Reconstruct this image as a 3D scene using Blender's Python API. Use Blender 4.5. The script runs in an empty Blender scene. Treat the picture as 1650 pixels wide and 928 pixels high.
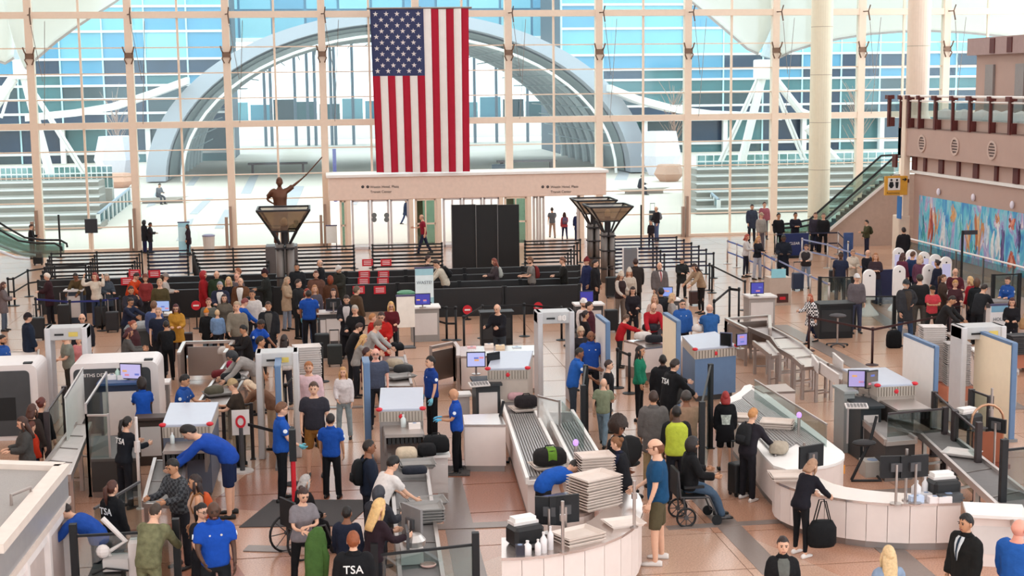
import bpy, math, random
import numpy as np
from mathutils import Vector, Matrix
random.seed(7)
# ---------------------------------------------------------------- camera (image 1650 x 928)
F, YAW, PITCH, ROLL, CH = 2295.8, .1372, .1414, -.0112, 7.5
_fw = Vector((math.sin(YAW)*math.cos(PITCH), math.cos(YAW)*math.cos(PITCH), -math.sin(PITCH)))
_r0 = Vector((math.cos(YAW), -math.sin(YAW), 0)); _u0 = _r0.cross(_fw)
_r = math.cos(ROLL)*_r0 + math.sin(ROLL)*_u0; _u = -math.sin(ROLL)*_r0 + math.cos(ROLL)*_u0
scene = bpy.context.scene
col = scene.collection
cam = bpy.data.objects.new('camera', bpy.data.cameras.new('camera'))
col.objects.link(cam); scene.camera = cam
cam.data.sensor_width = 36; cam.data.lens = F/1650*36; cam.data.clip_end = 2000; cam.data.clip_start = .1
_m = Matrix((_r, _u, -_fw)).transposed().to_4x4(); _m.translation = (0, 0, CH); cam.matrix_world = _m
# ---------------------------------------------------------------- sky, exposure
world = bpy.data.worlds.new('sky'); scene.world = world; world.use_nodes = True
_n = world.node_tree.nodes; _n['Background'].inputs[0].default_value = (.90, .965, 1, 1); _n['Background'].inputs[1].default_value = 1.0
scene.view_settings.view_transform = 'Standard'; scene.view_settings.look = 'None'
scene.view_settings.gamma = 1; scene.view_settings.use_curve_mapping = False
scene.view_settings.exposure = 1.55
# ---------------------------------------------------------------- pixel -> place
def ray(x, y): return _fw + _r*((x-825)/F) + _u*((464-y)/F)
def G(x, y, z=0.0):
    d = ray(x, y); t = (z-CH)/d.z; return Vector((d.x*t, d.y*t, z))
def AY(x, y, Y):
    d = ray(x, y); t = Y/d.y; return Vector((d.x*t, Y, CH+d.z*t))
def AX(x, y, X):
    d = ray(x, y); t = X/d.x; return Vector((X, d.y*t, CH+d.z*t))
def D(a): return math.radians(a)
def V(*a): return Vector(a)
def pix(P):
    q = Vector(P)-Vector((0, 0, CH)); z = q.dot(_fw)
    return 825+F*q.dot(_r)/z, 464-F*q.dot(_u)/z
# ---------------------------------------------------------------- materials
def lin(h):
    if not isinstance(h, str): return tuple(h)[:3]
    h = h.lstrip('#')
    if len(h) == 3: h = ''.join(c*2 for c in h)
    c = [int(h[i:i+2], 16)/255 for i in (0, 2, 4)]
    return tuple(v/12.92 if v <= .04045 else ((v+.055)/1.055)**2.4 for v in c)
_MC = {}
def mat(h, rough=.6, metal=0, noise=.06, scale=6, spec=.4, bump=0):
    k = (h, rough, metal, noise, scale, spec, bump)
    if k in _MC: return _MC[k]
    m = bpy.data.materials.new('surface_%d' % len(_MC)); m.use_nodes = True; t = m.node_tree; b = t.nodes['Principled BSDF']
    c = lin(h); b.inputs['Roughness'].default_value = rough; b.inputs['Metallic'].default_value = metal
    b.inputs['Specular IOR Level'].default_value = spec
    tc = t.nodes.new('ShaderNodeTexCoord'); nz = t.nodes.new('ShaderNodeTexNoise'); nz.inputs['Scale'].default_value = scale; nz.inputs['Detail'].default_value = 3
    t.links.new(tc.outputs['Object'], nz.inputs['Vector'])
    mx = t.nodes.new('ShaderNodeMix'); mx.data_type = 'RGBA'
    t.links.new(nz.outputs['Fac'], mx.inputs[0])
    mx.inputs[6].default_value = tuple(max(0, v*(1-noise*1.6)) for v in c)+(1,); mx.inputs[7].default_value = tuple(min(1, v*(1+noise*1.6)) for v in c)+(1,)
    t.links.new(mx.outputs[2], b.inputs['Base Color'])
    if bump:
        bp = t.nodes.new('ShaderNodeBump'); bp.inputs['Strength'].default_value = bump; bp.inputs['Distance'].default_value = .02
        t.links.new(nz.outputs['Fac'], bp.inputs['Height']); t.links.new(bp.outputs[0], b.inputs['Normal'])
    _MC[k] = m; return m
def checks(a, b, sc):
    k = ('chk', a, b, sc)
    if k in _MC: return _MC[k]
    m = bpy.data.materials.new('checked_cloth'); m.use_nodes = True; t = m.node_tree; p = t.nodes['Principled BSDF']; c = t.nodes.new('ShaderNodeTexChecker'); tc = t.nodes.new('ShaderNodeTexCoord')
    c.inputs[1].default_value = lin(a)+(1,); c.inputs[2].default_value = lin(b)+(1,); c.inputs[3].default_value = sc; t.links.new(tc.outputs['Object'], c.inputs[0]); t.links.new(c.outputs[0], p.inputs['Base Color']); p.inputs['Roughness'].default_value = .9
    _MC[k] = m; return m
def cloth(h):
    if h == 'chk': return checks('17161a', 'e4dfde', 16)
    if h == 'plaid': return checks('232429', '4a4c50', 22)
    if h == 'camo': return mat('6c6a4e', .9, 0, .45, 12, .2, .5)
    return mat(tuple(round(v*.82, 4) for v in lin(h)), .85, 0, .16, 14, .2, .6)
def skin(h): return mat(h, .5, 0, .05, 20, .35)
def metal(h='b9b4b0', r=.35): return mat(h, r, .85, .05, 3)
def glass(h='dfeff0', t=.9, g=.07, key=''):
    k = ('glass', h, t, g)
    if k in _MC: return _MC[k]
    m = bpy.data.materials.new('glass_%d' % len(_MC)); m.use_nodes = True; nt = m.node_tree; nt.nodes.clear()
    o = nt.nodes.new('ShaderNodeOutputMaterial'); tr = nt.nodes.new('ShaderNodeBsdfTransparent'); gl = nt.nodes.new('ShaderNodeBsdfGlossy'); mx = nt.nodes.new('ShaderNodeMixShader')
    c = lin(h); tr.inputs[0].default_value = tuple(v*t for v in c)+(1,); gl.inputs['Roughness'].default_value = .06; gl.inputs['Color'].default_value = (.9, .95, 1, 1)
    nz = nt.nodes.new('ShaderNodeTexNoise'); nz.inputs['Scale'].default_value = .6
    mr = nt.nodes.new('ShaderNodeMapRange'); mr.inputs[3].default_value = g*.7; mr.inputs[4].default_value = g*1.3
    nt.links.new(nz.outputs[0], mr.inputs[0]); nt.links.new(mr.outputs[0], mx.inputs[0])
    nt.links.new(tr.outputs[0], mx.inputs[1]); nt.links.new(gl.outputs[0], mx.inputs[2]); nt.links.new(mx.outputs[0], o.inputs[0])
    _MC[k] = m; return m
def frosted(h='f0eeea', f=.55):
    k = ('frost', h, f)
    if k in _MC: return _MC[k]
    m = mat(h, .5, 0, .03, 2).copy(); t = m.node_tree; tr = t.nodes.new('ShaderNodeBsdfTransparent'); mx = t.nodes.new('ShaderNodeMixShader'); mx.inputs[0].default_value = f
    t.links.new(tr.outputs[0], mx.inputs[1]); t.links.new(t.nodes['Principled BSDF'].outputs[0], mx.inputs[2]); t.links.new(mx.outputs[0], t.nodes['Material Output'].inputs[0]); _MC[k] = m; return m
def emit(h, s=1.0):
    k = ('emit', h, s)
    if k in _MC: return _MC[k]
    m = bpy.data.materials.new('screen_%d' % len(_MC)); m.use_nodes = True; b = m.node_tree.nodes['Principled BSDF']
    c = lin(h)+(1,); b.inputs['Base Color'].default_value = (.02, .02, .02, 1); b.inputs['Emission Color'].default_value = c; b.inputs['Emission Strength'].default_value = s*.38; b.inputs['Roughness'].default_value = .3
    _MC[k] = m; return m
# ---------------------------------------------------------------- mesh builder
ORG = {}
def tag(o, label=None, cat=None, group=None, kind=None):
    if label: o['label'] = label
    if cat: o['category'] = cat
    if group: o['group'] = group
    if kind: o['kind'] = kind
    return o
def thing(name, loc, label=None, cat=None, group=None, kind=None):
    o = bpy.data.objects.new(name, None); col.objects.link(o); o.empty_display_size = .2
    o.location = loc; ORG[o.name] = Vector(loc); return tag(o, label, cat, group, kind)
def frame(d, ref=Vector((0, 0, 1))):
    d = Vector(d).normalized()
    if abs(d.dot(ref)) > .98: ref = Vector((0, 1, 0))
    a = d.cross(ref).normalized(); return a, a.cross(d).normalized(), d
class MB:
    def __init__(s): s.v = []; s.f = []; s.mi = []; s.m = 0
    def face(s, idx): s.f.append(tuple(idx)); s.mi.append(s.m)
    def add(s, vs, fs):
        b = len(s.v); s.v += [tuple(v) for v in vs]
        for f in fs: s.face([b+i for i in f])
        return s
    def box(s, x0, x1, y0, y1, z0, z1):
        return s.add([(x0, y0, z0), (x1, y0, z0), (x1, y1, z0), (x0, y1, z0), (x0, y0, z1), (x1, y0, z1), (x1, y1, z1), (x0, y1, z1)],
                     [(3, 2, 1, 0), (4, 5, 6, 7), (0, 1, 5, 4), (1, 2, 6, 5), (2, 3, 7, 6), (3, 0, 4, 7)])
    def cbox(s, c, sx, sy, sz): return s.box(c[0]-sx/2, c[0]+sx/2, c[1]-sy/2, c[1]+sy/2, c[2]-sz/2, c[2]+sz/2)
    def obox(s, c, ax, ay, az, sx, sy, sz):
        c = Vector(c); ax, ay, az = Vector(ax)*sx/2, Vector(ay)*sy/2, Vector(az)*sz/2
        vs = [c+i*ax+j*ay+k*az for k in (-1, 1) for i, j in ((-1, -1), (1, -1), (1, 1), (-1, 1))]
        return s.add(vs, [(3, 2, 1, 0), (4, 5, 6, 7), (0, 1, 5, 4), (1, 2, 6, 5), (2, 3, 7, 6), (3, 0, 4, 7)])
    def prism(s, poly, z0, z1):
        a = sum(poly[i][0]*poly[(i+1) % len(poly)][1]-poly[(i+1) % len(poly)][0]*poly[i][1] for i in range(len(poly)))
        if a < 0: poly = list(poly)[::-1]
        n = len(poly); f0 = z0 if hasattr(z0, '__len__') else [z0]*n; f1 = z1 if hasattr(z1, '__len__') else [z1]*n
        vs = [(p[0], p[1], f0[i]) for i, p in enumerate(poly)]+[(p[0], p[1], f1[i]) for i, p in enumerate(poly)]
        return s.add(vs, [tuple(range(n-1, -1, -1)), tuple(range(n, 2*n))]+[(i, (i+1) % n, n+(i+1) % n, n+i) for i in range(n)])
    def extrude(s, poly, d):
        n = len(poly); d = Vector(d); vs = [Vector(p) for p in poly]; vs += [p+d for p in vs]
        return s.add(vs, [tuple(range(n-1, -1, -1)), tuple(range(n, 2*n))]+[(i, (i+1) % n, n+(i+1) % n, n+i) for i in range(n)])
    def bar(s, p0, p1, w, h, up=(0, 0, 1)):
        p0, p1 = Vector(p0), Vector(p1); a, b, d = frame(p1-p0, Vector(up)); return s.obox((p0+p1)/2, a, b, d, w, h, (p1-p0).length)
    def rings(s, R, cap=True):
        n = len(R[0]); b = len(s.v)
        for r in R: s.v += [tuple(p) for p in r]
        for k in range(len(R)-1):
            for i in range(n):
                j = (i+1) % n; s.face((b+k*n+i, b+k*n+j, b+(k+1)*n+j, b+(k+1)*n+i))
        if cap:
            s.face([b+i for i in range(n-1, -1, -1)]); s.face([b+(len(R)-1)*n+i for i in range(n)])
        return s
    def tube(s, pts, r, n=8, cap=True):
        pts = [Vector(p) for p in pts]; rr = r if hasattr(r, '__len__') else [r]*len(pts); R = []; a = None
        for i, p in enumerate(pts):
            d = (pts[min(i+1, len(pts)-1)]-pts[max(i-1, 0)]).normalized()
            if a is None: a = frame(d)[0]
            a = (a-d*a.dot(d)).normalized(); b = d.cross(a)
            R.append([p+(a*math.cos(t)+b*math.sin(t))*rr[i] for t in (2*math.pi*k/n for k in range(n))])
        return s.rings(R, cap)
    def cyl(s, p, r, z0, z1, n=16, r1=None):
        r1 = r if r1 is None else r1
        return s.rings([[(p[0]+q*math.cos(t), p[1]+q*math.sin(t), z) for t in (2*math.pi*k/n for k in range(n))] for q, z in ((r, z0), (r1, z1))])
    def lathe(s, p, prof, n=16):
        return s.rings([[(p[0]+q*math.cos(t), p[1]+q*math.sin(t), (p[2] if len(p) > 2 else 0)+z) for t in (2*math.pi*k/n for k in range(n))] for q, z in prof])
    def ball(s, c, rx, ry=None, rz=None, n=10, m=7):
        ry = ry or rx; rz = rz or rx
        return s.rings([[(c[0]+rx*math.sin(a)*math.cos(t), c[1]+ry*math.sin(a)*math.sin(t), c[2]-rz*math.cos(a)) for t in (2*math.pi*k/n for k in range(n))] for a in ((i+.15)/(m-1+.3)*math.pi for i in range(m))])
    def mesh(s, name='mesh', org=None, smooth=False):
        me = bpy.data.meshes.new(name); o = org or (0, 0, 0)
        me.from_pydata([(a-o[0], b-o[1], c-o[2]) for a, b, c in s.v], [], s.f); me.update()
        if any(s.mi): me.polygons.foreach_set('material_index', s.mi)
        if smooth: me.polygons.foreach_set('use_smooth', [True]*len(s.f))
        return me
    def build(s, name, m, parent=None, smooth=False, bevel=0, org=None):
        if parent is not None: org = ORG[parent.name]
        elif org is None:
            A = np.array(s.v); org = Vector(((A[:, 0].min()+A[:, 0].max())/2, (A[:, 1].min()+A[:, 1].max())/2, A[:, 2].min()))
        me = s.mesh(name, org, smooth); o = bpy.data.objects.new(name, me); col.objects.link(o)
        for k in (m if isinstance(m, (list, tuple)) else [m]): me.materials.append(k)
        if parent is not None: o.parent = parent
        else: o.location = org
        ORG[o.name] = Vector(org)
        if bevel:
            b = o.modifiers.new('bevel', 'BEVEL'); b.width = bevel; b.segments = 2; b.limit_method = 'ANGLE'
        return o
def put(me, name, m, parent=None, loc=(0, 0, 0), rot=None, mtx=None, scale=None):
    """an object that shares mesh data; its material sits on the object"""
    o = bpy.data.objects.new(name, me); col.objects.link(o)
    if not me.materials: me.materials.append(None)
    for i, k in enumerate(m if isinstance(m, (list, tuple)) else [m]):
        if i >= len(o.material_slots): me.materials.append(None)
        o.material_slots[i].link = 'OBJECT'; o.material_slots[i].material = k
    if parent is not None: o.parent = parent
    if mtx is not None: o.matrix_local = mtx
    else:
        o.location = loc
        if rot is not None: o.rotation_euler = rot
        if scale is not None: o.scale = scale
    return o
def copy_tree(o, parent=None):
    c = o.copy(); col.objects.link(c); c.parent = parent
    for ch in o.children: copy_tree(ch, c)
    return c
# ---------------------------------------------------------------- batch evaluation (text, remesh) in a scratch scene
def evaluate(objs):
    tmp = bpy.data.scenes.new('scratch')
    for o in objs: tmp.collection.objects.link(o)
    vl = tmp.view_layers[0]; vl.update(); dg = vl.depsgraph; out = []
    for o in objs:
        out.append(bpy.data.meshes.new_from_object(o.evaluated_get(dg)))
    for o in objs: bpy.data.objects.remove(o)
    bpy.data.scenes.remove(tmp); return out
WORDS = ['Westin Hotel, Plaza', 'Transit Center', 'WASTE!', 'HOLD IT', 'TSA', 'SMITHS DETECTION', 'CLEAR', '10', 'Restrooms', 'A']
def _font(w):
    c = bpy.data.curves.new('words', 'FONT'); c.body = w; c.align_x = 'CENTER'; c.align_y = 'CENTER'; c.size = 1; c.extrude = .02; c.resolution_u = 3
    return bpy.data.objects.new('words', c)
TEXT = dict(zip(WORDS, evaluate([_font(w) for w in WORDS])))
def words(w, size, loc, facing, m, parent, name='lettering', up=(0, 0, 1)):
    """letters lying on a surface; facing = outward normal"""
    z = Vector(facing).normalized(); x = Vector(up).cross(z).normalized(); y = z.cross(x)
    M = Matrix((x*size, y*size, z*size)).transposed().to_4x4(); M.translation = Vector(loc)-ORG[parent.name]
    o = put(TEXT[w], name, m, parent, mtx=M); ORG[o.name] = ORG[parent.name]; return o
# ================================================================ THE HALL
WY = 68.5
BAY = 4.414; MX0 = -12.68
cream = mat('e9d3bf', .45, 0, .03); white = mat('ece6e2', .45, 0, .03); offw = mat('e6d6cf', .4, 0, .03); black = mat('17171a', .55, 0, .1); blackp = mat('1d1c1e', .5, 0, .08, 2)
steel = metal('b5aaa5', .32); dsteel = metal('8b827e', .4); redbrown = mat('5a2420', .6); taupe = mat('b89a8e', .7, 0, .04, 1.5)
def terrazzo():
    m = bpy.data.materials.new('terrazzo'); m.use_nodes = True; t = m.node_tree; b = t.nodes['Principled BSDF']; N = t.nodes.new
    g = N('ShaderNodeNewGeometry'); vo = N('ShaderNodeTexVoronoi'); vo.inputs['Scale'].default_value = .16; t.links.new(g.outputs['Position'], vo.inputs['Vector'])
    sep = N('ShaderNodeSeparateColor'); t.links.new(vo.outputs['Color'], sep.inputs[0])
    r = N('ShaderNodeValToRGB'); r.color_ramp.interpolation = 'CONSTANT'; e = r.color_ramp.elements
    e[0].color = lin('bd8f76')+(1,); e[1].position = .4; e[1].color = lin('a06a54')+(1,); k = e.new(.72); k.color = lin('c4a08a')+(1,)
    t.links.new(sep.outputs[0], r.inputs[0])
    sp = N('ShaderNodeSeparateXYZ'); t.links.new(g.outputs['Position'], sp.inputs[0])
    far = N('ShaderNodeMapRange'); far.inputs[1].default_value = 27; far.inputs[2].default_value = 29.5; t.links.new(sp.outputs['Y'], far.inputs[0])
    mx = N('ShaderNodeMix'); mx.data_type = 'RGBA'; mx.inputs[7].default_value = lin('c1997f')+(1,); t.links.new(far.outputs[0], mx.inputs[0]); t.links.new(r.outputs[0], mx.inputs[6])
    nz = N('ShaderNodeTexNoise'); nz.inputs['Scale'].default_value = 38; nz.inputs['Detail'].default_value = 4; t.links.new(g.outputs['Position'], nz.inputs['Vector'])
    m2 = N('ShaderNodeMix'); m2.data_type = 'RGBA'; m2.blend_type = 'MULTIPLY'; m2.inputs[0].default_value = 1
    rr = N('ShaderNodeValToRGB'); rr.color_ramp.elements[0].color = (.72, .70, .70, 1); rr.color_ramp.elements[0].position = .3; rr.color_ramp.elements[1].color = (1.12, 1.1, 1.1, 1); rr.color_ramp.elements[1].position = .65
    t.links.new(nz.outputs[0], rr.inputs[0]); t.links.new(mx.outputs[2], m2.inputs[6]); t.links.new(rr.outputs[0], m2.inputs[7]); t.links.new(m2.outputs[2], b.inputs['Base Color'])
    b.inputs['Roughness'].default_value = .22; b.inputs['Specular IOR Level'].default_value = .5
    return m
terra = terrazzo()
fl = thing('floor', (0, 0, 0), kind='structure')
MB().box(-20, 34, -6, WY, -.3, -.012).build('joint_bed', mat('5f4a40', .6), fl)
SW, SL = 4.1, 1.83
slab = MB().box(-SW/2+.006, SW/2-.006, -SL/2+.018, SL/2-.018, -.1, 0).mesh('slab')
for j in range(28):
    for i in range(10):
        put(slab, 'slab', terra, fl, (-14.0+SW*(i+.5), 17.0+SL*(j+.5), 0))
mb = MB()
mb.box(-20, -14, -6, WY, -.1, 0); mb.box(27, 34, -6, WY, -.1, 0); mb.box(-14, 27, -6, 17, -.1, 0); mb.box(-14, 27, 17+28*SL, WY, -.1, 0)
mb.build('slab_border', terra, fl)
inl = mat('85766f', .3, 0, .1, 30)
_ik = [0]
def inlay(a, b, w=.34):
    _ik[0] += 1; dz = V(0, 0, -.02+.0015*_ik[0]); a, b = G(*a), G(*b); MB().bar(a+dz, b+dz, w, .046).build('inlay_strip', inl, fl)
for a, b, w in (((722, 770), (766, 960), .5), ((1128, 800), (1250, 925), .42), ((1075, 851), (1260, 840), .22), ((1428, 880), (1520, 960), .45), ((1256, 524), (1400, 600), .5), ((1400, 600), (1475, 655), .5), ((560, 884), (650, 862), .3), ((396, 884), (470, 886), .3),
                ((700, 850), (830, 845), .3), ((1330, 800), (1500, 790), .35), ((1400, 500), (1640, 660), .45), ((420, 660), (640, 655), .2)): inlay(a, b, w)
mt = MB().prism([G(*p) for p in ((440, 806), (605, 806), (560, 848), (385, 850))], 0, .014).build('floor_mat', mat('4a4646', .9, 0, .15, 60)); tag(mt, 'large dark grey entrance mat lying behind the wheelchair', 'mat')
mt = MB().prism([G(*p) for p in ((716, 753), (758, 752), (757, 767), (712, 767))], 0, .03)
for k in range(7):
    q = G(718+k*5.6, 753); mt.bar(G(718+k*5.7, 753)+V(0, 0, .03), G(715+k*5.9, 766)+V(0, 0, .03), .03, .02)
tag(mt.build('anti_fatigue_mat', mat('55504e', .9)), 'small ribbed grey standing mat under the bald officer', 'mat')
# ---- roof: translucent fabric high above the hall (out of frame)
m = bpy.data.materials.new('roof_fabric'); m.use_nodes = True; t = m.node_tree; b = t.nodes['Principled BSDF']; o_ = t.nodes['Material Output']
tr = t.nodes.new('ShaderNodeBsdfTransparent'); tr.inputs[0].default_value = (.98, .92, .885, 1); mx = t.nodes.new('ShaderNodeMixShader'); mx.inputs[0].default_value = .70
b.inputs['Base Color'].default_value = (.8, .78, .76, 1); b.inputs['Roughness'].default_value = .9
t.links.new(b.outputs[0], mx.inputs[2]); t.links.new(tr.outputs[0], mx.inputs[1]); t.links.new(mx.outputs[0], o_.inputs[0])
mb = MB()
for k in range(6):   # tent ridges
    y0 = -18+k*14.4; P = []
    mb.add([(-24, y0, 17), (36, y0, 17), (36, y0+7.2, 25), (-24, y0+7.2, 25), (36, y0+14.4, 17), (-24, y0+14.4, 17)], [(0, 1, 2, 3), (3, 2, 4, 5)])
tag(mb.build('ceiling', m), kind='structure')
tag(MB().box(-20.3, -20, -6, WY, 0, 17).build('wall_left', mat('cdb6a8', .8)), kind='structure')
# ---- glass wall
wb = thing('wall_back', (0, WY, 0), kind='structure')
ZR = [0.0, 1.12, 2.3, 3.47, 4.66, 5.84, 7.04, 8.22, 9.40, 10.89, 12.4, 13.9, 15.9]
HEAVY = (5.84, 10.89, 15.9)
mm = MB().box(-.17, .17, -.2, .2, 0, 17).mesh('mullion')
for n in range(-1, 13): put(mm, 'mullion', cream, wb, (MX0+BAY*n, 0, 0))
bolt = MB().cyl((0, 0), .05, 0, .06, 8).mesh('bolt')
clampm = MB()
for sx in (-1, 1):
    clampm.tube([V(sx*.12, -.2, 0), V(sx*.2, -.33, .18), V(sx*.26, -.36, .4)], .035, 6); clampm.tube([V(sx*.12, -.2, 0), V(sx*.2, -.33, -.18), V(sx*.1, -.3, -.4)], .035, 6)
clampm.box(-.2, .2, -.27, -.2, -.12, .12); clampm = clampm.mesh('clamp')
hookm = MB().tube([V(.3, -.15, 0), V(.45, -.5, .0), V(.5, -.62, .3)], .03, 6).tube([V(.45, -.5, 0), V(.5, -.6, -.45)], .035, 6).mesh('cable_hook')
cab = MB()
for n in range(-1, 13):
    put(clampm, 'clamp', metal('7d6455', .5), wb, (MX0+BAY*n, 0, 9.05)); put(hookm, 'cable_hook', metal('6e5a50', .5), wb, (MX0+BAY*n-.3, 0, 10.9))
    cb = MB().tube([V(MX0+BAY*n+.2, WY-.6, 10.4), V(MX0+BAY*n+.55, WY-.35, 7.9)], .014, 5).tube([V(MX0+BAY*n+.8, WY-.5, 10.6), V(MX0+BAY*n+.5, WY-.3, 5.9)], .014, 5); cb.build('stay_cable', dsteel, wb)
PX0, PX1 = MX0+BAY*3, MX0+BAY*6          # portal bays
def rail(z, h, d, nm, x0=MX0-BAY*1.2, x1=MX0+BAY*12.2): MB().box(x0, x1, WY-d/2, WY+d/2, z-h/2, z+h/2).build(nm, cream, wb)
for z in ZR[1:]:
    if z in HEAVY: rail(z, .3, .36, 'transom')
    elif z > 3.4: rail(z, .055, .1, 'glazing_bar')
    else: rail(z, .055, .1, 'glazing_bar', x1=PX0); rail(z, .055, .1, 'glazing_bar', x0=PX1)
sm = MB().box(-.05, .05, -.06, .06, 3.45, 17).mesh('glazing_post'); sm2 = MB().box(-.05, .05, -.06, .06, 0, 17).mesh('glazing_post')
pg = glass('f0fafb', .97, .03)
for n in range(-1, 12):
    por = 3 <= n < 6
    put(sm if por else sm2, 'glazing_post', cream, wb, (MX0+BAY*(n+.5), 0, 0))
pw, pm = BAY/2, {}
for n in range(-1, 12):
    for s in (0, 1):
        for k in range(len(ZR)-2):
            if 3 <= n < 6 and ZR[k+1] < 3.5: continue
            if ZR[k] > 11: continue
            if k not in pm: pm[k] = MB().box(-pw/2+.04, pw/2-.04, -.012, .012, 0, ZR[k+1]-ZR[k]).mesh('pane')
            put(pm[k], 'pane', pg, wb, (MX0+BAY*n+pw*(s+.5), .02, ZR[k]))
MB().box(MX0-BAY*1.2, PX0, WY-.25, WY+.25, 0, .12).build('sill', cream, wb); MB().box(PX1, MX0+BAY*12, WY-.25, WY+.25, 0, .12).build('sill', cream, wb)
for n in (0, 1, 2, 3, 7):      # base shoes
    MB().box(MX0+BAY*n-.35, MX0+BAY*n-.22, WY-.55, WY-.3, 0, 1.5).box(MX0+BAY*n-.15, MX0+BAY*n-.02, WY-.5, WY-.3, 0, 2.0).build('base_strut', metal('a88f80', .5), wb)
# ---- portal with sliding doors
PY = 66.2
po = thing('door_1', (PX0, PY, 0), kind='structure')
MB().box(PX0+.1, PX1-.1, PY, WY-.3, 2.3, 3.35).build('header_beam', mat('e3c9ba', .5), po, bevel=.03)
MB().box(PX0, PX1, PY-.1, WY-.25, 3.35, 3.5).build('header_cap', white, po, bevel=.03)
for cx, in ((619.5,), (909.5,)):
    q = AY(cx, 301, PY); words('Westin Hotel, Plaza', .165, (q.x, PY-.01, q.z), (0, -1, 0), mat('3a3333', .6), po)
    q2 = AY(cx-5.5, 309, PY); words('Transit Center', .165, (q2.x, PY-.01, q2.z), (0, -1, 0), mat('3a3333', .6), po)
    for dx in (-27, -35):
        q3 = AY(cx+dx, 301, PY); MB().ball((q3.x, PY-.01, q3.z), .07, .01, .07).build('pictogram', mat('4a4242'), po)
gg = glass('b4ccbf', .8, .1)
def dpane(x0, x1, nm, m, z0=.05, z1=2.3, mid=True, y=PY+.1, bars=0, fm=None):
    a, b = AY(x0, 350, y).x+.065, AY(x1, 350, y).x-.065
    p = MB().box(a, b, y-.015, y+.015, z0, z1).build(nm, m, po); fr = MB(); w = .05
    for x in (a, b): fr.box(x-w, x+w, y-.05, y+.05, 0, z1)
    fr.box(a, b, y-.05, y+.05, z1-.08, z1); fr.box(a, b, y-.05, y+.05, 0, .12)
    if mid: fr.box(a, b, y-.05, y+.05, 1.1, 1.18)
    for i in range(1, bars): xx = a+(b-a)*i/bars; fr.box(xx-.035, xx+.035, y-.04, y+.04, 0, z1)
    fr.build('door_frame', fm or cream, po); return p
dg = glass('f4f7f7', .97, .03)
dpane(547, 559, 'side_light', gg); dpane(668, 704, 'side_light', gg, bars=2); dpane(812, 850, 'side_light', gg, bars=2)
for a, b in ((566, 597), (597, 628), (628, 660)): dpane(a, b, 'sliding_door', dg, mid=False, fm=mat('cfc6c6', .4))
for a, b in ((713, 745), (745, 778), (778, 806)): dpane(a, b, 'sliding_door', dg, mid=False, bars=2, fm=mat('cfc6c6', .4))
for a, b in ((858, 868), (868, 878), (929, 937)): dpane(a, b, 'sliding_door', dg, mid=False, fm=mat('c2b6b0', .4))
for x in (562, 663, 708, 808, 853, 938):
    q = AY(x, 350, PY).x; MB().box(q-.1, q+.1, PY-.02, PY+.3, 0, 2.3).build('door_post', cream, po)
for x, y in ((603, 347), (603, 354), (623, 347), (623, 354)):
    q = AY(x, y, PY); MB().ball((q.x, PY+.05, q.z), .12, .01, .12).build('door_decal', mat('6b6f70'), po)
# ---- flag
FY = 66.0
flag = thing('national_flag', AY(676, 278, FY), 'very large stars and stripes flag hung vertically before the glass wall', 'flag')
TL, TR_, BL, BR = AY(596, 15, FY), AY(755, 13.5, FY), AY(607, 278, FY), AY(757.5, 276.5, FY)
def fp(u, v, off=0):
    p = (TL*(1-u)+TR_*u)*(1-v)+(BL*(1-u)+BR*u)*v
    return p+V(0, .09*math.sin(u*19+v*2)*(.35+v)+off, 0)
def sheet(u0, u1, v0, v1, nm, m, parent, nu=4, nv=20, off=0):
    mb = MB(); R = []
    for side, dy in ((0, 0), (1, .02)):
        for j in range(nv+1):
            for i in range(nu+1): mb.v.append(tuple(fp(u0+(u1-u0)*i/nu, v0+(v1-v0)*j/nv, off+dy)))
    n1 = (nu+1)*(nv+1); idx = lambda i, j, s: s*n1+j*(nu+1)+i
    for j in range(nv):
        for i in range(nu):
            mb.face((idx(i, j, 0), idx(i, j+1, 0), idx(i+1, j+1, 0), idx(i+1, j, 0))); mb.face((idx(i, j, 1), idx(i+1, j, 1), idx(i+1, j+1, 1), idx(i, j+1, 1)))
    for j in range(nv):
        mb.face((idx(0, j, 0), idx(0, j, 1), idx(0, j+1, 1), idx(0, j+1, 0))); mb.face((idx(nu, j, 0), idx(nu, j+1, 0), idx(nu, j+1, 1), idx(nu, j, 1)))
    return mb.build(nm, m, parent, smooth=True)
def thinfab(h):
    k = ('fab', h)
    if k in _MC: return _MC[k]
    m = mat(h, .8, 0, .05, 2).copy(); t = m.node_tree; b = t.nodes['Principled BSDF']; o = t.nodes['Material Output']
    tl = t.nodes.new('ShaderNodeBsdfTranslucent'); tl.inputs[0].default_value = lin(h)+(1,); mx = t.nodes.new('ShaderNodeMixShader'); mx.inputs[0].default_value = .3
    t.links.new(b.outputs[0], mx.inputs[1]); t.links.new(tl.outputs[0], mx.inputs[2]); t.links.new(mx.outputs[0], o.inputs[0]); _MC[k] = m; return m
VC = (121-14)/264
fr_, fw_, fb_ = thinfab('c01f3c'), thinfab('f6efec'), thinfab('454c74')
for i in range(13):
    sheet(i/13, (i+1)/13, VC if i < 7 else 0, 1, 'stripe', fw_ if i % 2 else fr_, flag, 3, 24)
cn = sheet(0, 7/13, 0, VC, 'canton', fb_, flag, 12, 12)
def star(u, v):
    mb = MB(); pts = []
    for k in range(10):
        r = .125 if k % 2 == 0 else .05; a = math.pi/2+k*math.pi/5
        pts.append(fp(u, v, -.03)+V(r*math.cos(a), 0, r*math.sin(a)))
    mb.extrude(pts, (0, .015, 0)).build('star', fw_, cn)
for k in range(11):
    c = 5 if k % 2 == 0 else 4
    for i in range(c): star((7/13)*((i+.5)/5 if c == 5 else (i+1)/5), VC*(k+.85)/11.7)
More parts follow.
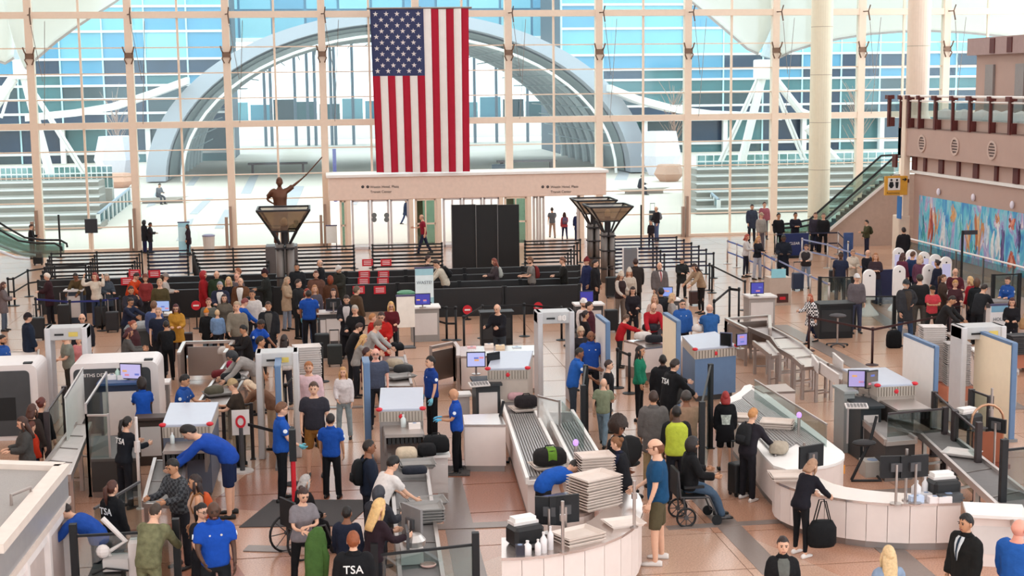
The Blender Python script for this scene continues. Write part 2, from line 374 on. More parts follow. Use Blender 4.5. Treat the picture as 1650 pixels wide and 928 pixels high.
MB().tube([TL+V(-.15, .02, .03), TR_+V(.15, .02, .03)], .05, 8).build('hanging_pole', dsteel, flag)
# ---- right wall and mezzanine
RX = 25.5
wr = thing('wall_right', (RX, 40, 0), kind='structure')
wm = thing('trim_1', (RX, 40, 4), kind='structure')
def rz(x, y, X=RX): return AX(x, y, X)
e0 = rz(1473, 300).y; YN = 22
zl, zc0, zc1, zr1, zr2 = rz(1560, 291).z, rz(1560, 268).z, rz(1473, 205).z, rz(1473, 190).z, rz(1473, 154.5).z
MB().box(RX, RX+6, YN, e0, 0, zl).build('lower_wall', taupe, wr)
MB().box(RX-.12, RX+6, YN, e0+.2, zl, zl+.12).build('ledge', white, wr)
MB().box(RX-.02, RX+6, YN, e0+.1, zl+.12, zl+.75).build('recess_band', taupe, wr)
MB().box(RX-.35, RX-.05, YN, e0+1.0, zl+.75, zc1).build('upper_wall', taupe, wr); MB().box(RX-.35, RX+6, e0+.7, e0+1.0, zl+.75, zc1).build('end_wall', taupe, wr)
MB().box(RX-.18, RX-.03, YN, e0+1.0, zc1, zr1).build('parapet', taupe, wm)
MB().box(RX-.36, RX+.2, YN, e0+1, zc1-.04, zc1).build('parapet_groove', mat('8c7268'), wm)
posts = [rz(x, 175, RX-.3).y for x in (1435, 1454, 1467, 1484, 1510, 1538, 1566, 1599, 1631)]; st = posts[-2]-posts[-1]
posts += [posts[-1]-st*k*1.0 for k in range(1, 6)]
for k, y in enumerate(posts):
    mb = MB(); w = .09 if k % 2 else .17
    mb.box(RX-.42, RX-.3, y-w/2, y+w/2, zc1-.02, zr2-.05).prism([(RX-.5, y-w), (RX-.2, y-w), (RX-.2, y+w), (RX-.5, y+w)], zr2-.14, zr2+.03); mb.build('rail_post', redbrown, wm)
    MB().box(RX-.37, RX-.16, y-w, y+w, zc1, zr1).build('fin', redbrown, wm); MB().box(RX-.1, RX, y-.06-w, y+w, zl+.14, zl+.7).build('bracket', redbrown, wr)
MB().tube([V(RX-.36, YN, zr2), V(RX-.36, e0+1, zr2)], .05, 8).build('handrail', white, wm); MB().tube([V(RX-.36, YN, zr2-.2), V(RX-.36, e0+1, zr2-.2)], .03, 8).build('handrail', white, wm)
for a, b in zip(posts[:-1], posts[1:]): MB().box(RX-.37, RX-.35, min(a, b)+.1, max(a, b)-.1, zr1+.02, zr2-.25).build('balustrade_pane', glass('e5efee', .92, .06), wm)
for x, y in ((1486, 231), (1539, 236), (1599, 242)):
    q = rz(x, y, RX-.36); vt = MB()
    vt.rings([[(RX-.36-dx, q.y+rw*math.cos(t), q.z+rh*math.sin(t)) for t in (2*math.pi*k/20 for k in range(20))] for dx, rw, rh in ((0, .36, .36), (.04, .36, .36), (.04, .28, .28), (.01, .28, .28))])
    vt.build('vent_ring', mat('c8aea2'), wr)
    for k in range(5): MB().box(RX-.39, RX-.36, q.y-.26+abs(k-2)*.05, q.y+.26-abs(k-2)*.05, q.z-.24+k*.11, q.z-.19+k*.11).build('vent_slat', mat('4b302a'), wr)
for x, y in ((1515, 309), (1571, 318), (1634, 330)):
    q = rz(x, y); MB().ball((RX-.08, q.y, q.z), .08, .09, .15).build('wall_lamp', mat('e9e2ee', .3), wr)
MB().box(RX+6, RX+6.3, YN, e0+1, 0, zr1).build('core_wall', taupe, wm)
# corner pier and thin pillar
q = AX(1461, 200, RX-.25); MB().box(RX-.42, RX-.16, q.y-.25, q.y+.12, 0, zr2+.02).build('pillar', cream, wr)
MB().box(RX-.62, RX-.1, q.y-.3, q.y+.4, 0, 1.75).build('pier_base', cream, wr, bevel=.05)
bl_ = AX(1459, 335, RX-.5); MB().box(RX-.8, RX-.76, bl_.y-.22, bl_.y+.2, bl_.z-.45, bl_.z+.5).build('blue_notice', mat('2f6fb0'), wr)
# set-back block on the mezzanine
q = rz(1575, 62, RX+2.2); MB().box(RX+2.2, RX+6, YN, q.y, zr1-.3, q.z-.7).build('upper_block', taupe, wm)
MB().box(RX+1.9, RX+6, YN, q.y+.3, q.z-.7, q.z).build('upper_cornice', mat('a98e8a', .7), wm)
for x in (1608, 1636):
    q2 = rz(x, 100, RX+2.15); MB().box(RX+1.86, RX+1.95, q2.y-.2, q2.y+.2, q.z-.65, q.z-.05).build('cornice_bracket', redbrown, wm)
for x in (1596, 1645):
    q2 = rz(x, 100, RX+2.15); MB().box(RX+2.1, RX+2.2, q2.y-.35, q2.y+.35, zr1-.2, q.z-1.1).build('wall_strip', mat('8d8380', .4), wm)
MB().box(RX, RX+6, YN, e0+1, zr1-.45, zr1-.3).build('mezzanine_floor', taupe, wm)
tbl = MB()
for k, x in enumerate((1524, 1553, 1582, 1604, 1622, 1646)):
    q = rz(x, 186, RX+.6); o = MB().lathe((RX+.6, q.y, zr1-.3), [(.02, .0), (.55, .0), (.5, .35), (.3, .62), (.02, .72)], 14).build('covered_table', mat('ece3e2', .8)); tag(o, 'white cloth-draped table standing on the mezzanine behind the railing', 'table', 'draped tables on the mezzanine')
# mural
mur = bpy.data.materials.new('mural_paint'); mur.use_nodes = True; t = mur.node_tree; b = t.nodes['Principled BSDF']; b.inputs['Roughness'].default_value = .7
N = t.nodes.new; tc = N('ShaderNodeTexCoord'); mp = N('ShaderNodeMapping'); mp.inputs['Scale'].default_value = (1, 1.1, .45); t.links.new(tc.outputs['Object'], mp.inputs[0])
nz = N('ShaderNodeTexNoise'); nz.inputs['Scale'].default_value = 1.6; nz.inputs['Detail'].default_value = 6; nz.inputs['Distortion'].default_value = 1.2; t.links.new(mp.outputs[0], nz.inputs['Vector'])
r = N('ShaderNodeValToRGB'); e = r.color_ramp.elements; e[0].position = .25; e[0].color = lin('2b5fa8')+(1,); e[1].position = .75; e[1].color = lin('e9efe6')+(1,)
for p_, c_ in ((.38, '4d93c8'), (.46, '63bcd0'), (.52, '8fc9d6'), (.58, '9d92c6'), (.66, 'd8c7cf')): k = e.new(p_); k.color = lin(c_)+(1,)
t.links.new(nz.outputs[0], r.inputs[0]); t.links.new(r.outputs[0], b.inputs['Base Color'])
mz1 = rz(1486, 315).z; mye = rz(1483, 330).y
mu = thing('mural', (RX-.05, 45, 0), 'long colourful mural of blue washes and orange figures on the wall', 'mural')
MB().box(RX-.05, RX-.01, YN+2, mye, .35, mz1).build('panel', mur, mu)
def stroke(y, z0, z1, w, c, k, nm='brush_figure'):
    n = 7; rnd = random.Random(k); ph = rnd.uniform(0, 6); L = []
    for i in range(n+1): s = i/n; L.append((y+.08*math.sin(ph+5*s), w*math.sin(math.pi*(.06+.88*s))*rnd.uniform(.7, 1.1)+.012, z0+(z1-z0)*s))
    x = RX-.0505-.0004*(k % 12); P = [V(x, a+b_, z) for a, b_, z in L]+[V(x, a-b_, z) for a, b_, z in L[::-1]]
    MB().extrude(P, (-.004, 0, 0)).build(nm, c, mu)
PC = {'o': ('c98b5c', 'd9a06a', 'b9714a', 'e0b487'), 'r': ('b5543f', 'c9705a', '9a4436', 'd8917a'), 'w': ('e4dfdc', 'cfd6e2', 'f0ebe6', 'b9c3d8'), 'p': ('5d4d7e', '7d6fa6', '3f3a66', '8a86c0'), 't': ('4aa7a8', '7cc4c8', '2f7f96', '9ad4d4')}
kk = 0
for px, p0, p1, w, c in ((1497, 326, 404, .42, 'r'), (1508, 332, 395, .25, 'o'), (1536, 324, 365, .3, 'o'), (1528, 345, 420, .25, 't'), (1558, 352, 415, .4, 'o'), (1578, 336, 412, .5, 'o'), (1590, 345, 405, .3, 'w'), (1607, 343, 362, .16, 'o'), (1612, 360, 440, .3, 'p'), (1604, 362, 440, .4, 'w'), (1632, 350, 372, .4, 'r'), (1628, 400, 450, .5, 'r'), (1640, 345, 420, .2, 'p'), (1520, 340, 410, .3, 'w'), (1548, 340, 400, .25, 't'), (1568, 380, 430, .3, 't'), (1488, 340, 410, .2, 't')):
    q = rz(px, (p0+p1)/2, RX-.06); z1 = min(rz(px, p0, RX-.06).z, mz1-.06); z0 = max(.45, rz(px, p1, RX-.06).z)
    for j in range(5):
        rnd = random.Random(px*7+j); kk += 1; u = rnd.uniform(-1, 1)*w*.7; a_ = rnd.uniform(0, .35); b_ = rnd.uniform(.65, 1)
        stroke(q.y+u, z0+(z1-z0)*a_, z0+(z1-z0)*b_, w*rnd.uniform(.12, .3), mat(PC[c][rnd.randrange(4)], .7, 0, .25, 5), kk)
# glass handrail fence before the mural
fx = 24.0
hf = thing('glass_balustrade', (fx, 45, 0), 'long glass railing with pale handrail running before the mural', 'railing')
ya, yb = AX(1463, 376, fx).y, 24
MB().tube([V(fx, yb, 1.12), V(fx, ya, 1.12)], .035, 8).build('handrail', mat('e8dcd8', .4), hf)
ny = 14
for k in range(ny+1):
    y = ya+(yb-ya)*k/ny; MB().box(fx-.03, fx+.03, y-.03, y+.03, 0, 1.1).build('post', dsteel, hf)
    if k < ny: MB().box(fx-.01, fx+.01, y+(yb-ya)/ny+.06, y-.06, .1, 1.0).build('glass_panel', glass('dfe9e8', .9, .08), hf)
# big columns
def column(x, yb_, Y, wpx, nm, label, z0=0, flare=False):
    p = AY(x, yb_, Y); r_ = wpx/2*Y/F*1.02; t_ = thing(nm, (p.x, Y, z0), label, 'column')
    prof = [(r_, .0), (r_, 20)] if not flare else [(r_*1.25, 0), (r_*1.25, .15), (r_*1.05, .35), (r_, .5), (r_, 16)]
    MB().lathe((p.x, Y, z0), prof, 28).build('shaft', mat('e8e0c8' if not flare else 'ead6c4', .45, 0, .03), t_, smooth=False)
    for k in range(8): MB().lathe((p.x, Y, z0+2.2*k+1.2), [(r_*1.004, 0), (r_*1.004, .03)], 28).build('joint_ring', mat('b9ad98'), t_)
column(1318, 380, 64.5, 35, 'round_column', 'tall pale round column rising beside the escalator')
pm_ = AX(1478, 150, RX+1.6); column(1478, 150, pm_.y, 37, 'round_column', 'tall round column standing on the mezzanine floor', zr1-.3, True)
# ---- escalator on the right, going up to the mezzanine
EY = 62.0
es = thing('escalator', AY(1330, 385, EY), 'glass-sided escalator climbing to the mezzanine with black handrails', 'escalator')
A0, A1 = AY(1312, 372, EY), AY(1440, 280, EY)
MB().extrude([V(A0.x-.2, EY+.2, 0), V(A1.x+2.5, EY+.2, 0), V(A1.x+2.5, EY+.2, A1.z-.05), V(A1.x, EY+.2, A1.z-.05), V(A0.x+.5, EY+.2, .5), V(A0.x-.2, EY+.2, .25)], (0, .12, 0)).build('side_wall', mat('b59d8f', .7), es)
for dy in (0, 1.5):
    MB().tube([V(A0.x-1.5, EY+dy, .95), V(A0.x-.6, EY+dy, 1.0), V(A0.x+.3, EY+dy, 1.15), V(A1.x, EY+dy, A1.z+.75), V(A1.x+1.5, EY+dy, A1.z+.8)], .05, 8).build('handrail', black, es)
    MB().extrude([V(A0.x-1.4, EY+dy, .1), V(A0.x, EY+dy, .2), V(A1.x, EY+dy, A1.z-.15), V(A1.x, EY+dy, A1.z+.68), V(A0.x+.3, EY+dy, 1.08), V(A0.x-1.4, EY+dy, .9)], (0, .02, 0)).build('glass_side', glass('dcebe6', .9, .08), es)
    MB().bar(V(A0.x, EY+dy, .25), V(A1.x, EY+dy, A1.z-.12), .08, .12).build('skirt_rail', white, es)
ns = 18
for k in range(ns):
    x = A0.x+.3+(A1.x-A0.x)*k/ns; z = .2+(A1.z-.5)*k/ns; MB().box(x, x+.42, EY+.34, EY+1.4, z, z+.22).build('step', mat('4a4648', .5, .3), es)
# ---- escalator on the far left, going down
el = thing('escalator', AY(80, 415, 61), 'escalator well at far left with curved black handrails and glass', 'escalator')
for dy in (0, 1.3):
    L = [AY(x, y, 61) for x, y in ((-30, 352), (0, 371), (30, 388), (60, 392), (88, 392), (99, 398), (100, 404))]
    MB().tube([p+V(0, dy, 0) for p in L], .045, 8).build('handrail', black, el)
    L2 = [AY(x, y, 61)+V(0, dy, 0) for x, y in ((-30, 360), (0, 378), (40, 394), (95, 397), (95, 415), (45, 415), (0, 402), (-30, 388))]
    MB().extrude(L2, (0, .02, 0)).build('glass_side', glass('cfe4e0', .85, .1), el)
    MB().tube([AY(x, y, 61)+V(0, dy, 0) for x, y in ((-30, 393), (0, 405), (25, 415), (48, 417))], .06, 8).build('skirt_rail', mat('d9dde6', .4), el)
# ---- restroom sign
SGY = AX(1461, 200, RX-.25).y-.42
rs = thing('restroom_sign', AY(1444, 314, SGY), 'yellow hanging restroom sign with figures and arrow by the pillar', 'sign')
a, b_ = AY(1426.5, 284, SGY), AY(1462, 314, SGY)
MB().box(a.x, b_.x, SGY, SGY+.12, b_.z, a.z).build('sign_box', mat('dda13a', .5), rs, bevel=.01)
w0, w1 = AY(1431, 287, SGY), AY(1450, 306, SGY); MB().box(w0.x, w1.x, SGY-.02, SGY, w1.z, w0.z).build('white_field', white, rs)
for x in (1436, 1445):
    h_, f_ = AY(x, 290, SGY), AY(x, 303, SGY); MB().ball((h_.x, SGY-.03, h_.z), .05, .02, .05).add([], []).extrude([V(h_.x-.07, SGY-.02, h_.z-.08), V(h_.x+.07, SGY-.02, h_.z-.08), V(h_.x+(.11 if x < 1440 else .06), SGY-.02, f_.z+.1), V(h_.x+.04, SGY-.02, f_.z), V(h_.x-.04, SGY-.02, f_.z), V(h_.x-(.11 if x < 1440 else .06), SGY-.02, f_.z+.1)], (0, -.02, 0)).build('figure', black, rs)
ar = AY(1457.5, 289, SGY); MB().extrude([ar+V(-.1, -.01, .02), ar+V(.0, -.01, .02), ar+V(.0, -.01, .08), ar+V(.11, -.01, 0), ar+V(0, -.01, -.08), ar+V(0, -.01, -.02), ar+V(-.1, -.01, -.02)], (0, -.02, 0)).build('arrow', black, rs)
q = AY(1439, 311, SGY); words('Restrooms', .13, (q.x, SGY-.005, q.z), (0, -1, 0), mat('5a3c18'), rs)
MB().box(b_.x-.2, RX-.2, SGY+.1, SGY+.2, a.z-.3, a.z-.15).build('wall_bracket', redbrown, rs)
# ================================================================ OUTSIDE THE GLASS
conc = mat('cfc3b8', .85, 0, .06, .6); pave = mat('dccdbf', .9, 0, .05, .25); band = mat('b9b4b6', .85, 0, .05, .5)
pz = thing('plaza', (0, 90, 0), kind='structure')
MB().box(-60, 90, WY+.25, 420, -.2, -.01).build('paving', pave, pz)
for P in (((331, 319), (344, 319), (318, 345), (305, 345)), ((312, 285), (322, 285), (312, 299), (300, 299)), ((362, 338), (374, 338), (360, 368), (346, 368)), ((402, 285), (418, 279), (404, 312), (388, 312)), ((560, 288), (590, 288), (575, 330), (540, 330)), ((470, 300), (490, 300), (470, 350), (445, 350)), ((1005, 262), (1020, 262), (1010, 290), (990, 290)), ((250, 310), (262, 304), (250, 330), (236, 334)), ((300, 355), (312, 352), (300, 385), (284, 388))):
    MB().prism([G(*p) for p in P], -.01, .012).build('paving_band', band, pz)
# side terminal buildings: blue glass curtain walls
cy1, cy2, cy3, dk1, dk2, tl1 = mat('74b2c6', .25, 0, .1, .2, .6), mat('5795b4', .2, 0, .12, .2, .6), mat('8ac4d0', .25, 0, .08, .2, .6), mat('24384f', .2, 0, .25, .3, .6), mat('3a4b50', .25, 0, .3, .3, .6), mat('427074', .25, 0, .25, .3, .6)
BY = 153.0
def building(x0, x1, label, seed, tops):
    a, b = AY(x0, 150, BY).x, AY(x1, 150, BY).x; rnd = random.Random(seed)
    t_ = thing('terminal_building', ((a+b)/2, BY, 0), label, 'building'); zs = [AY(825, y, BY).z for y in (268, 236, 196, 174, 152, 131, 114, 90, 47, 8, -40)]
    MB().box(a, b, BY+.2, BY+14, 0, zs[-1]).build('core', mat('3c4c58', .6), t_)
    nb = max(2, int((b-a)/4.2)); w = (b-a)/nb
    for k in range(len(zs)-1):
        MB().box(a, b, BY-.25, BY+.2, zs[k+1]-.12, zs[k+1]+.12).build('floor_band', white, t_)
        for i in range(nb):
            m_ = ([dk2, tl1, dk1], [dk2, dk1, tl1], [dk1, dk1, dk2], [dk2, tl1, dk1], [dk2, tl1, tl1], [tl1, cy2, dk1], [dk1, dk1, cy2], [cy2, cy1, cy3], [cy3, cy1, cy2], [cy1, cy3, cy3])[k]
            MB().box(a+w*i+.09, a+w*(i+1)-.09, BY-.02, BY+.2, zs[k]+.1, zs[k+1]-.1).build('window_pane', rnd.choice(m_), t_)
    for i in range(nb+1): MB().box(a+w*i-.08, a+w*i+.08, BY-.2, BY+.2, 0, zs[-1]).build('facade_mullion', mat('bfe0e6', .4), t_)
    for i in range(0, nb+1, 2): MB().box(a+w*i-.25, a+w*i+.25, BY-1.2, BY-.6, 0, zs[2]).build('facade_column', white, t_)
    MB().box(a, b, BY-1.6, BY, zs[2]-.15, zs[2]+.35).build('canopy_edge', white, t_)
    return t_
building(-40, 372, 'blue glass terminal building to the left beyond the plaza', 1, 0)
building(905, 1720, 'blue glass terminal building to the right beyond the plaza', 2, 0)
# upper hotel band seen over the arch
hb = thing('hotel_block', (AY(620, 100, 175).x, 175, 0), 'pale blue glass hotel block rising above the arched canopy', 'building')
a, b = AY(330, 30, 175).x, AY(960, 30, 175).x; z0, z1 = AY(640, 62, 175).z, AY(640, -30, 175).z
MB().box(a, b, 176, 186, z0, z1).build('core', cy2, hb)
for k in range(2):
    for i in range(12):
        MB().box(a+(b-a)*i/12+.15, a+(b-a)*(i+1)/12-.15, 175.6, 176.1, z0+(z1-z0)*k/2+.2, z0+(z1-z0)*(k+1)/2-.2).build('window_pane', (cy1, cy3, cy1, cy2)[(i+k) % 4], hb)
MB().box(a, b, 175.4, 176, z0-.2, z0+.2).build('soffit_edge', white, hb)
# arched canopy
CY0, CY1 = 118.0, 151.0
cL, cR, top, ft = AY(235, 285, CY0), AY(1045, 285, CY0), AY(640, 18, CY0), AY(640, 285, CY0)
cx, hw, hh = (cL.x+cR.x)/2, (cR.x-cL.x)/2, top.z-ft.z
ac = thing('arched_canopy', (cx, CY0, ft.z), 'huge pale grey arched canopy over the plaza', 'canopy')
def arc(s, y, n=48, sh=1.0): return [V(cx+hw*s*math.cos(math.pi*k/n), y, ft.z+hh*(1-(1-s)*sh)*math.sin(math.pi*k/n)) for k in range(n+1)]
def loft2(A, B, nm, m, parent):
    mb = MB(); n = len(A); mb.v = [tuple(p) for p in A]+[tuple(p) for p in B]
    for i in range(n-1): mb.face((i, i+1, n+i+1, n+i))
    return mb.build(nm, m, parent, smooth=True)
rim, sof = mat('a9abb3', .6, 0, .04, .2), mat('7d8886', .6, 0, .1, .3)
mb = MB(); A, B, C, D2 = arc(1, CY0), arc(.925, CY0, sh=.9), arc(1, CY0+6), arc(.925, CY0+6, sh=.9)
n = len(A); mb.v = [tuple(p) for q in (A, B, D2, C) for p in q]
for i in range(n-1):
    for k in range(4): mb.face((k*n+i, k*n+i+1, ((k+1) % 4)*n+i+1, ((k+1) % 4)*n+i))
mb.build('front_rim', rim, ac, smooth=False)
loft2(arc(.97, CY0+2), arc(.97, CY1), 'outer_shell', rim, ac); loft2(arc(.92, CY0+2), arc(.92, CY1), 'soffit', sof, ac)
for k in range(1, 7):
    y = CY0+6+k*4.0; P = arc(.905, y, 32); MB().tube(P, .28, 6).build('rib', mat('c2c8c8', .5), ac)
P = arc(.86, CY0-.5, 32); MB().tube(P, .12, 6).build('edge_pipe', white, ac)
P = arc(.93, CY0-.6, 32)
for k in range(2, 31, 1): MB().tube([arc(.86, CY0-.5, 32)[k], arc(.86, CY1-1, 32)[k]], .06, 4).build('purlin', mat('9aa6a6'), ac)
# white swooping roof edges either side of the arch
for pts, lab in ((((40, 190), (120, 182), (180, 172), (240, 152), (300, 130)), 'left'), (((985, 142), (1030, 160), (1090, 176), (1150, 184), (1260, 188)), 'right')):
    L = [AY(x, y, 116) for x, y in pts]; o = MB()
    o.rings([[p+V(0, 0, -.28), p+V(0, 3.5, -.28), p+V(0, 3.5, .28), p+V(0, 0, .28)] for p in L]); tag(o.build('swooping_roof', white), 'white swooping roof edge curving up to the %s of the arch' % lab, 'roof')
# low far buildings and columns under the arch
fb = thing('station_hall', (AY(640, 190, 190).x, 190, 0), 'low glazed station hall far behind under the arch', 'building')
for i in range(18):
    a, b = AY(330+i*37, 190, 190).x, AY(330+i*37+33, 190, 190).x; MB().box(a, b, 190, 191, AY(640, 191, 190).z, AY(640, 158+4*(i % 3), 190).z).build('window_pane', (tl1, dk2, cy3, tl1, cy1)[(i*7) % 5], fb)
MB().box(AY(320, 190, 190).x, AY(1000, 190, 190).x, 189.5, 191, AY(640, 197, 190).z, AY(640, 191, 190).z).build('base_line', mat('6a6e78'), fb)
for x in (427, 437, 476, 496, 508, 534, 540, 569, 1065, 1197, 800, 850):
    p = AY(x if x < 1000 else x-300, 180, 188); MB().tube([V(p.x, 188, 0), V(p.x, 188, AY(640, 60, 188).z)], .2, 6).build('mast_column', mat('5f6f7c'), fb)
wb_ = MB().box(AY(330, 250, 210).x, AY(1000, 250, 210).x, 210, 214, 0, AY(640, 200, 210).z).build('retaining_wall', mat('f2ebe8', .9)); tag(wb_, 'pale far retaining wall glowing beneath the arch', 'wall')
# tents, masts, struts
tent = mat('f4f1ec', .9, 0, .02, .3)
def tentsheet(edge, Y, label, up=-120, Y2=74, lead=0):
    E_ = [AY(x, y, Y) for x, y in edge]; U = [AY(x+lead, up, Y2) for x, y in edge]; mb = MB(); n = len(E_); R = 8
    for j in range(R+1):
        s = j/R
        for i in range(n): p = E_[i].lerp(U[i], s); mb.v.append((p.x, p.y, p.z-1.2*math.sin(math.pi*s)))
    for j in range(R):
        for i in range(n-1): mb.face((j*n+i, j*n+i+1, (j+1)*n+i+1, (j+1)*n+i))
    t_ = thing('tent_roof', E_[n//2], label, 'roof'); o = mb.build('membrane', tent, t_, smooth=True); so = o.modifiers.new('thick', 'SOLIDIFY'); so.thickness = .08
    MB().tube(E_, .14, 6).build('edge_cable', mat('b9a9a6'), t_)
    return t_
tentsheet([(-60, 60), (-20, 92), (8, 101), (22, 92)], 92, 'white tensile tent roof dipping beside the left mast')
tentsheet([(40, 110), (60, 92), (90, 66), (120, 44), (150, 24), (185, 2), (215, -20)], 92, 'white tensile tent roof with ladder-like edge at upper left', lead=-60)
tentsheet([(1095, -10), (1115, 2), (1140, 22), (1175, 52), (1205, 78), (1222, 86)], 92, 'white tensile tent roof sweeping down to the right mast', lead=60)
tentsheet([(1246, 96), (1275, 82), (1310, 71), (1350, 62), (1400, 54), (1450, 50), (1500, 49), (1550, 51), (1620, 58), (1720, 75)], 92, 'white tensile tent roof arching along the upper right')
def mast(px, lab, struts, tubes):
    t_ = thing('tent_mast', G(px, 262), lab, 'mast')
    for pts, r_, m_ in tubes: MB().tube([AY(x, y, 99.5) for x, y in pts], r_, 10).build('mast_tube', m_, t_)
    MB().prism([(AY(px-12, 100, 99.5).x, 98.8), (AY(px+10, 100, 99.5).x, 98.8), (AY(px+10, 100, 99.5).x, 100.2), (AY(px-12, 100, 99.5).x, 100.2)], AY(px, 128, 99.5).z, AY(px, 96, 99.5).z).build('mast_head', white, t_, bevel=.1)
    for p0, p1, r_ in struts: MB().tube([AY(*p0, 99.5), AY(*p1, 99.5)], r_, 8).build('strut', white, t_)
ls = mat('b7bcc0', .5, .2)
mast(35, 'white tent mast with splayed struts at far left', [((22, 126), (-25, 195), .35), ((40, 126), (82, 285), .3), ((44, 135), (140, 290), .1), ((48, 135), (146, 290), .1), ((20, 130), (2, 190), .1)], [(((2, -10), (34, 96)), .55, ls)])
mast(1230, 'white tent mast with splayed struts beside the round columns', [((1229, 120), (1188, 290), .32), ((1222, 122), (1158, 262), .1), ((1226, 122), (1163, 262), .1), ((1243, 120), (1290, 180), .28), ((1290, 180), (1310, 188), .28), ((1250, 150), (1300, 275), .1), ((1254, 150), (1306, 275), .1), ((1300, 205), (1360, 272), .3)], [(((1266, -12), (1234, 92)), .4, ls)])
# terraced steps, balustrades, benches
def terrace(x0, x1, label, flip=False):
    t_ = thing('stone_terrace', AY((x0+x1)/2, 385, 80), label, 'steps')
    for k in range(6):
        Y = 79.5+k*2.6; a, b = AY(x0, 380, Y).x, AY(x1, 380, Y).x; MB().box(a, b, Y, Y+2.8, 0, .3*(k+1)).build('step', mat('9a9289', .85, 0, .1, .8), t_); MB().box(a, b, Y-.02, Y+.3, .3*(k+1)-.05, .3*(k+1)+.03).build('nosing', white, t_)
    for k in range(2):
        Y = 95.5+k*9; a, b = AY(x0, 330, Y).x, AY(x1+20, 330, Y).x
        MB().box(a, b, Y-.3, Y+.6, 0, 1.15).build('guard_kerb', mat('b9b0a8', .85), t_)
        MB().box(a, b, Y, Y+.1, 1.2, 2.1).build('glass_guard', glass('bfe0e2', .8, .12), t_); MB().box(a, b, Y-.05, Y+.12, 2.1, 2.18).build('top_rail', white, t_)
        for i in range(26): x = a+(b-a)*i/26; MB().box(x, x+.06, Y-.06, Y+.02, 1.1, 2.1).build('baluster', white, t_)
    return t_
terrace(-40, 163, 'stacked stone terrace steps beyond the glass at left'); terrace(1122, 1440, 'stacked stone terrace steps beyond the glass at right')
def slope_rail(pts, label):
    t_ = thing('stair_balustrade', G(*pts[0]), label, 'railing'); P0, P1 = AY(*pts[1], 80), AY(*pts[2], 97)
    MB().tube([P0, P1], .09, 8).build('handrail', mat('8f98a4', .4), t_)
    for i in range(9):
        p = P0.lerp(P1, i/8); MB().box(p.x-.1, p.x+.1, p.y-.1, p.y+.1, max(0, p.z-1.3), p.z).build('post', white, t_)
        if i < 8: q = P0.lerp(P1, (i+1)/8); MB().extrude([p+V(.05, 0, -.1), q+V(0, 0, -.1), q+V(0, 0, -1.1), p+V(.05, 0, -1.1)], (.02, 0, 0)).build('glass_panel', glass('cfe6ea', .85, .1), t_)
slope_rail(((160, 385), (158, 345), (208, 304)), 'sloping glass stair balustrade left of the stone terrace'); slope_rail(((1128, 372), (1158, 322), (1122, 290)), 'sloping glass stair balustrade beside the right terrace')
def bench(x, y, label):
    p = G(x, y, 1.28); p.z = 0; t_ = thing('plaza_bench', p, label, 'bench')
    MB().extrude([p+V(-1.9, -.25, .36), p+V(1.9, -.25, .42), p+V(1.0, -.25, .2), p+V(-1.0, -.25, .18)], (0, .7, 0)).build('seat_wedge', mat('c9bcb4', .8), t_); MB().box(p.x-1.2, p.x+1.4, p.y-.15, p.y+.35, 0, .25).build('plinth', mat('a89b95', .85), t_)
bench(258, 296, 'wedge-shaped stone bench on the plaza at left'); bench(1036, 282, 'wedge-shaped stone bench on the plaza at right')
def tree(x, y, label, s=1):
    p = G(x, y); t_ = thing('bare_tree', p, label, 'tree'); rnd = random.Random(x)
    MB().tube([p, p+V(.1, 0, 2.2*s), p+V(0, .1, 4*s)], [.12, .08, .04], 6).build('trunk', mat('9b7f74'), t_); mb = MB()
    for k in range(34):
        a = rnd.uniform(0, 6.28); z = rnd.uniform(1.2, 3.6)*s; L = rnd.uniform(.7, 1.6)*s; c = p+V(0, 0, z); e_ = c+V(math.cos(a)*L*.6, math.sin(a)*L*.6, L)
        mb.tube([c, c.lerp(e_, .5)+V(rnd.uniform(-.1, .1), 0, .05), e_], [.035, .025, .012], 4)
    mb.build('branches', mat('a98a7c'), t_)
tree(192, 283, 'small bare tree before the left terminal building', 1.6); tree(1085, 280, 'small bare tree before the right terminal building', 1.6); tree(1378, 283, 'small bare tree between the round columns outside', 1.6)
def hexbin(x, y, label, w, h, c):
    p = G(x, y); tag(MB().lathe(p, [(w*.6, 0), (w, h*.45), (w*.75, h), (w*.3, h+.02)], 6).build('planter', mat(c, .8)), label, 'planter')
hexbin(1065, 282, 'white faceted planter beyond the glass right of the arch', 1.7, 3.6, 'e6e2ea'); hexbin(190, 288, 'white faceted planter beyond the glass left of the arch', 1.9, 3.6, 'e2dde6'); hexbin(1078, 292, 'terracotta bowl planter near the right plaza bench', 1.2, 1.3, 'c39a86'); hexbin(190, 302, 'terracotta bowl planter near the left stair balustrade', 1.3, 1.1, 'd3a189')
for x, y, lab in ((448, 272, 'dark slatted picnic table on the plaza by the statue'), (850, 268, 'dark slatted picnic table on the plaza right of the flag')):
    p = G(x, y+8); t_ = thing('picnic_table', p, lab, 'table'); MB().box(p.x-2.6, p.x+2.6, p.y, p.y+1.2, .8, .95).build('top', mat('6a5d5d'), t_)
    for s in (-2.2, 2.2): MB().box(p.x+s-.1, p.x+s+.1, p.y+.2, p.y+1, 0, .8).build('leg', mat('6a5d5d'), t_)
p = AY(806, 272, 95); tag(MB().box(p.x-.55, p.x+.55, 95, 95.2, p.z-.3, p.z+.3).box(p.x-.05, p.x+.05, 95.05, 95.15, 0, p.z).build('wayfinding_panel', mat('4e545e')), 'dark wayfinding panel outside right of the flag', 'sign')
p = AY(539, 262, 95); tag(MB().tube([V(p.x, 95, 0), V(p.x, 95, p.z+.9)], .12, 8).build('plaza_bollard', mat('54508a')), 'blue-violet post outside beside the glass mullion', 'post')
# ================================================================ PEOPLE

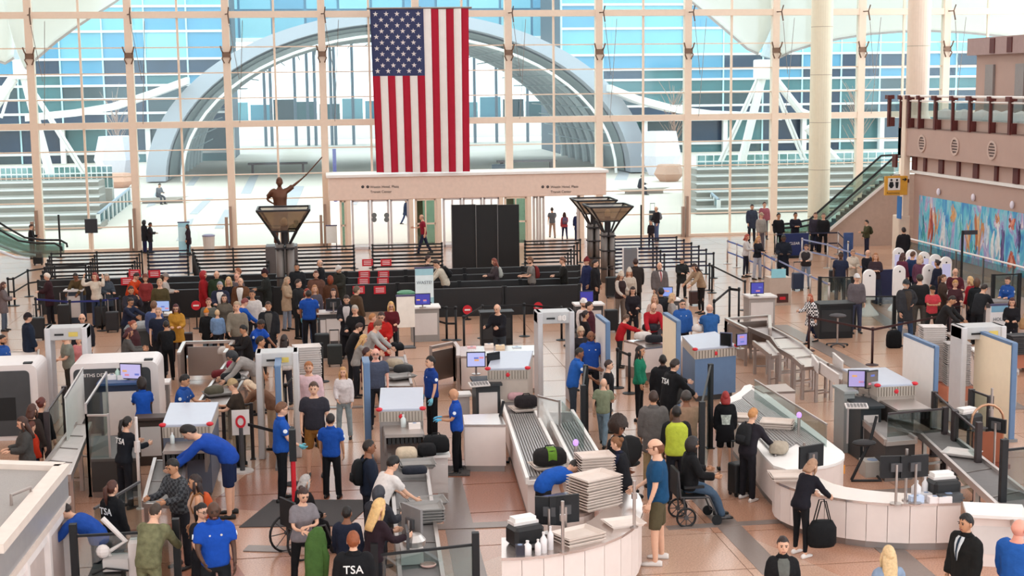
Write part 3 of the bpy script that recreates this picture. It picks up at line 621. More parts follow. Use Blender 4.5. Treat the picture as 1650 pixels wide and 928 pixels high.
ARMS = {  # flex forward, abduct, elbow flex, inward
 'down': (4, 9, 14, 4), 'hold': (14, 8, 78, 22), 'low': (14, 9, 42, 18), 'cross': (22, 10, 82, 62), 'reach': (62, 6, 14, 2), 'reachlow': (38, 6, 16, 4), 'reachup': (95, 10, 20, 5),
 'hair': (75, 45, 118, 20), 'hip': (-18, 38, 70, 55), 'strap': (12, 16, 128, 12), 'face': (35, 14, 125, 24), 'fwd': (28, 7, 66, 8), 'side': (10, 55, 20, -10), 'hang': (8, 5, 10, 0), 'back': (-22, 10, 30, 0), 'armrest': (20, 14, 66, 5)}
LEGS = {'stand': ((0, 0, 4), (0, 0, 4)), 'walk': ((22, 6, 1), (-16, 14, 1)), 'relax': ((6, 8, 5), (-2, 2, 6)), 'sit': ((86, 86, 8), (86, 86, 8)), 'crouch': ((35, 60, 7), (25, 55, 7)), 'wide': ((3, 4, 10), (3, 4, 10)), 'wheel': ((80, 62, 4), (80, 62, 4))}
POSES = {  # bend, head pitch, legs, arm left, arm right
 'stand': (0, 4, 'stand', 'down', 'down'), 'relax': (2, 6, 'relax', 'down', 'low'), 'hold': (3, 14, 'relax', 'hold', 'hold'), 'phone': (3, 20, 'stand', 'hold', 'low'), 'cross': (0, 6, 'wide', 'cross', 'cross'),
 'walk': (6, 4, 'walk', 'back', 'fwd'), 'lean': (28, 14, 'relax', 'reachlow', 'reachlow'), 'bend': (62, 8, 'stand', 'reachlow', 'reachlow'), 'deep': (82, 20, 'wide', 'hang', 'hang'), 'reach': (14, 10, 'relax', 'reach', 'reachlow'), 'reachfar': (22, 8, 'relax', 'reach', 'reach'),
 'hair': (4, 10, 'stand', 'hair', 'hair'), 'hip': (0, 2, 'wide', 'hip', 'down'), 'strap': (4, 8, 'walk', 'strap', 'down'), 'sit': (8, 10, 'sit', 'low', 'low'), 'wheel': (4, 4, 'wheel', 'armrest', 'armrest'), 'face': (2, 8, 'stand', 'face', 'cross'), 'desk': (10, 12, 'stand', 'fwd', 'fwd'), 'readsit': (16, 18, 'sit', 'hold', 'hold'),
 'gun': (2, 6, 'relax', 'hold', 'down'), 'carry': (2, 6, 'stand', 'fwd', 'down'), 'twist': (10, 16, 'relax', 'cross', 'hold'), 'pointer': (6, 2, 'relax', 'reach', 'down')}
def skel(pose, sex):
    bend, hp, legs, aL, aR = POSES[pose]; S = {}; f = sex == 'f'; bR = D(bend)
    LG = LEGS[legs]; hips = {}; low = 0
    for sd, (fl, kn, ab) in zip((-1, 1), LG):
        h = V(sd*.088, 0, -.02); d1 = V(sd*math.sin(D(ab)), math.sin(D(fl))*math.cos(D(ab)), -math.cos(D(fl))*math.cos(D(ab))); k = h+d1*.425
        d2 = V(sd*math.sin(D(ab))*.4, math.sin(D(fl-kn)), -math.cos(D(fl-kn))).normalized(); a = k+d2*.415; hips[sd] = (h, k, a); low = min(low, a.z)
    base = V(0, -.10*math.sin(bR), -low+.075)          # hips shift back when bending
    S['leg'] = {sd: tuple(p+base for p in t) for sd, t in hips.items()}; S['hip'] = base
    ds = [-.11, -.05, .03, .13, .23, .35, .45, .515, .55, .59, .645, .715]; S['spine'] = []; p = base.copy(); last = 0.0
    for i, d in enumerate(ds):
        s = min(1, max(0, (d-.02)/.30)); s = s*s*(3-2*s); th = bR*s
        if d > .53: th = bR*(1-.35*min(1, (d-.53)/.15))
        if d <= 0: q = base+V(0, 0, d)
        else:
            p = p+V(0, math.sin(th), math.cos(th))*(d-last); last = d; q = p.copy()
        S['spine'].append((d, q, th))
    _, hc, th = S['spine'][-1]; ht = th+D(hp); S['head'] = (hc+V(0, .018*math.cos(ht), -.018*math.sin(ht)), ht); thc = S['spine'][6][2]
    sh = S['spine'][7][1]+V(0, 0, 0); S['arm'] = {}; hw = .158 if f else .183
    for sd, nm in ((-1, aL), (1, aR)):
        fl, ab, el, iw = ARMS[nm]; s0 = sh+V(sd*hw, 0, -.025*math.cos(thc)); u = V(sd*math.sin(D(ab)), math.sin(D(fl))*math.cos(D(ab)), -math.cos(D(fl))*math.cos(D(ab))).normalized(); e = s0+u*.285
        w = V(-sd*math.sin(D(iw))+sd*math.sin(D(ab))*.35, math.sin(D(fl+el))*math.cos(D(iw)), -math.cos(D(fl+el))*math.cos(D(iw))).normalized(); w = u if nm == 'statue_arm' else w; S['arm'][sd] = (s0, e, e+w*.245, w)
    S['chest'] = (S['spine'][5][1], thc); S['sex'] = sex
    top = S['head'][0]+V(0, math.sin(ht), math.cos(ht))*.118; S['top'] = top; return S
TORSO = {'m': [(.09, .085, 0), (.152, .112, 0), (.166, .118, 0), (.152, .112, .006), (.156, .112, .008), (.174, .118, .012), (.176, .104, .004), (.142, .08, -.004), (.084, .066, -.006), (.056, .057, 0), (.052, .055, .004)],
         'f': [(.09, .09, 0), (.162, .118, -.004), (.168, .118, -.004), (.132, .096, .004), (.126, .098, .01), (.15, .122, .022), (.148, .096, .006), (.12, .072, -.004), (.07, .058, -.006), (.046, .049, 0), (.043, .048, .004)]}
def torso_rings(S, i0, i1, t, n=18, extra=None):
    R = []
    for i in range(i0, i1+1):
        d, c, th = S['spine'][i]; w, dp, off = TORSO[S['sex']][i]; nn = V(0, math.cos(th), -math.sin(th))
        k = t if i < 8 else t*.6
        R.append([c+V(1, 0, 0)*(math.copysign(abs(math.cos(a))**.85, math.cos(a))*(w+k))+nn*(math.copysign(abs(math.sin(a))**.85, math.sin(a))*(dp+k)+off) for a in (2*math.pi*q/n for q in range(n))])
    return R
def limb(mb, pts, rad, n=10):
    P, Q = [], []
    for i in range(len(pts)-1):
        for s in (0, .33, .66) if i < len(pts)-2 else (0, .33, .66, 1): P.append(pts[i].lerp(pts[i+1], s)); Q.append(rad[i]+(rad[i+1]-rad[i])*s)
    for _ in range(1):
        P = [P[0]]+[(P[k-1]+P[k]*2+P[k+1])/4 for k in range(1, len(P)-1)]+[P[-1]]
    mb.tube(P, Q, n)
def raw_body(S):
    mb = MB(); mb.rings(torso_rings(S, 0, 10, 0)); f = S['sex'] == 'f'; k = .88 if f else 1
    for sd in (-1, 1):
        h, kn, a = S['leg'][sd]; limb(mb, [h+V(0, 0, .03), kn, a, a+V(0, .0, -.03)], [.083, .056, .036, .034]); mb.tube([a+V(0, -.03, -.035), a+V(0, .08, -.045), a+V(0, .14, -.05)], [.035, .036, .02], 8)
        s0, e, w, _ = S['arm'][sd]; c = S['spine'][7][1]; limb(mb, [s0.lerp(c, .35), s0, e, w], [.05*k, .05*k, .037*k, .026*k])
    return mb
def raw_top(S, kind, t=None):
    t = t or {'tee': .020, 'long': .024, 'coat': .036, 'tank': .018}[kind]; mb = MB(); f = S['sex'] == 'f'; k = .9 if f else 1
    R = torso_rings(S, 1, 8, t)
    if kind == 'coat':
        h = S['hip']; L = S['leg']; kc = (L[-1][1]+L[1][1])/2; sitf = 1 if abs(kc.z-h.z) < .2 else 0
        if not sitf:
            lo = h.lerp(kc, .62); w = abs(L[1][1].x-L[-1][1].x)/2
            R = [[lo+V(math.cos(a)*(.19+w*.3), math.sin(a)*(.14+abs(L[1][1].y-L[-1][1].y)*.3), 0) for a in (2*math.pi*q/18 for q in range(18))]]+R
    mb.rings(R)
    for sd in (-1, 1):
        s0, e, w, wd = S['arm'][sd]; c = S['spine'][7][1]
        if kind == 'tee': limb(mb, [s0.lerp(c, .35), s0, s0.lerp(e, .72)], [.055*k+t, .055*k+t, .05*k+t])
        elif kind == 'tank': pass
        else: limb(mb, [s0.lerp(c, .35), s0, e, w-wd*.005], [.052*k+t, .053*k+t, .043*k+t, .032*k+t])
    return mb
def raw_bot(S, kind):
    mb = MB(); t = .006
    mb.rings(torso_rings(S, 0, 2, t))
    for sd in (-1, 1):
        h, k, a = S['leg'][sd]
        if kind == 'shorts': limb(mb, [h+V(0, 0, .03), h.lerp(k, .5), h.lerp(k, .95)], [.096, .09, .082])
        elif kind == 'leggings': limb(mb, [h+V(0, 0, .03), k, a+V(0, 0, .02)], [.09, .063, .045])
        elif kind == 'wide': limb(mb, [h+V(0, 0, .03), k, a-V(0, 0, .02)], [.097, .085, .088])
        else: limb(mb, [h+V(0, 0, .03), k, a-V(0, 0, .02)], [.095, .073, .062])
    return mb
# ---- heads, hair, hands, shoes in their own frames
def headmesh():
    mb = MB(); n, m_ = 18, 13; R = []
    for j in range(m_):
        a = (j+.25)/(m_-1+.5)*math.pi; z = -math.cos(a); r_ = math.sin(a); ring = []
        for i in range(n):
            t = 2*math.pi*i/n; x, y = r_*math.cos(t), r_*math.sin(t); X, Y, Z = x*.076, y*.096, z*.118
            if z < 0: X *= 1+.30*z; Y *= (1+.10*z) if y > 0 else (1+.45*z)
            if y > 0 and z < -.3: Y += .010
            if y > .6 and -.05 < z < .35: Y -= .006
            ring.append((X, Y, Z))
        R.append(ring)
    mb.rings(R)
    mb.add([(-.008, .09, .022), (.008, .09, .022), (.017, .088, -.022), (0, .117, -.018), (-.017, .088, -.022), (0, .09, -.03)], [(0, 3, 1), (1, 3, 2), (0, 4, 3), (4, 5, 3), (5, 2, 3)])
    for s in (-1, 1): mb.ball((s*.077, -.008, -.002), .010, .022, .034, 8, 5)
    mb.m = 1
    for s in (-1, 1):
        mb.ball((s*.031, .083, .014), .013, .009, .008, 6, 4); mb.box(s*.031-.017, s*.031+.017, .083, .093, .033, .039)
    mb.m = 2; mb.box(-.022, .022, .083, .0935, -.058, -.046); mb.m = 0
    return mb
HEAD = headmesh()
def hairshell(keep, k=1.08, dz=.006, n=20, m_=14, bumpy=0, seed=1):
    mb = MB(); rnd = random.Random(seed); P = []
    for j in range(m_):
        a = (j+.25)/(m_-1+.5)*math.pi; z = -math.cos(a); r_ = math.sin(a)
        for i in range(n):
            t = 2*math.pi*i/n; x, y = r_*math.cos(t), r_*math.sin(t); q = k*(1+bumpy*rnd.uniform(-1, 1)); X, Y, Z = x*.079*q, y*.097*q-.004, z*.118*q+dz
            if z < 0: X *= 1+.2*z
            P.append((X, Y, Z))
    mb.v = P
    for j in range(m_-1):
        for i in range(n):
            q = (j*n+i, j*n+(i+1) % n, (j+1)*n+(i+1) % n, (j+1)*n+i); c = [sum(P[w][e] for w in q)/4 for e in range(3)]
            if keep(*c): mb.face(q)
    if keep(0, 0, .12): mb.face([(m_-1)*n+i for i in range(n)])
    us = sorted({i for f in mb.f for i in f}); mp_ = {o: i for i, o in enumerate(us)}; mb.v = [mb.v[i] for i in us]; mb.f = [tuple(mp_[i] for i in f) for f in mb.f]
    return mb
def hline(tab):
    def h(x, y):
        if y >= tab[0][0]: return tab[0][1]
        for (y0, z0), (y1, z1) in zip(tab[:-1], tab[1:]):
            if y >= y1: return z1+(z0-z1)*(y-y1)/(y0-y1)
        return tab[-1][1]
    return h
H_SHORT = hline([(.10, .068), (.06, .060), (.035, .03), (.0, .008), (-.03, -.035), (-.07, -.075)]); H_FULL = hline([(.10, .078), (.06, .070), (.035, .045), (.015, -.01), (-.02, -.06), (-.06, -.09)])
def hairfit(h, k=1.12, n=34, m_=26, bumpy=.02, seed=1):
    """hair that hugs the scalp at the hairline and swells above it"""
    mb = MB(); rnd = random.Random(seed); P = []; ok = []
    for j in range(m_):
        a = (j+.25)/(m_-1+.5)*math.pi; z = -math.cos(a); r_ = math.sin(a)
        for i in range(n):
            t = 2*math.pi*i/n; x, y = r_*math.cos(t), r_*math.sin(t); X, Y, Z = x*.076, y*.096, z*.118
            if z < 0: X *= 1+.30*z; Y *= (1+.10*z) if y > 0 else (1+.45*z)
            e = (Z-h(X, Y)+.006*math.sin(t*11)+.004*rnd.uniform(-1, 1)); s = max(0, min(1, e/.05)); q = 1.012+(k-1.012)*s*(2-s)+bumpy*s*math.sin(t*9+z*14)*.6+bumpy*s*rnd.uniform(-.6, .6)
            P.append((X*q, Y*q-.003*s, Z*q+.004*s)); ok.append(e > -.004)
    mb.v = P
    for j in range(m_-1):
        for i in range(n):
            q = (j*n+i, j*n+(i+1) % n, (j+1)*n+(i+1) % n, (j+1)*n+i)
            if all(ok[w] for w in q): mb.face(q)
    mb.face([(m_-1)*n+i for i in range(n)])
    us = sorted({i for f in mb.f for i in f}); mp_ = {o: i for i, o in enumerate(us)}; mb.v = [mb.v[i] for i in us]; mb.f = [tuple(mp_[i] for i in f) for f in mb.f]
    return mb
def hairmesh(st):
    if st == 'short': return hairfit(H_SHORT, 1.15)
    if st == 'buzz': return hairfit(H_SHORT, 1.04, 30, 22, .004)
    if st == 'balding': return hairshell(lambda x, y, z: -.06 < z < .045 and y < .02 and z > (-.01 if y > -.03 else -.06), 1.06, 0)
    if st == 'afro': return hairshell(lambda x, y, z: z > -.05 and not (y > .07 and z < .05), 1.75, .05, 24, 16, bumpy=.05)
    if st == 'curly': return hairshell(lambda x, y, z: not (y > .05 and z < .06) and z > -.12, 1.28, .005, bumpy=.09)
    if st in ('long', 'bob'):
        mb = hairfit(H_FULL, 1.13, 34, 26, .025); L = .34 if st == 'long' else .16; R = []
        for s in (0, .25, .5, .75, 1):
            z = .02-L*s; cy = -.035-.045*s; rx, ry = .088+.022*math.sin(math.pi*s*.8)-.02*s, .058-.012*s
            R.append([(rx*math.cos(t), cy+ry*math.sin(t), z) for t in (2*math.pi*q/14 for q in range(14))])
        mb.rings(R)
        for s in (-1, 1): mb.tube([V(s*.07, .02, .03), V(s*.084, .03, -.06), V(s*.08, .035, -.06-L*.5)], [.02, .024, .01], 7)
        return mb
    if st == 'bun': return hairfit(H_FULL, 1.08, 34, 26, .012).ball((0, -.11, .05), .042, .042, .042, 10, 7)
    if st == 'pony': return hairfit(H_FULL, 1.08, 34, 26, .012).tube([V(0, -.10, .05), V(0, -.14, .02), V(0, -.135, -.10), V(0, -.11, -.24)], [.02, .035, .032, .012], 8)
    if st == 'cap':
        return hairshell(lambda x, y, z: z > .035, 1.13, .012)
    if st == 'visor': return MB().prism([(.068*math.cos(t), .07+.10*math.sin(t)) for t in (math.pi*q/10 for q in range(11))], .046, .054)
    if st == 'beanie': return hairshell(lambda x, y, z: z > (.03 if y > -.03 else -.02), 1.16, .012).ball((0, -.02, .135), .05, .05, .04, 10, 6)
    if st == 'hood': return hairshell(lambda x, y, z: not (y > .05 and -.10 < z < .07), 1.26, -.005)
    if st == 'beard': return hairshell(lambda x, y, z: y > .005 and z < -.028 and (abs(x) > .018 or z < -.05), 1.05, .002)
_HR = {}
def hair_me(st):
    if st not in _HR:
        me = hairmesh(st).mesh('hair', smooth=True); _HR[st] = me
    return _HR[st]
gm = MB()
for s in (-1, 1): gm.tube([V(s*.032+.02*math.cos(t), .10, .014+.014*math.sin(t)) for t in (2*math.pi*q/8 for q in range(9))], .0035, 4)
gm.tube([V(-.012, .10, .016), V(.012, .10, .016)], .003, 4)
for s in (-1, 1): gm.tube([V(s*.052, .098, .018), V(s*.08, .0, .014)], .003, 4)
GLASSES = gm.mesh('glasses')
def handmb(curl=35):
    mb = MB()   # along -Z from wrist, palm faces +Y, thumb toward +X
    mb.rings([[(w*math.cos(t), d*math.sin(t)+.002, z) for t in (2*math.pi*q/10 for q in range(10))] for w, d, z in ((.024, .019, .015), (.030, .017, -.02), (.040, .016, -.06), (.040, .014, -.088))])
    for i, (x, L) in enumerate(((.030, .070), (.0105, .080), (-.0095, .074), (-.029, .058))):
        p = V(x, .002, -.082); c = D(curl); d1 = V(x*.25, math.sin(c*.4), -math.cos(c*.4)).normalized(); d2 = V(0, math.sin(c), -math.cos(c)); d3 = V(0, math.sin(c*1.5), -math.cos(c*1.5))
        mb.tube([p, p+d1*L*.45, p+d1*L*.45+d2*L*.32, p+d1*L*.45+d2*L*.32+d3*L*.26], [.0095, .009, .0082, .0065], 6)
    mb.tube([V(.030, .004, -.02), V(.052, .014, -.045), V(.056, .024, -.072), V(.050, .030, -.09)], [.012, .011, .0095, .007], 6)
    return mb
HANDMB = handmb(); HANDGRIP = handmb(62)
def shoemesh():
    mb = MB(); R = []
    for y, w, h in ((-.085, .028, .07), (-.06, .037, .085), (.0, .04, .088), (.06, .043, .065), (.12, .047, .05), (.165, .038, .04), (.185, .015, .025)):
        R.append([(w*math.cos(t)*(1 if math.sin(t) < 0 else .9), y, max(0, .035+(h-.035)*math.sin(t) if math.sin(t) > 0 else .035*(1+math.sin(t)*1.3))) for t in (2*math.pi*q/12 for q in range(12))])
    return mb.rings(R).mesh('shoe', smooth=True)
SHOE = shoemesh()
PATCH = MB().lathe((0, 0, 0), [(.002, .014), (.035, .012), (.036, 0), (.002, 0)], 10).mesh('patch')
# ---- requests collected first, all surfaces evaluated in one batch
PEOPLE = []; _CACHE = {}
def person(px, py, label, face=180, pose='stand', top='tee 1d4f9e', bot='pants 1c1c20', hair='short 2a1c14', skn='c99a7e', sex='m', H=None, foot=None, w=1.0, shoe='1b1a1a', hat=None, beard=None, glasses=False, gloves=None, z0=0, turn=0, officer=False, tsa=False, pack=None, packlab=None, vest=None, inner=None, tie=None, bprint=None, seat=None, group=None):
    PEOPLE.append(dict(locals()))
def hm(S):   # head matrix
    c, th = S['head']; return Matrix.Translation(c) @ Matrix.Rotation(-th, 4, 'X')
def hand_mtx(S, sd):
    s0, e, w, d = S['arm'][sd]; z = -d; x = V(0, 1, 0); x = (x-z*x.dot(z))
    if x.length < .2: x = V(0, 0, 1)-z*z.z
    x.normalize(); y = z.cross(x); M = Matrix((x, y, z)).transposed().to_4x4(); M.translation = w
    if (y.x*sd) > 0: M = M @ Matrix.Scale(-1, 4, (0, 1, 0))
    return M
def xf(mb, M, src):
    mi = mb.m; b = len(mb.v); mb.v += [tuple(M @ Vector(v)) for v in src.v]
    for f, k in zip(src.f, src.mi): mb.f.append(tuple(b+i for i in f)); mb.mi.append(k)
def folds(me, key):
    from mathutils import noise
    k = {'coat': .012, 'long': .009, 'tee': .007}.get(key[-1], .007)
    for v in me.vertices:
        p = v.co; a = noise.noise(Vector((p.x*7, p.y*7, p.z*15)))+.6*noise.noise(Vector((p.x*16+3, p.y*16, p.z*28))); v.co = p+v.normal*(a*k)
    me.update()
def front_panel(S, t, m0=.14, m1=.62, i0=2, i1=8, lift=.012, back=1):
    mb = MB(); R = []
    for i in range(i0, i1+1):
        d, c, th = S['spine'][i]; w, dp, off = TORSO[S['sex']][i]; nn = V(0, math.cos(th), -math.sin(th)); h = m0+(m1-m0)*(i-i0)/(i1-i0); k = (t if i < 8 else t*.6)+lift
        R.append([c+V(1, 0, 0)*(math.sin(a)*(w+k))+nn*(back*math.copysign(abs(math.cos(a))**.85, math.cos(a))*(dp+k)+off) for a in (h*(-1+2*q/6) for q in range(7))])
    n = 7; mb.v = [tuple(p) for r in R for p in r]
    for j in range(len(R)-1):
        for i in range(n-1): mb.face((j*n+i, j*n+i+1, (j+1)*n+i+1, (j+1)*n+i))
    return mb
def collar_mesh(S, t):
    R = []
    for (i, k, up) in ((8, t*.6+.004, -.01), (8, t*.6+.012, .005), (9, .016, .0), (9, .018, .012), (9, .006, .012)):
        d, c, th = S['spine'][i]; w, dp, off = TORSO[S['sex']][i]; nn = V(0, math.cos(th), -math.sin(th)); u = V(0, math.sin(th), math.cos(th))
        R.append([c+u*up+V(1, 0, 0)*(math.cos(a)*(w+k))+nn*(math.sin(a)*(dp+k)+off-.012*math.sin(a)) for a in (2*math.pi*q/16 for q in range(16))])
    return MB().rings(R, cap=False)
_T = {'tee': .020, 'long': .024, 'coat': .036, 'tank': .018}
def cached(key, fn):
    if key not in _CACHE: _CACHE[key] = fn().mesh(key[0], smooth=True)
    return _CACHE[key]
def build_people():
    req = {}
    for P in PEOPLE:
        sx = P['sex']; po = P['pose']; S = _CACHE.setdefault(('S', po, sx), None) or skel(po, sx); _CACHE[('S', po, sx)] = S
        for key, fn, vs in ((('body', po, sx), lambda S=S: raw_body(S), .019), (('top', po, sx, P['top'].split()[0]), lambda S=S, k=P['top'].split()[0]: raw_top(S, k), .022), (('bot', po, sx, P['bot'].split()[0]), lambda S=S, k=P['bot'].split()[0]: raw_bot(S, k), .023)):
            if key not in req: req[key] = (fn, vs)
        if P['vest']: req[('vest', po, sx, 'tank')] = (lambda S=S: raw_top(S, 'tank', .046), .022)
    objs = []
    for key, (fn, vs) in req.items():
        me = fn().mesh('raw'); o = bpy.data.objects.new('raw', me); r = o.modifiers.new('r', 'REMESH'); r.mode = 'VOXEL'; r.voxel_size = vs
        s = o.modifiers.new('s', 'SMOOTH'); s.factor = .5; s.iterations = 5 if key[0] != 'body' else 3
        d = o.modifiers.new('d', 'DECIMATE'); d.ratio = .32; objs.append(o)
    for key, me in zip(req, evaluate(objs)):
        me.name = key[0]; me.materials.clear()
        if key[0] == 'body':
            S = _CACHE[('S', key[1], key[2])]; mb = MB(); mb.v = [tuple(v.co) for v in me.vertices]; mb.f = [tuple(p.vertices) for p in me.polygons]; mb.mi = [0]*len(mb.f)
            xf(mb, hm(S) @ Matrix.Scale(1.06, 4), HEAD)
            for sd in (-1, 1): xf(mb, hand_mtx(S, sd), HANDMB)
            me = mb.mesh('body')
        else: folds(me, key)
        me.polygons.foreach_set('use_smooth', [True]*len(me.polygons)); _CACHE[key] = me
    gl_me = {}
    dark, lip = mat('2b1f1a', .5), mat('9c5f55', .5)
    for P in PEOPLE:
        S = _CACHE[('S', P['pose'], P['sex'])]; Ht = P['H'] or (1.66 if P['sex'] == 'f' else 1.77); rot = -D(P['face']); Rz = Matrix.Rotation(rot, 3, 'Z'); top = S['top']
        if P['foot'] is not None:
            base = G(P['foot'][0], P['foot'][1], P['z0']); d = ray(P['px'], P['py']); off = Rz @ V(top.x, top.y, 0)
            tt = math.hypot(base.x, base.y)/math.hypot(d.x, d.y); zt = CH+d.z*tt-P['z0']; s = zt/top.z
            s = max(.8, min(1.18, s)) if P['H'] is None else P['H']/1.75
        else:
            s = Ht/1.75; q = G(P['px'], P['py'], P['z0']+top.z*s); off = Rz @ V(top.x*s, top.y*s, 0); base = V(q.x-off.x, q.y-off.y, P['z0'])
        t = thing('person', base, P['label'], 'person', P['group']); t.rotation_euler = (0, 0, rot); t.scale = (s*P['w'], s*P['w'], s)
        P['obj'] = t; P['M'] = Matrix.Translation(base) @ Matrix.Rotation(rot, 4, 'Z') @ Matrix.Diagonal((s*P['w'], s*P['w'], s, 1)); P['S'] = S
        put(_CACHE[('body', P['pose'], P['sex'])], 'body', [skin(P['skn']), dark, lip], t)
        tk, tcol = P['top'].split(); bk, bcol = P['bot'].split()
        tp = put(_CACHE[('top', P['pose'], P['sex'], tk)], {'tee': 'shirt', 'long': 'sweater', 'coat': 'coat', 'tank': 'vest_top'}[tk], cloth(tcol), t); ORG[tp.name] = Vector(base)
        put(_CACHE[('bot', P['pose'], P['sex'], bk)], {'shorts': 'shorts', 'leggings': 'leggings'}.get(bk, 'trousers'), cloth(bcol), t)
        if tk == 'coat' or P['officer'] or P['inner']: put(cached(('collar', P['pose'], P['sex'], tk), lambda: collar_mesh(S, _T[tk])), 'collar', cloth(tcol), tp)
        if P['inner']: put(cached(('shirt_front', P['pose'], P['sex'], tk), lambda: front_panel(S, _T[tk], .05, .5, 4)) if P['tie'] else cached(('open_front', P['pose'], P['sex'], tk), lambda: front_panel(S, _T[tk])), 'shirt_front', cloth(P['inner']), tp)
        if P['tie']: put(cached(('tie', P['pose'], P['sex'], tk), lambda: front_panel(S, _T[tk], .04, .12, 4, 8, .018)), 'necktie', cloth(P['tie']), tp)
        if P['bprint']: put(cached(('back_print', P['pose'], P['sex'], tk), lambda: front_panel(S, _T[tk], .5, .62, 3, 5, .014, -1)), 'back_print', mat(P['bprint'], .8, 0, .6, 25), tp)
        if P['vest']: put(_CACHE[('vest', P['pose'], P['sex'], 'tank')], 'waistcoat', cloth(P['vest']), t)
        HM = hm(S) @ Matrix.Scale(1.06, 4)
        if P['hair']:
            hs, hc = P['hair'].split(); put(hair_me(hs), 'hood' if hs == 'hood' else 'hair', mat(hc, .55, 0, .25, 30, .4, .4), t, mtx=HM)
        if P['hat']:
            hs, hc = P['hat'].split(); ht_ = put(hair_me(hs), 'hat', cloth(hc), t, mtx=HM)
            if hs == 'cap': put(hair_me('visor'), 'visor', cloth(hc), ht_)
        if P['beard']: put(hair_me('beard'), 'beard', mat(P['beard'], .7, 0, .25, 30), t, mtx=HM)
        if P['glasses']: put(GLASSES, 'glasses', black, t, mtx=HM)
        for sd in (-1, 1):
            a = S['leg'][sd][2]; M = Matrix.Translation((a.x, a.y, max(0, a.z-.085)))
            put(SHOE, 'shoe', mat(P['shoe'], .5), t, mtx=M)
            if P['gloves']:
                if 'glove' not in gl_me: gl_me['glove'] = HANDMB.mesh('glove', smooth=True)
                put(gl_me['glove'], 'glove', mat(P['gloves'], .4), t, mtx=hand_mtx(S, sd) @ Matrix.Scale(1.09, 4))
        if P['officer']:
            for sd in (-1, 1):
                s0, e, w, d = S['arm'][sd]; m_ = s0.lerp(e, .42); x = V(sd, 0, 0); dirn = (e-s0).normalized(); z = (x-dirn*x.dot(dirn)).normalized(); y = dirn; X = y.cross(z); M = Matrix((X, y, z)).transposed().to_4x4(); M.translation = m_+z*(.062 if P['sex'] == 'm' else .057)
                put(PATCH, 'shoulder_patch', mat('dfe3ea', .6), tp, mtx=M)
            c, th = S['chest']; nn = V(0, math.cos(th), -math.sin(th)); up = V(0, math.sin(th), math.cos(th))
            for x_, nm, mm_, sz in ((-.07, 'badge', mat('e3e0da', .4, .2), .42), (.07, 'name_tag', mat('c9ccd2', .4), .36)):
                M = Matrix((V(1, 0, 0), up, nn)).transposed().to_4x4(); M = M @ Matrix.Scale(sz, 4); M.translation = c+up*.07+V(x_, 0, 0)+nn*.142; put(PATCH, nm, mm_, tp, mtx=M)
        if P['tsa']:
            c, th = S['chest']; nn = V(0, math.cos(th), -math.sin(th)); up = V(0, math.sin(th), math.cos(th)); z = -nn; x = up.cross(z).normalized(); y = z.cross(x)
            off = .12 if tk != 'coat' else .145
            M = Matrix((x*.155, y*.155, z*.155)).transposed().to_4x4(); M.translation = c+up*.02-nn*off
            o = put(TEXT['TSA'], 'lettering', mat('e8e6e4', .6), tp, mtx=M)
            sw = o.modifiers.new('wrap', 'SOLIDIFY'); sw.thickness = .02; sw.offset = 0
        if P['pack']: backpack(P)
        if P['seat']:
            hp = P['M'] @ S['hip']; k, lab = P['seat'].split(':')
            if k == 'chair': chair((hp.x, hp.y, 0), lab, hp.z-.19, True, '26262a', math.degrees(rot)+180, world=True)
            else: wheelchair((hp.x, hp.y, 0), math.degrees(rot), lab, k == 'big', world=True)
def wpt(P, p): return P['M'] @ Vector(p)
def packmesh():
    mb = MB(); R = []
    for z, w, d0, d1 in ((-.20, .10, 0, .08), (-.185, .14, -.01, .13), (-.08, .155, -.01, .16), (.08, .15, -.01, .14), (.17, .12, -.01, .10), (.20, .07, 0, .06)):
        R.append([(w*math.copysign(abs(math.cos(t))**.6, math.cos(t)), -((d0+d1)/2+(d1-d0)/2*math.copysign(abs(math.sin(t))**.6, math.sin(t))), z) for t in (2*math.pi*q/16 for q in range(16))])
    return mb.rings(R).mesh('pack_body', smooth=True)
PACK = packmesh()
PKP = MB().rings([[(w*math.cos(t), -.13-d*math.sin(t)*.5-d*.5, z) for t in (2*math.pi*q/12 for q in range(12))] for z, w, d in ((-.15, .06, .03), (-.13, .11, .06), (-.03, .11, .05), (-.01, .07, .02))]).mesh('front_pocket', smooth=True)
STR = MB()
for s in (-1, 1): STR.tube([V(s*.085, -.0, .16), V(s*.1, .06, .235), V(s*.115, .17, .19), V(s*.125, .215, .05), V(s*.13, .18, -.08), V(s*.13, .03, -.15)], .016, 6)
STR = STR.mesh('straps', smooth=True)
def backpack(P):
    S = P['S']; c, th = S['chest']; up = V(0, math.sin(th), math.cos(th)); nn = V(0, math.cos(th), -math.sin(th)); b = c+up*-.02-nn*(.10 if P['sex'] == 'f' else .115)
    M = P['M'] @ Matrix.Translation(b) @ Matrix.Rotation(-th, 4, 'X'); o = bpy.data.objects.new('backpack', None); col.objects.link(o); o.matrix_world = M; o.empty_display_size = .1
    tag(o, P['packlab'] or ('backpack on the back of the '+P['label'])[:90], 'backpack')
    k = P['pack'].split(); pb = put(PACK, 'pack_body', cloth(k[0]), o); put(PKP, 'front_pocket', cloth(k[1] if len(k) > 1 else k[0]), pb); put(STR, 'straps', cloth(k[1] if len(k) > 1 else k[0]), o)
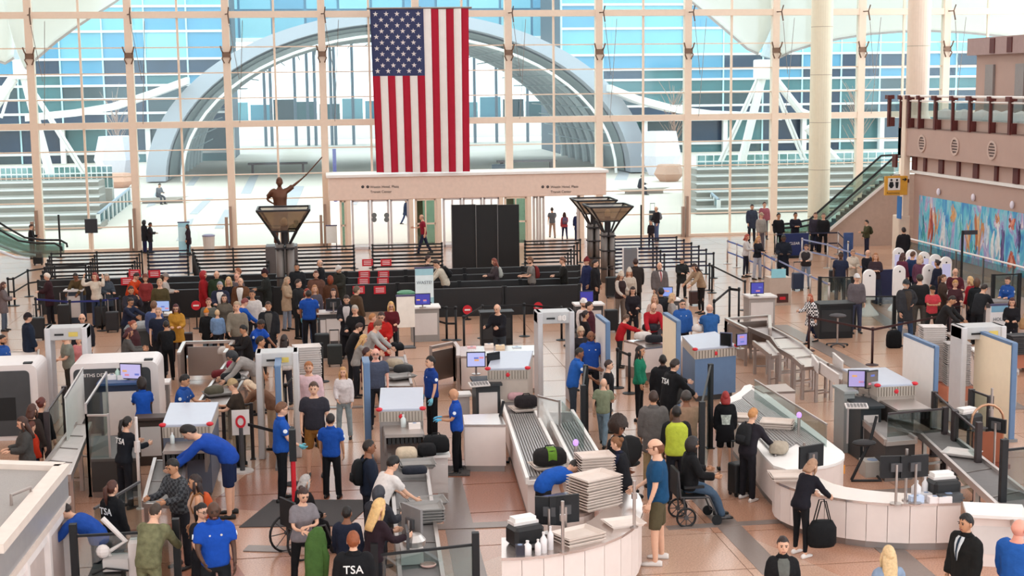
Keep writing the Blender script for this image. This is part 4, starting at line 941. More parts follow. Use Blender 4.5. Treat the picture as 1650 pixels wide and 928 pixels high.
# ================================================================ BARRIERS, MACHINES AND FURNITURE
def Q(pts, z): return [G(x, y, z) for x, y in pts]
def lerp(a, b, t): return a+(b-a)*t
grey = mat('b9b2af', .5, 0, .05); lgrey = mat('d8cfcb', .45, 0, .04); dgrey = mat('4b494b', .55, 0, .1); mgrey = mat('7f7a79', .5, 0, .08); beltm = mat('7a7473', .65, 0, .12, 20); bluegrey = mat('5f7899', .5, 0, .06)
creamp = mat('efdcc0', .5, 0, .03); navy = mat('23273f', .6); dkblue = mat('20286a', .6); clear = glass('e6eeec', .93, .08); trayg = mat('d9c8bd', .5, 0, .05); trayd = mat('8f8b88', .55, 0, .06)
# ---- stanchions
SB = MB().lathe((0, 0, 0), [(.17, 0), (.17, .015), (.05, .035), (.03, .05)], 16).mesh('base', smooth=False)
SP = MB().cyl((0, 0), .034, .03, .95, 10).mesh('post', smooth=True)
SC = MB().lathe((0, 0, 0), [(.02, .93), (.045, .94), (.045, 1.0), (.03, 1.02)], 10).mesh('belt_head', smooth=True)
_bm = {}
def stanchion(p, label, group, nxt=None, cp=black, cb=black, double=False, h=1.0, base=True):
    t = thing('belt_stanchion', p, label, 'stanchion', group); t.scale = (1, 1, h)
    if base: put(SB, 'base', cp, t)
    put(SP, 'post', cp, t); put(SC, 'belt_head', cp, t)
    if nxt is not None:
        d = nxt-p; L = d.length
        for z in ((.955, .5) if double else (.955,)):
            k = (round(L, 2), z)
            if k not in _bm: _bm[k] = MB().box(.03, L-.03, -.006, .006, z-.03, z+.03).mesh('belt')
            o = put(_bm[k], 'belt', cb, t); o.rotation_euler = (0, 0, math.atan2(d.y, d.x))
    return t
def belt_line(px, label, group, **k):
    P = [G(x, y) for x, y in px]
    for i, p in enumerate(P): stanchion(p, label, group, P[i+1] if i+1 < len(P) else None, **k)
ordn = ['closest to the doors', 'second from the doors', 'third from the doors', 'fourth from the doors', 'fifth from the doors', 'sixth from the doors', 'seventh from the doors']
for k in range(7):
    Y = 59.2-1.2*k; lab = 'black belt stanchion in the queue row '+ordn[k]; g = 'queue stanchions, row '+ordn[k]
    for x0, x1 in ((82-3*k, 228-4*k), (238, 302), (310+2*k, 440-2*k), (478, 570), (600, 712), (846, 935-5*k), (990, 1090+12*k)):
        if x0 == 990 and k > 5: continue
        a, b = AY(x0, 400, Y).x, AY(x1, 400, Y).x; n = max(1, round((b-a)/2.1)); P = [V(lerp(a, b, i/n), Y, 0) for i in range(n+1)]
        for i, p in enumerate(P): stanchion(p, lab, g, P[i+1] if i < n else None, cb=navy if x0 in (238, 990) else black, double=True)
# barrier at far left and others
belt_line([(15, 493), (24, 493), (47, 478), (90, 471), (140, 468)], 'black stanchion in the slanting row by the left escalator', 'slanting stanchions by the left escalator', double=True)
belt_line([(1147, 472), (1143, 468), (1200, 500)], 'black stanchion beside the woman in the camel coat', 'stanchions beside the camel coat', double=False)
belt_line([(1172, 425), (1187, 431), (1207, 440), (1231, 450), (1250, 462)], 'silver stanchion with blue belt in the priority lane', 'silver priority lane stanchions', cp=steel, cb=mat('4a63a8'), double=True)
belt_line([(1250, 413), (1300, 411), (1350, 410), (1366, 428)], 'silver stanchion along the back of the priority lane', 'silver stanchions behind the priority lane', cp=steel, cb=navy, double=True)
belt_line([(1292, 422), (1333, 432), (1352, 440), (1400, 455)], 'silver stanchion with pale belt beside the white kiosks', 'silver stanchions by the kiosks', cp=steel, cb=mat('8a94b8'), double=True)
belt_line([(1243, 455), (1305, 490), (1335, 505)], 'silver stanchion beside the recycling cabinet', 'silver stanchions beside the cabinet', cp=steel, cb=mat('8a94b8'))
belt_line([(1303, 565), (1405, 588), (1530, 560)], 'dark brown stanchion alone on the open tiled floor', 'stanchions on the open tiled floor', cp=mat('3a1f20', .6), cb=mat('3a1f20', .6))
belt_line([(748, 565), (778, 545), (845, 542), (905, 548)], 'black stanchion behind the far white conveyor', 'stanchions behind the far conveyor')
belt_line([(694, 540), (720, 548), (735, 548)], 'black stanchion by the information desk', 'stanchions by the information desk', double=True)
belt_line([(995, 625), (1014, 634)], 'black stanchion with round base near the woman in green', 'stanchions near the woman in green')
belt_line([(385, 755), (472, 780), (474, 806)], 'black stanchion at the mouth of the inspection lane', 'stanchions at the inspection lane', cb=black)
belt_line([(520, 615), (462, 690)], 'tall black stanchion behind the pink hoodie', 'stanchions behind the pink hoodie')
belt_line([(1150, 555), (1175, 530), (1190, 532)], 'black stanchion beside the document desk with blue screen', 'stanchions beside the blue-screen desk', h=1.3)
belt_line([(60, 530), (115, 535), (165, 533), (195, 528)], 'stanchion with violet belt before the left desks', 'stanchions before the left desks', cb=dkblue)
# ---- black queue panels
pan = MB().box(-1.06, 1.06, -.02, .02, .06, .97).mesh('panel'); trim = MB().box(-1.07, 1.07, -.03, .03, .97, 1.0).mesh('top_rail'); pst = MB().box(-.04, .04, -.04, .04, 0, 1.02).mesh('post'); foot = MB().box(-.05, .05, -.25, .25, 0, .03).mesh('foot')
rown = ['nearest the security lanes', 'second from the security lanes', 'third from the security lanes', 'fourth from the security lanes']
for k, (Y, x0, x1) in enumerate(((45.6, 688, 935), (47.2, 230, 935), (48.9, 62, 935), (50.6, 60, 935))):
    a, b = AY(x0, 450, Y).x, AY(x1, 450, Y).x; n = round((b-a)/2.16)
    for i in range(n):
        t = thing('queue_panel', V(a+(b-a)*(i+.5)/n, Y, 0), 'black panel barrier in the queue row '+rown[k], 'barrier', 'black queue panels, row '+rown[k]); t.scale = ((b-a)/n/2.16, 1, 1)
        put(pan, 'panel', blackp, t); put(trim, 'top_rail', mat('4a4a4c', .4, .4), t)
        for s in (-1.05, 1.05): put(pst, 'post', black, t, (s, 0, 0)); put(foot, 'foot', black, t, (s, 0, 0))
redm = mat('c8202e', .5)
for i, (x, y, Y) in enumerate(((592, 423, 53.1), (622, 423, 53.1), (587, 442, 50.5), (618, 442, 50.5), (586, 453, 48.8), (617, 453, 48.8), (578, 467, 47.1), (612, 467, 47.1), (217, 440, 50.5), (249, 441, 50.5), (205, 453, 48.8))):
    q = AY(x, y, Y); t = thing('red_sign', q, 'small red notice with white lines fixed on the black queue panels', 'sign', 'red notices on the queue panels')
    pl_ = MB().box(q.x-.2, q.x+.2, Y-.04, Y-.01, q.z-.13, q.z+.13).build('plate', redm, t)
    for d in (.06, .0, -.06): MB().box(q.x-.14, q.x+.14, Y-.045, Y-.04, q.z+d-.012, q.z+d+.012).build('print_line', mat('f0d5d5'), pl_)
for x, y in ((753, 499), (867, 494), (316, 492)):
    q = AY(x, y, 45.3); t = thing('no_entry_sign', (q.x, q.y, 0), 'red round no-entry disc on a thin black post before the panels', 'sign', 'no-entry discs'); c = V(q.x, 45.3, q.z)
    MB().rings([[(c.x+.15*math.cos(a), Y_, c.z+.15*math.sin(a)) for a in (2*math.pi*k/24 for k in range(24))] for Y_ in (45.27, 45.3)]).build('disc', redm, t); MB().box(c.x-.09, c.x+.09, 45.26, 45.275, c.z-.025, c.z+.025).build('white_bar', white, t)
    MB().cyl((c.x, 45.32), .02, 0, c.z+.1, 8).build('post', black, t); MB().cyl((c.x, 45.32), .13, 0, .02, 12).build('base', black, t)
# ---- black folding screen
fs = thing('folding_screen', AY(782, 440, 57.3), 'tall black three-panel folding screen before the doors', 'screen')
for a, b in ((727.5, 765.5), (766.5, 800.5), (801.5, 836)):
    p, q = AY(a, 330, 57.3), AY(b, 330, 57.3); MB().box(p.x, q.x, 57.25, 57.33, 0, p.z).build('panel', mat('161516', .6, 0, .1, 2), fs, bevel=.01)
    MB().box(p.x-.02, p.x, 57.2, 57.36, 0, p.z+.02).build('edge_strip', metal('8a8482'), fs)
# ---- lamp columns
def torchiere(x, ytop, ybot, wtop, Y, label, colw):
    b = V(AY(x, ytop, Y).x, Y, 0); zt, zb = AY(x, ytop, Y).z, AY(x, ybot, Y).z; hw = wtop/2*Y/F; cw = colw/2*Y/F; t = thing('torch_lamp', b, label, 'lamp'); cm = metal('7d7672', .55); dk = mat('2a2628', .5, .3)
    for sx in (-1, 1):
        for sy in (-1, 1): MB().cyl((b.x+sx*cw*.52, Y+sy*cw*.52), cw*.44, 0, zb-.45, 12).build('column_tube', cm, t, smooth=True)
    for z in (.5, 1.2, zb-.6): MB().box(b.x-cw*1.05, b.x+cw*1.05, Y-cw*1.05, Y+cw*1.05, z, z+.05).build('collar', dk, t)
    top = [V(b.x+sx*hw, Y+sy*hw, zt) for sx, sy in ((-1, -1), (1, -1), (1, 1), (-1, 1))]; bot = [V(b.x+sx*hw*.48, Y+sy*hw*.48, zb) for sx, sy in ((-1, -1), (1, -1), (1, 1), (-1, 1))]
    for i in range(4):
        j = (i+1) % 4; MB().extrude([bot[i], bot[j], top[j], top[i]], (0, 0, .012)).build('shade_pane', glass('d9cbb8', .85, .22), t)
        MB().bar(bot[i], top[i], .05, .05).build('shade_rib', dk, t); MB().bar(top[i], top[j], .06, .06).build('rim_bar', dk, t); MB().bar(bot[i], bot[j], .05, .05).build('rim_bar', dk, t)
        MB().tube([bot[i], V(b.x+(bot[i].x-b.x)*.35, Y+(bot[i].y-Y)*.35, zb-.5)], .04, 6).build('bracket_arm', dk, t)
    MB().cyl((b.x, Y), .12, zb-.5, zb+.15, 12).build('lamp_holder', dk, t); MB().ball((b.x, Y, zb+.25), .12, .12, .18).build('bulb', mat('e9d9c0', .4), t)
torchiere(457, 336, 371, 82, 48.0, 'torch-shaped lamp column in front of the bronze statue', 30)
torchiere(979, 331, 355, 70, 53, 'front torch-shaped lamp column of the pair by the post rows', 22); torchiere(956, 321, 343, 66, 56.5, 'rear torch-shaped lamp column of the pair by the post rows', 20)
# ---- bronze statue
def statue():
    Y = 55.0; ht = AY(450, 287, Y); bz = metal('6b4a3c', .5); POSES['statue'] = (0, 0, 'relax', 'hip', 'statue_arm'); ARMS['statue_arm'] = (8, 128, 6, -25); ARMS['hip'] = ARMS['hip']
    S = skel('statue', 'm'); s = 1.45; z0 = ht.z-S['top'].z*s; t = thing('bronze_statue', (ht.x, Y, 0), 'bronze statue of a man pointing upward with one arm', 'statue')
    objs = []
    for nm, mb, vs in (('body', raw_body(S), .02), ('shirt', raw_top(S, 'tee'), .022), ('trousers', raw_bot(S, 'pants'), .022)):
        o = bpy.data.objects.new('raw', mb.mesh('raw')); r = o.modifiers.new('r', 'REMESH'); r.mode = 'VOXEL'; r.voxel_size = vs; k = o.modifiers.new('s', 'SMOOTH'); k.iterations = 4; objs.append(o)
    M = Matrix.Translation((0, 0, z0)) @ Matrix.Rotation(math.pi, 4, 'Z') @ Matrix.Scale(-1, 4, (1, 0, 0)) @ Matrix.Scale(s, 4)
    for nm, me in zip(('body', 'shirt', 'trousers'), evaluate(objs)):
        me.materials.clear()
        if nm == 'body':
            mb = MB(); mb.v = [tuple(v.co) for v in me.vertices]; mb.f = [tuple(p.vertices) for p in me.polygons]; mb.mi = [0]*len(mb.f); xf(mb, hm(S) @ Matrix.Scale(1.06, 4), HEAD)
            for sd in (-1, 1): xf(mb, hand_mtx(S, sd), HANDMB)
            mb.mi = [0]*len(mb.f); me = mb.mesh('body')
        me.polygons.foreach_set('use_smooth', [True]*len(me.polygons)); put(me, nm, bz, t, mtx=M)
    put(hair_me('short'), 'hair', bz, t, mtx=M @ hm(S) @ Matrix.Scale(1.06, 4))
    w = M @ (S['arm'][1][2]+S['arm'][1][3]*.1); w = w+V(ht.x, Y, 0); MB().tube([w, AY(519, 253, Y)], .025, 6).build('pointer', bz, t)
    MB().box(ht.x-.6, ht.x+.6, Y-.5, Y+.5, 0, z0).build('pedestal', mat('5a5250', .5), t, bevel=.03)
# ---- walk-through metal detectors
def arch(x0, x1, ytop, z, label, num=None, Y=None):
    Y = Y or G(x0, ytop, z).y; a, b = AY(x0, ytop, Y).x, AY(x1, ytop, Y).x; t = thing('metal_detector', ((a+b)/2, Y, 0), label, 'metal detector'); g_ = mat('c3c0c2', .45, 0, .04); w = .13
    for x in (a, b-w): MB().box(x, x+w, Y, Y+.6, 0, z).build('side_post', g_, t, bevel=.03)
    MB().box(a, b, Y+.03, Y+.57, z-.28, z).build('header', mat('b6b4b4', .45), t, bevel=.02)
    MB().box(a+.22, a+.42, Y+.01, Y+.03, z-.17, z-.13).build('display', black, t); MB().box(b-.4, b-.2, Y+.01, Y+.03, z-.2, z-.1).build('label_plate', mat('c9b25a', .5) if not num else lgrey, t)
    if num: words(num, .2, (b-.3, Y, z-.15), (0, -1, 0), white, t)
    return t
arch(70, 139, 524, 2.2, 'grey walk-through metal detector with the sage-shirted man inside', Y=32.7)
arch(411, 481, 570, 2.2, 'grey walk-through metal detector beside the tall tray stack'); arch(866, 926, 504, 2.2, 'pale walk-through metal detector numbered ten', '10'); arch(1551, 1623, 528, 2.2, 'pale walk-through metal detector between the cream panel and steel tables')
# ---- slab panels of the body scanners
def slab_panel(xa, xb, ytop, depth, face_m, label, zt=2.1):
    p, q = G(xa, ytop, zt), G(xb, ytop, zt); t = thing('scanner_panel', ((p.x+q.x)/2, p.y, 0), label, 'scanner panel')
    MB().box(p.x, q.x, p.y, p.y+.06, 0, zt).build('front_edge', bluegrey, t, bevel=.02); MB().box(p.x, q.x, p.y+.06, p.y+depth, 0, zt-.01).build('slab', face_m, t); MB().box(p.x-.004, q.x+.004, p.y+.06, p.y+depth, zt-.06, zt).build('top_trim', bluegrey, t)
    MB().box(p.x-.05, q.x+.05, p.y-.03, p.y+depth, 0, .06).build('base_plate', mgrey, t)
slab_panel(442, 452, 590, 1.2, creamp, 'blue-edged cream scanner slab inside the middle metal detector'); slab_panel(585, 596, 585, .7, creamp, 'blue-edged scanner slab in front of the slate blue shirt')
slab_panel(976, 984, 519, 1.2, white, 'blue-edged white scanner slab beside the bald bearded officer'); slab_panel(1090, 1098, 517, 1.3, creamp, 'blue-edged cream scanner slab beside the white counter'); slab_panel(1507, 1515, 558, 1.6, white, 'blue-edged white scanner slab beside the grey tray trolley'); slab_panel(1632, 1642, 553, 1.7, creamp, 'wide cream scanner slab with blue edge beside the right metal detector')
# ---- white tunnel scanners
def tunnel(x0, x1, ytop, z, depth, label, txt=None):
    p, q = G(x0, ytop, z), G(x1, ytop, z); Y = p.y; a, b = p.x, q.x; t = thing('tunnel_scanner', ((a+b)/2, Y, 0), label, 'scanner'); r = .16; w = .12
    prof = [(a, 0), (b, 0)]+[(b-r+r*math.cos(u), z-r+r*math.sin(u)) for u in (math.pi/2*k/5 for k in range(6))]+[(a+r-r*math.sin(u), z-r+r*math.cos(u)) for u in (math.pi/2*k/5 for k in range(6))]
    MB().extrude([V(x, Y, zz) for x, zz in prof], (0, depth, 0)).build('housing', mat('dcd3d1', .4, 0, .03), t)
    r2 = .1; a2, b2, z2 = a+.07, b-.16, z-.12
    prof = [(a2, .1), (b2, .1)]+[(b2-r2+r2*math.cos(u), z2-r2+r2*math.sin(u)) for u in (math.pi/2*k/5 for k in range(6))]+[(a2+r2-r2*math.sin(u), z2-r2+r2*math.cos(u)) for u in (math.pi/2*k/5 for k in range(6))]
    MB().extrude([V(x, Y-.02, zz) for x, zz in prof], (0, .03, 0)).build('front_panel', mat('3f4144', .5, 0, .08), t)
    MB().box((a+b)/2-.5, (a+b)/2+.35, Y-.03, Y-.015, .45, .95).build('tunnel_mouth', mat('1a1b1d', .7), t); MB().box(b-.3, b-.12, Y+.1, Y+.25, z, z+.03).build('lid_latch', black, t)
    if txt: words(txt, .105, (a+.66, Y-.03, z-.26), (0, -1, 0), white, t)
    return t
tunnel(112, 251, 587, 1.65, 1.2, 'white tunnel scanner with dark front and maker lettering', 'SMITHS DETECTION'); tunnel(-70, 54, 592, 1.65, 1.2, 'white tunnel scanner with dark front at the left edge')
# ---- conveyors and tables
def conveyor(label, quad, z, rollers=0, legs=True, body=None, beltc=None, rail=steel, name='conveyor', h=.07, cat='conveyor', group=None, seg=0):
    P = Q(quad, z); c = sum(P, V(0, 0, 0))/4; t = thing(name, (c.x, c.y, 0), label, cat, group)
    bl, br, fr, fl_ = P
    MB().prism(P, z-h, z-.005).build('deck', beltc or beltm, t)
    for a, b in ((bl, fl_), (br, fr)): MB().bar(a+V(0, 0, 0), b+V(0, 0, 0), .06, .12).build('side_rail', rail, t)
    for a, b in ((bl, br), (fl_, fr)): MB().bar(a-V(0, 0, .03), b-V(0, 0, .03), .04, .08).build('end_bar', rail, t)
    rm = mat('a9a3a1', .35, .5)
    for k in range(rollers):
        s = (k+.5)/rollers; a, b = bl.lerp(br, .05+.9*s), fl_.lerp(fr, .05+.9*s); MB().tube([a.lerp(b, .25)+V(0, 0, .01), a.lerp(b, .97)+V(0, 0, .01)], .42*(bl-br).length/rollers*.8, 6).build('roller_track', rm, t)
    for k in range(1, seg):
        s = k/seg; a, b = bl.lerp(fl_, s), br.lerp(fr, s); MB().bar(a+V(0, 0, .0), b+V(0, 0, .0), .03, .02).build('joint_strip', dsteel, t)
    if body: MB().prism([p.lerp(c, .03) for p in P], .12, z-h).build('cabinet', body, t); MB().prism([p.lerp(c, .08) for p in P], 0, .12).build('plinth', dsteel, t)
    elif legs:
        n = max(2, int((bl-fl_).length/1.6)+1)
        for k in range(n):
            s = .06+.88*k/(n-1)
            for a, b in ((bl, fl_), (br, fr)): p = a.lerp(b, s).lerp(c, .05); MB().box(p.x-.035, p.x+.035, p.y-.035, p.y+.035, 0, z-h).build('leg', rail, t)
            p, q = bl.lerp(fl_, s), br.lerp(fr, s); MB().bar(p.lerp(q, .05)+V(0, 0, .2-z), p.lerp(q, .95)+V(0, 0, .2-z), .04, .04).build('cross_bar', rail, t)
    return t
conveyor('dark belt conveyor running from the middle machine toward the hall', [(628, 735), (684, 735), (714, 935), (645, 935)], .75, beltc=mat('6f6b6a', .6, 0, .08, 10), seg=4)
conveyor('wide roller conveyor leaving the bright middle scanner', [(806, 640), (850, 640), (915, 770), (850, 775)], .75, 12, body=offw, rail=white)
conveyor('narrow roller return lane beside the wide roller conveyor', [(880, 664), (922, 664), (965, 735), (925, 755)], .75, 9, body=offw, rail=white)
conveyor('grey tray feed conveyor between glass panels at left', [(122, 684), (146, 684), (112, 770), (62, 764)], .8, 0, beltc=mat('cfc7c4', .5), rail=metal('c5bcb8', .4), seg=4)
conveyor('black belt conveyor beneath the left glass dividers', [(250, 742), (300, 742), (290, 812), (232, 812)], .78, 0, beltc=mat('6b6866', .6), seg=2)
conveyor('steel table loaded with trays beside the low steel fence', [(366, 585), (412, 585), (366, 655), (318, 655)], .8, 0, beltc=metal('a59c98', .4), seg=3)
conveyor('steel table with tray stuff beside the slate blue shirt', [(618, 575), (652, 575), (663, 622), (618, 622)], .8, 0, beltc=metal('b3a9a5', .4), seg=2)
A_ = [((1206, 530), (1238, 527), (1270, 544), (1243, 546)), ((1243, 546), (1270, 544), (1295, 560), (1254, 562)), ((1254, 563), (1295, 561), (1309, 573), (1278, 577)), ((1278, 578), (1311, 575), (1334, 589), (1294, 592)), ((1312, 593), (1338, 590), (1362, 602), (1353, 615))]
for (q, lab) in zip(A_, ('steel roller table at the head of the right table line', 'bright steel table behind the head table of the right line', 'bright steel table in the middle of the right line', 'grey topped steel table after the bright tables', 'grey belt table with raised sides feeding the right scanner')):
    conveyor(lab, list(q), .8, 0, beltc=metal('d3c8c4', .3) if 'bright' in lab else mat('a89f9d', .5), name='steel_table', cat='table')
conveyor('small steel side table beside the bright steel tables', [(1214, 552), (1236, 552), (1254, 572), (1242, 574)], .8, 0, beltc=metal('c6bab5', .35), name='steel_table', cat='table')
for k, (a, b) in enumerate((((1308, 588), (1318, 602)), ((1320, 600), (1351, 622)), ((1342, 585), (1358, 600)))):
    p, q = G(*a, .8), G(*b, .8); tag(MB().bar(p+V(0, 0, .12), q+V(0, 0, .12), .02, .24).bar(p+V(0, 0, .25), q+V(0, 0, .25), .05, .03).build('side_guard', lgrey), ('short upright side guard above the grey belt table', 'long upright side guard along the near edge of the belt table', 'upright side guard along the far edge of the belt table')[k], 'guard')
conveyor('main dark belt conveyor leaving the right scanner', [(1478, 696), (1519, 692), (1700, 832), (1640, 848)], .75, 0, beltc=mat('6c6766', .6, 0, .08, 8), rail=metal('cfc4c0', .35), seg=4)
conveyor('short dark stub conveyor beside the main right belt', [(1388, 678), (1430, 678), (1476, 709), (1427, 713)], .78, 0, beltc=mat('8d8886', .5), legs=False, body=mat('35302f', .6))
conveyor('tray return shelf beside the right metal detector', [(1570, 575), (1608, 572), (1640, 600), (1595, 605)], .85, 0, beltc=mat('a9a19e', .5), name='steel_table', cat='table')
conveyor('white counter top behind the right metal detector', [(1555, 560), (1590, 556), (1610, 568), (1575, 574)], .9, 0, beltc=white, body=offw, name='steel_table', cat='table')
conveyor('low steel counter behind the left metal detector', [(12, 567), (62, 566), (60, 586), (5, 588)], .8, 0, beltc=mat('d6c6be', .5), name='steel_table', cat='table')
# ---- steel fence panels
def fence(label, pts, z=1.0, m_=metal('a3958e', .4)):
    P = [G(x, y, z) for x, y in pts]; c = sum(P, V(0, 0, 0))/len(P); t = thing('steel_fence', (c.x, c.y, 0), label, 'fence')
    for a, b in zip(P[:-1], P[1:]):
        MB().bar(a, b, .09, .07).build('top_rail', metal('cbbfb9', .3), t); n = max(1, round((b-a).length/1.3))
        for k in range(n+1): p = a.lerp(b, k/n); MB().box(p.x-.035, p.x+.035, p.y-.035, p.y+.035, 0, z).build('post', m_, t)
        for k in range(n):
            p, q = a.lerp(b, (k+.06)/n), a.lerp(b, (k+.94)/n); MB().extrude([V(p.x, p.y, .12), V(q.x, q.y, .12), V(q.x, q.y, z-.12), V(p.x, p.y, z-.12)], (0, .03, 0)).build('panel', m_, t)
fence('brushed steel fence panels beside the officer in black', [(288, 570), (297, 552), (376, 550), (362, 570)]); fence('brushed steel fence panels behind the middle machine', [(694, 560), (732, 552), (738, 560), (738, 575)]); fence('brushed steel corner fence beside the officer at the white table', [(1202, 530), (1170, 514), (1240, 509), (1241, 530)]); fence('brushed steel fence behind the right scanner slab', [(1550, 552), (1527, 538), (1552, 535)])
# ---- lidded x-ray machines
def xray(label, lid, zt, mouth=True, hood=.6, side=bluegrey, name='xray_machine'):
    P = Q(lid, zt); c = sum(P, V(0, 0, 0))/4; t = thing(name, (c.x, c.y, 0), label, 'x-ray machine'); bl, br, fr, fl_ = P
    MB().prism(P, .15, zt-.25).build('body', side, t); MB().prism([p.lerp(c, .12) for p in P], 0, .15).build('plinth', dgrey, t)
    sb_ = MB().prism([p.lerp(c, -.02) for p in P], zt-.25, zt-.05).build('slatted_band', mat('b7aa9e', .6), t); MB().prism([p.lerp(c, -.03) for p in P], zt-.05, zt).build('lid', mat('b4b8c6', .35, 0, .03), t, bevel=.01)
    for k in range(14):
        p = fl_.lerp(fr, (k+.5)/14); p = p+(p-c)*.025; MB().box(p.x-.008, p.x+.008, p.y-.012, p.y, zt-.24, zt-.06).build('slat', mat('7d7268', .6), sb_)
    p = fl_.lerp(fr, .5); MB().ball((p.x, p.y-.02, zt-.15), .05, .03, .05).build('emergency_button', redm, t)
    for s in (0, 1): q = (fl_, fr)[s]; MB().ball((q.x, q.y, zt-.01), .07, .07, .04).build('corner_bumper', redm, t)
    if hood:
        n = V(0, -1, 0); a, b = fl_.lerp(fr, .08), fl_.lerp(fr, .95); H_ = [a, b, b+n*hood, a+n*hood]; z1 = zt-.32
        hd = MB().prism(H_, z1-.06, z1).build('hood_top', metal('c3b9b4', .35), t)
        for s, (u, v) in enumerate(((a, a+n*hood), (b, b+n*hood))): MB().bar(V(u.x, u.y, (z1+.7)/2), V(v.x, v.y, (z1+.7)/2), .04, z1-.75).build('hood_side', dsteel, t)
        MB().box(a.x+.05, b.x-.05, a.y-.06, a.y-.02, .78, z1-.08).build('curtain', mat('1e1d1e', .8), t)
        for k in range(8): x = lerp(a.x+.08, b.x-.08, k/7); MB().box(x-.03, x+.03, a.y-hood+.02, a.y-hood+.04, z1-.2, z1-.06).build('curtain_strip', mat('2d2c2d', .8), t)
    return t
xray('x-ray machine with pale lid beneath the navy-shirted officer', [(614, 625), (681, 624), (681, 657), (611, 659)], 1.45, hood=.75, side=mat('8f8783', .5)); xray('x-ray machine with pale lid and slate side at left', [(275, 649), (351, 648), (338, 682), (262, 684)], 1.45, hood=.7, side=mat('5d6270', .5)); xray('bright x-ray machine before the far white tables', [(797, 566), (858, 565), (850, 592), (786, 593)], 1.5, hood=0, side=mat('b9a99e', .5)); xray('x-ray machine with pale lid beside the dark console at right', [(1359, 594), (1427, 592), (1474, 617), (1414, 620)], 1.45, hood=.9, side=mat('a0948b', .5)); xray('x-ray machine with white lid behind the blue-grey cabinet', [(1100, 541), (1152, 534), (1186, 556), (1120, 562)], 1.3, hood=0, side=bluegrey)
p = G(786, 600, 1.3); q = G(850, 600, 1.3); tag(MB().box(p.x+.22, q.x-.1, p.y-.3, p.y-.27, .76, 1.2).build('lead_curtain', mat('33382f', .8)), 'dark lead curtain in the mouth of the bright x-ray machine', 'curtain')
# ---- white counters
def counter(label, top, z, zb=0.12, body=offw, topm=None, name='white_counter', seams=0):
    P = Q(top, z); c = sum(P, V(0, 0, 0))/len(P); t = thing(name, (c.x, c.y, 0), label, 'counter')
    MB().prism(P, z-.05, z).build('worktop', topm or metal('cfc3be', .25), t); MB().prism([p.lerp(c, .012) for p in P], zb, z-.05).build('body', body, t); MB().prism([p.lerp(c, .07) for p in P], 0, zb).build('plinth', metal('9f9692', .4), t)
    return t
counter('white cabinet counter left of the roller conveyor with a stool', [(746, 668), (806, 666), (815, 684), (748, 684)], .95); counter('white box counter with open steel top beside the right lanes', [(1212, 622), (1266, 618), (1282, 630), (1230, 632)], .85, topm=metal('b4a49d', .4))
counter('large white counter where the red-sweatered man unloads', [(1005, 548), (1080, 545), (1080, 556), (1040, 560), (1023, 552)], .95, zb=.3); counter('long white far counter with boxes behind the x-ray screens', [(738, 558), (868, 556), (866, 572), (742, 574)], .95); counter('white table where the blue-shirted officer works', [(1094, 541), (1146, 539), (1152, 548), (1100, 553)], 1.0, topm=white)
counter('dark steel workbench between the left glass panels and the slate x-ray', [(152, 702), (216, 702), (226, 738), (146, 740)], .75, body=mat('3a3634', .6), topm=mat('544f4c', .5))
def ringdesk(label, outer, inner, z, zb, nm, panels=True):
    O, I = [G(x, y, z) for x, y in outer], [G(x, y, z) for x, y in inner]; c = sum(O+I, V(0, 0, 0))/len(O+I); t = thing(nm, (c.x, c.y, 0), label, 'counter'); n = len(O)
    def solid(z0, z1, so, si, name, m_):
        mb = MB()
        for i in range(n-1):
            a, b, d, e = O[i].lerp(I[i], so), O[i+1].lerp(I[i+1], so), I[i+1].lerp(O[i+1], si), I[i].lerp(O[i], si); mb.prism([a, b, d, e], z0, z1)
        return mb.build(name, m_, t)
    solid(z-.04, z, 0, 0, 'worktop', metal('d5c9c4', .22)); solid(0, zb, .2, .2, 'plinth', metal('9f9692', .4))
    for i in range(n-1):      # separate front panels with a joint
        a, b, d, e = O[i].lerp(I[i], .03), O[i+1].lerp(I[i+1], .03), I[i+1].lerp(O[i+1], .06), I[i].lerp(O[i], .06); a2, b2 = a.lerp(b, .012), b.lerp(a, .012); MB().prism([a2, b2, d, e], zb, z-.04).build('front_panel', offw, t)
    return t
def smooth_px(p, n):
    P = [Vector(q).to_3d() if len(q) == 3 else Vector((q[0], q[1], 0)) for q in p]; out = []
    L = len(P)-1
    for k in range(n+1):
        u = k/n*L; i = min(int(u), L-1); f_ = u-i; p0, p1, p2, p3 = P[max(i-1, 0)], P[i], P[i+1], P[min(i+2, L)]
        r_ = .5*((2*p1)+(p2-p0)*f_+(2*p0-5*p1+4*p2-p3)*f_*f_+(3*p1-p0-3*p2+p3)*f_**3); out.append((r_.x, r_.y))
    return out
ringdesk('white curved reception desk with steel top and tray piles', smooth_px([(808, 899), (860, 897), (909, 890), (960, 879), (1002, 863), (1026, 845), (1036, 824), (1034, 806), (1028, 794)], 12), smooth_px([(808, 866), (850, 864), (885, 858), (920, 850), (952, 838), (968, 824), (976, 812), (978, 802), (978, 794)], 12), .95, .12, 'round_desk')
ringdesk('long white curved counter with fair-haired woman in front', smooth_px([(1243, 757), (1245, 770), (1262, 781), (1300, 793), (1359, 804), (1416, 810), (1478, 812), (1549, 810)], 12), smooth_px([(1306, 757), (1309, 761), (1317, 767), (1332, 775), (1360, 784), (1411, 791), (1470, 795), (1543, 798)], 12), .8, .14, 'curved_counter')
t = counter('white roller lane island with rounded end and orange sticker', smooth_px([(1160, 648), (1190, 632), (1212, 620), (1280, 668), (1340, 714), (1361, 732), (1350, 745), (1310, 753), (1250, 752), (1205, 700), (1160, 648)], 26)[:-1], .82, zb=.14, topm=white)
rm = mat('a9a3a1', .35, .5)
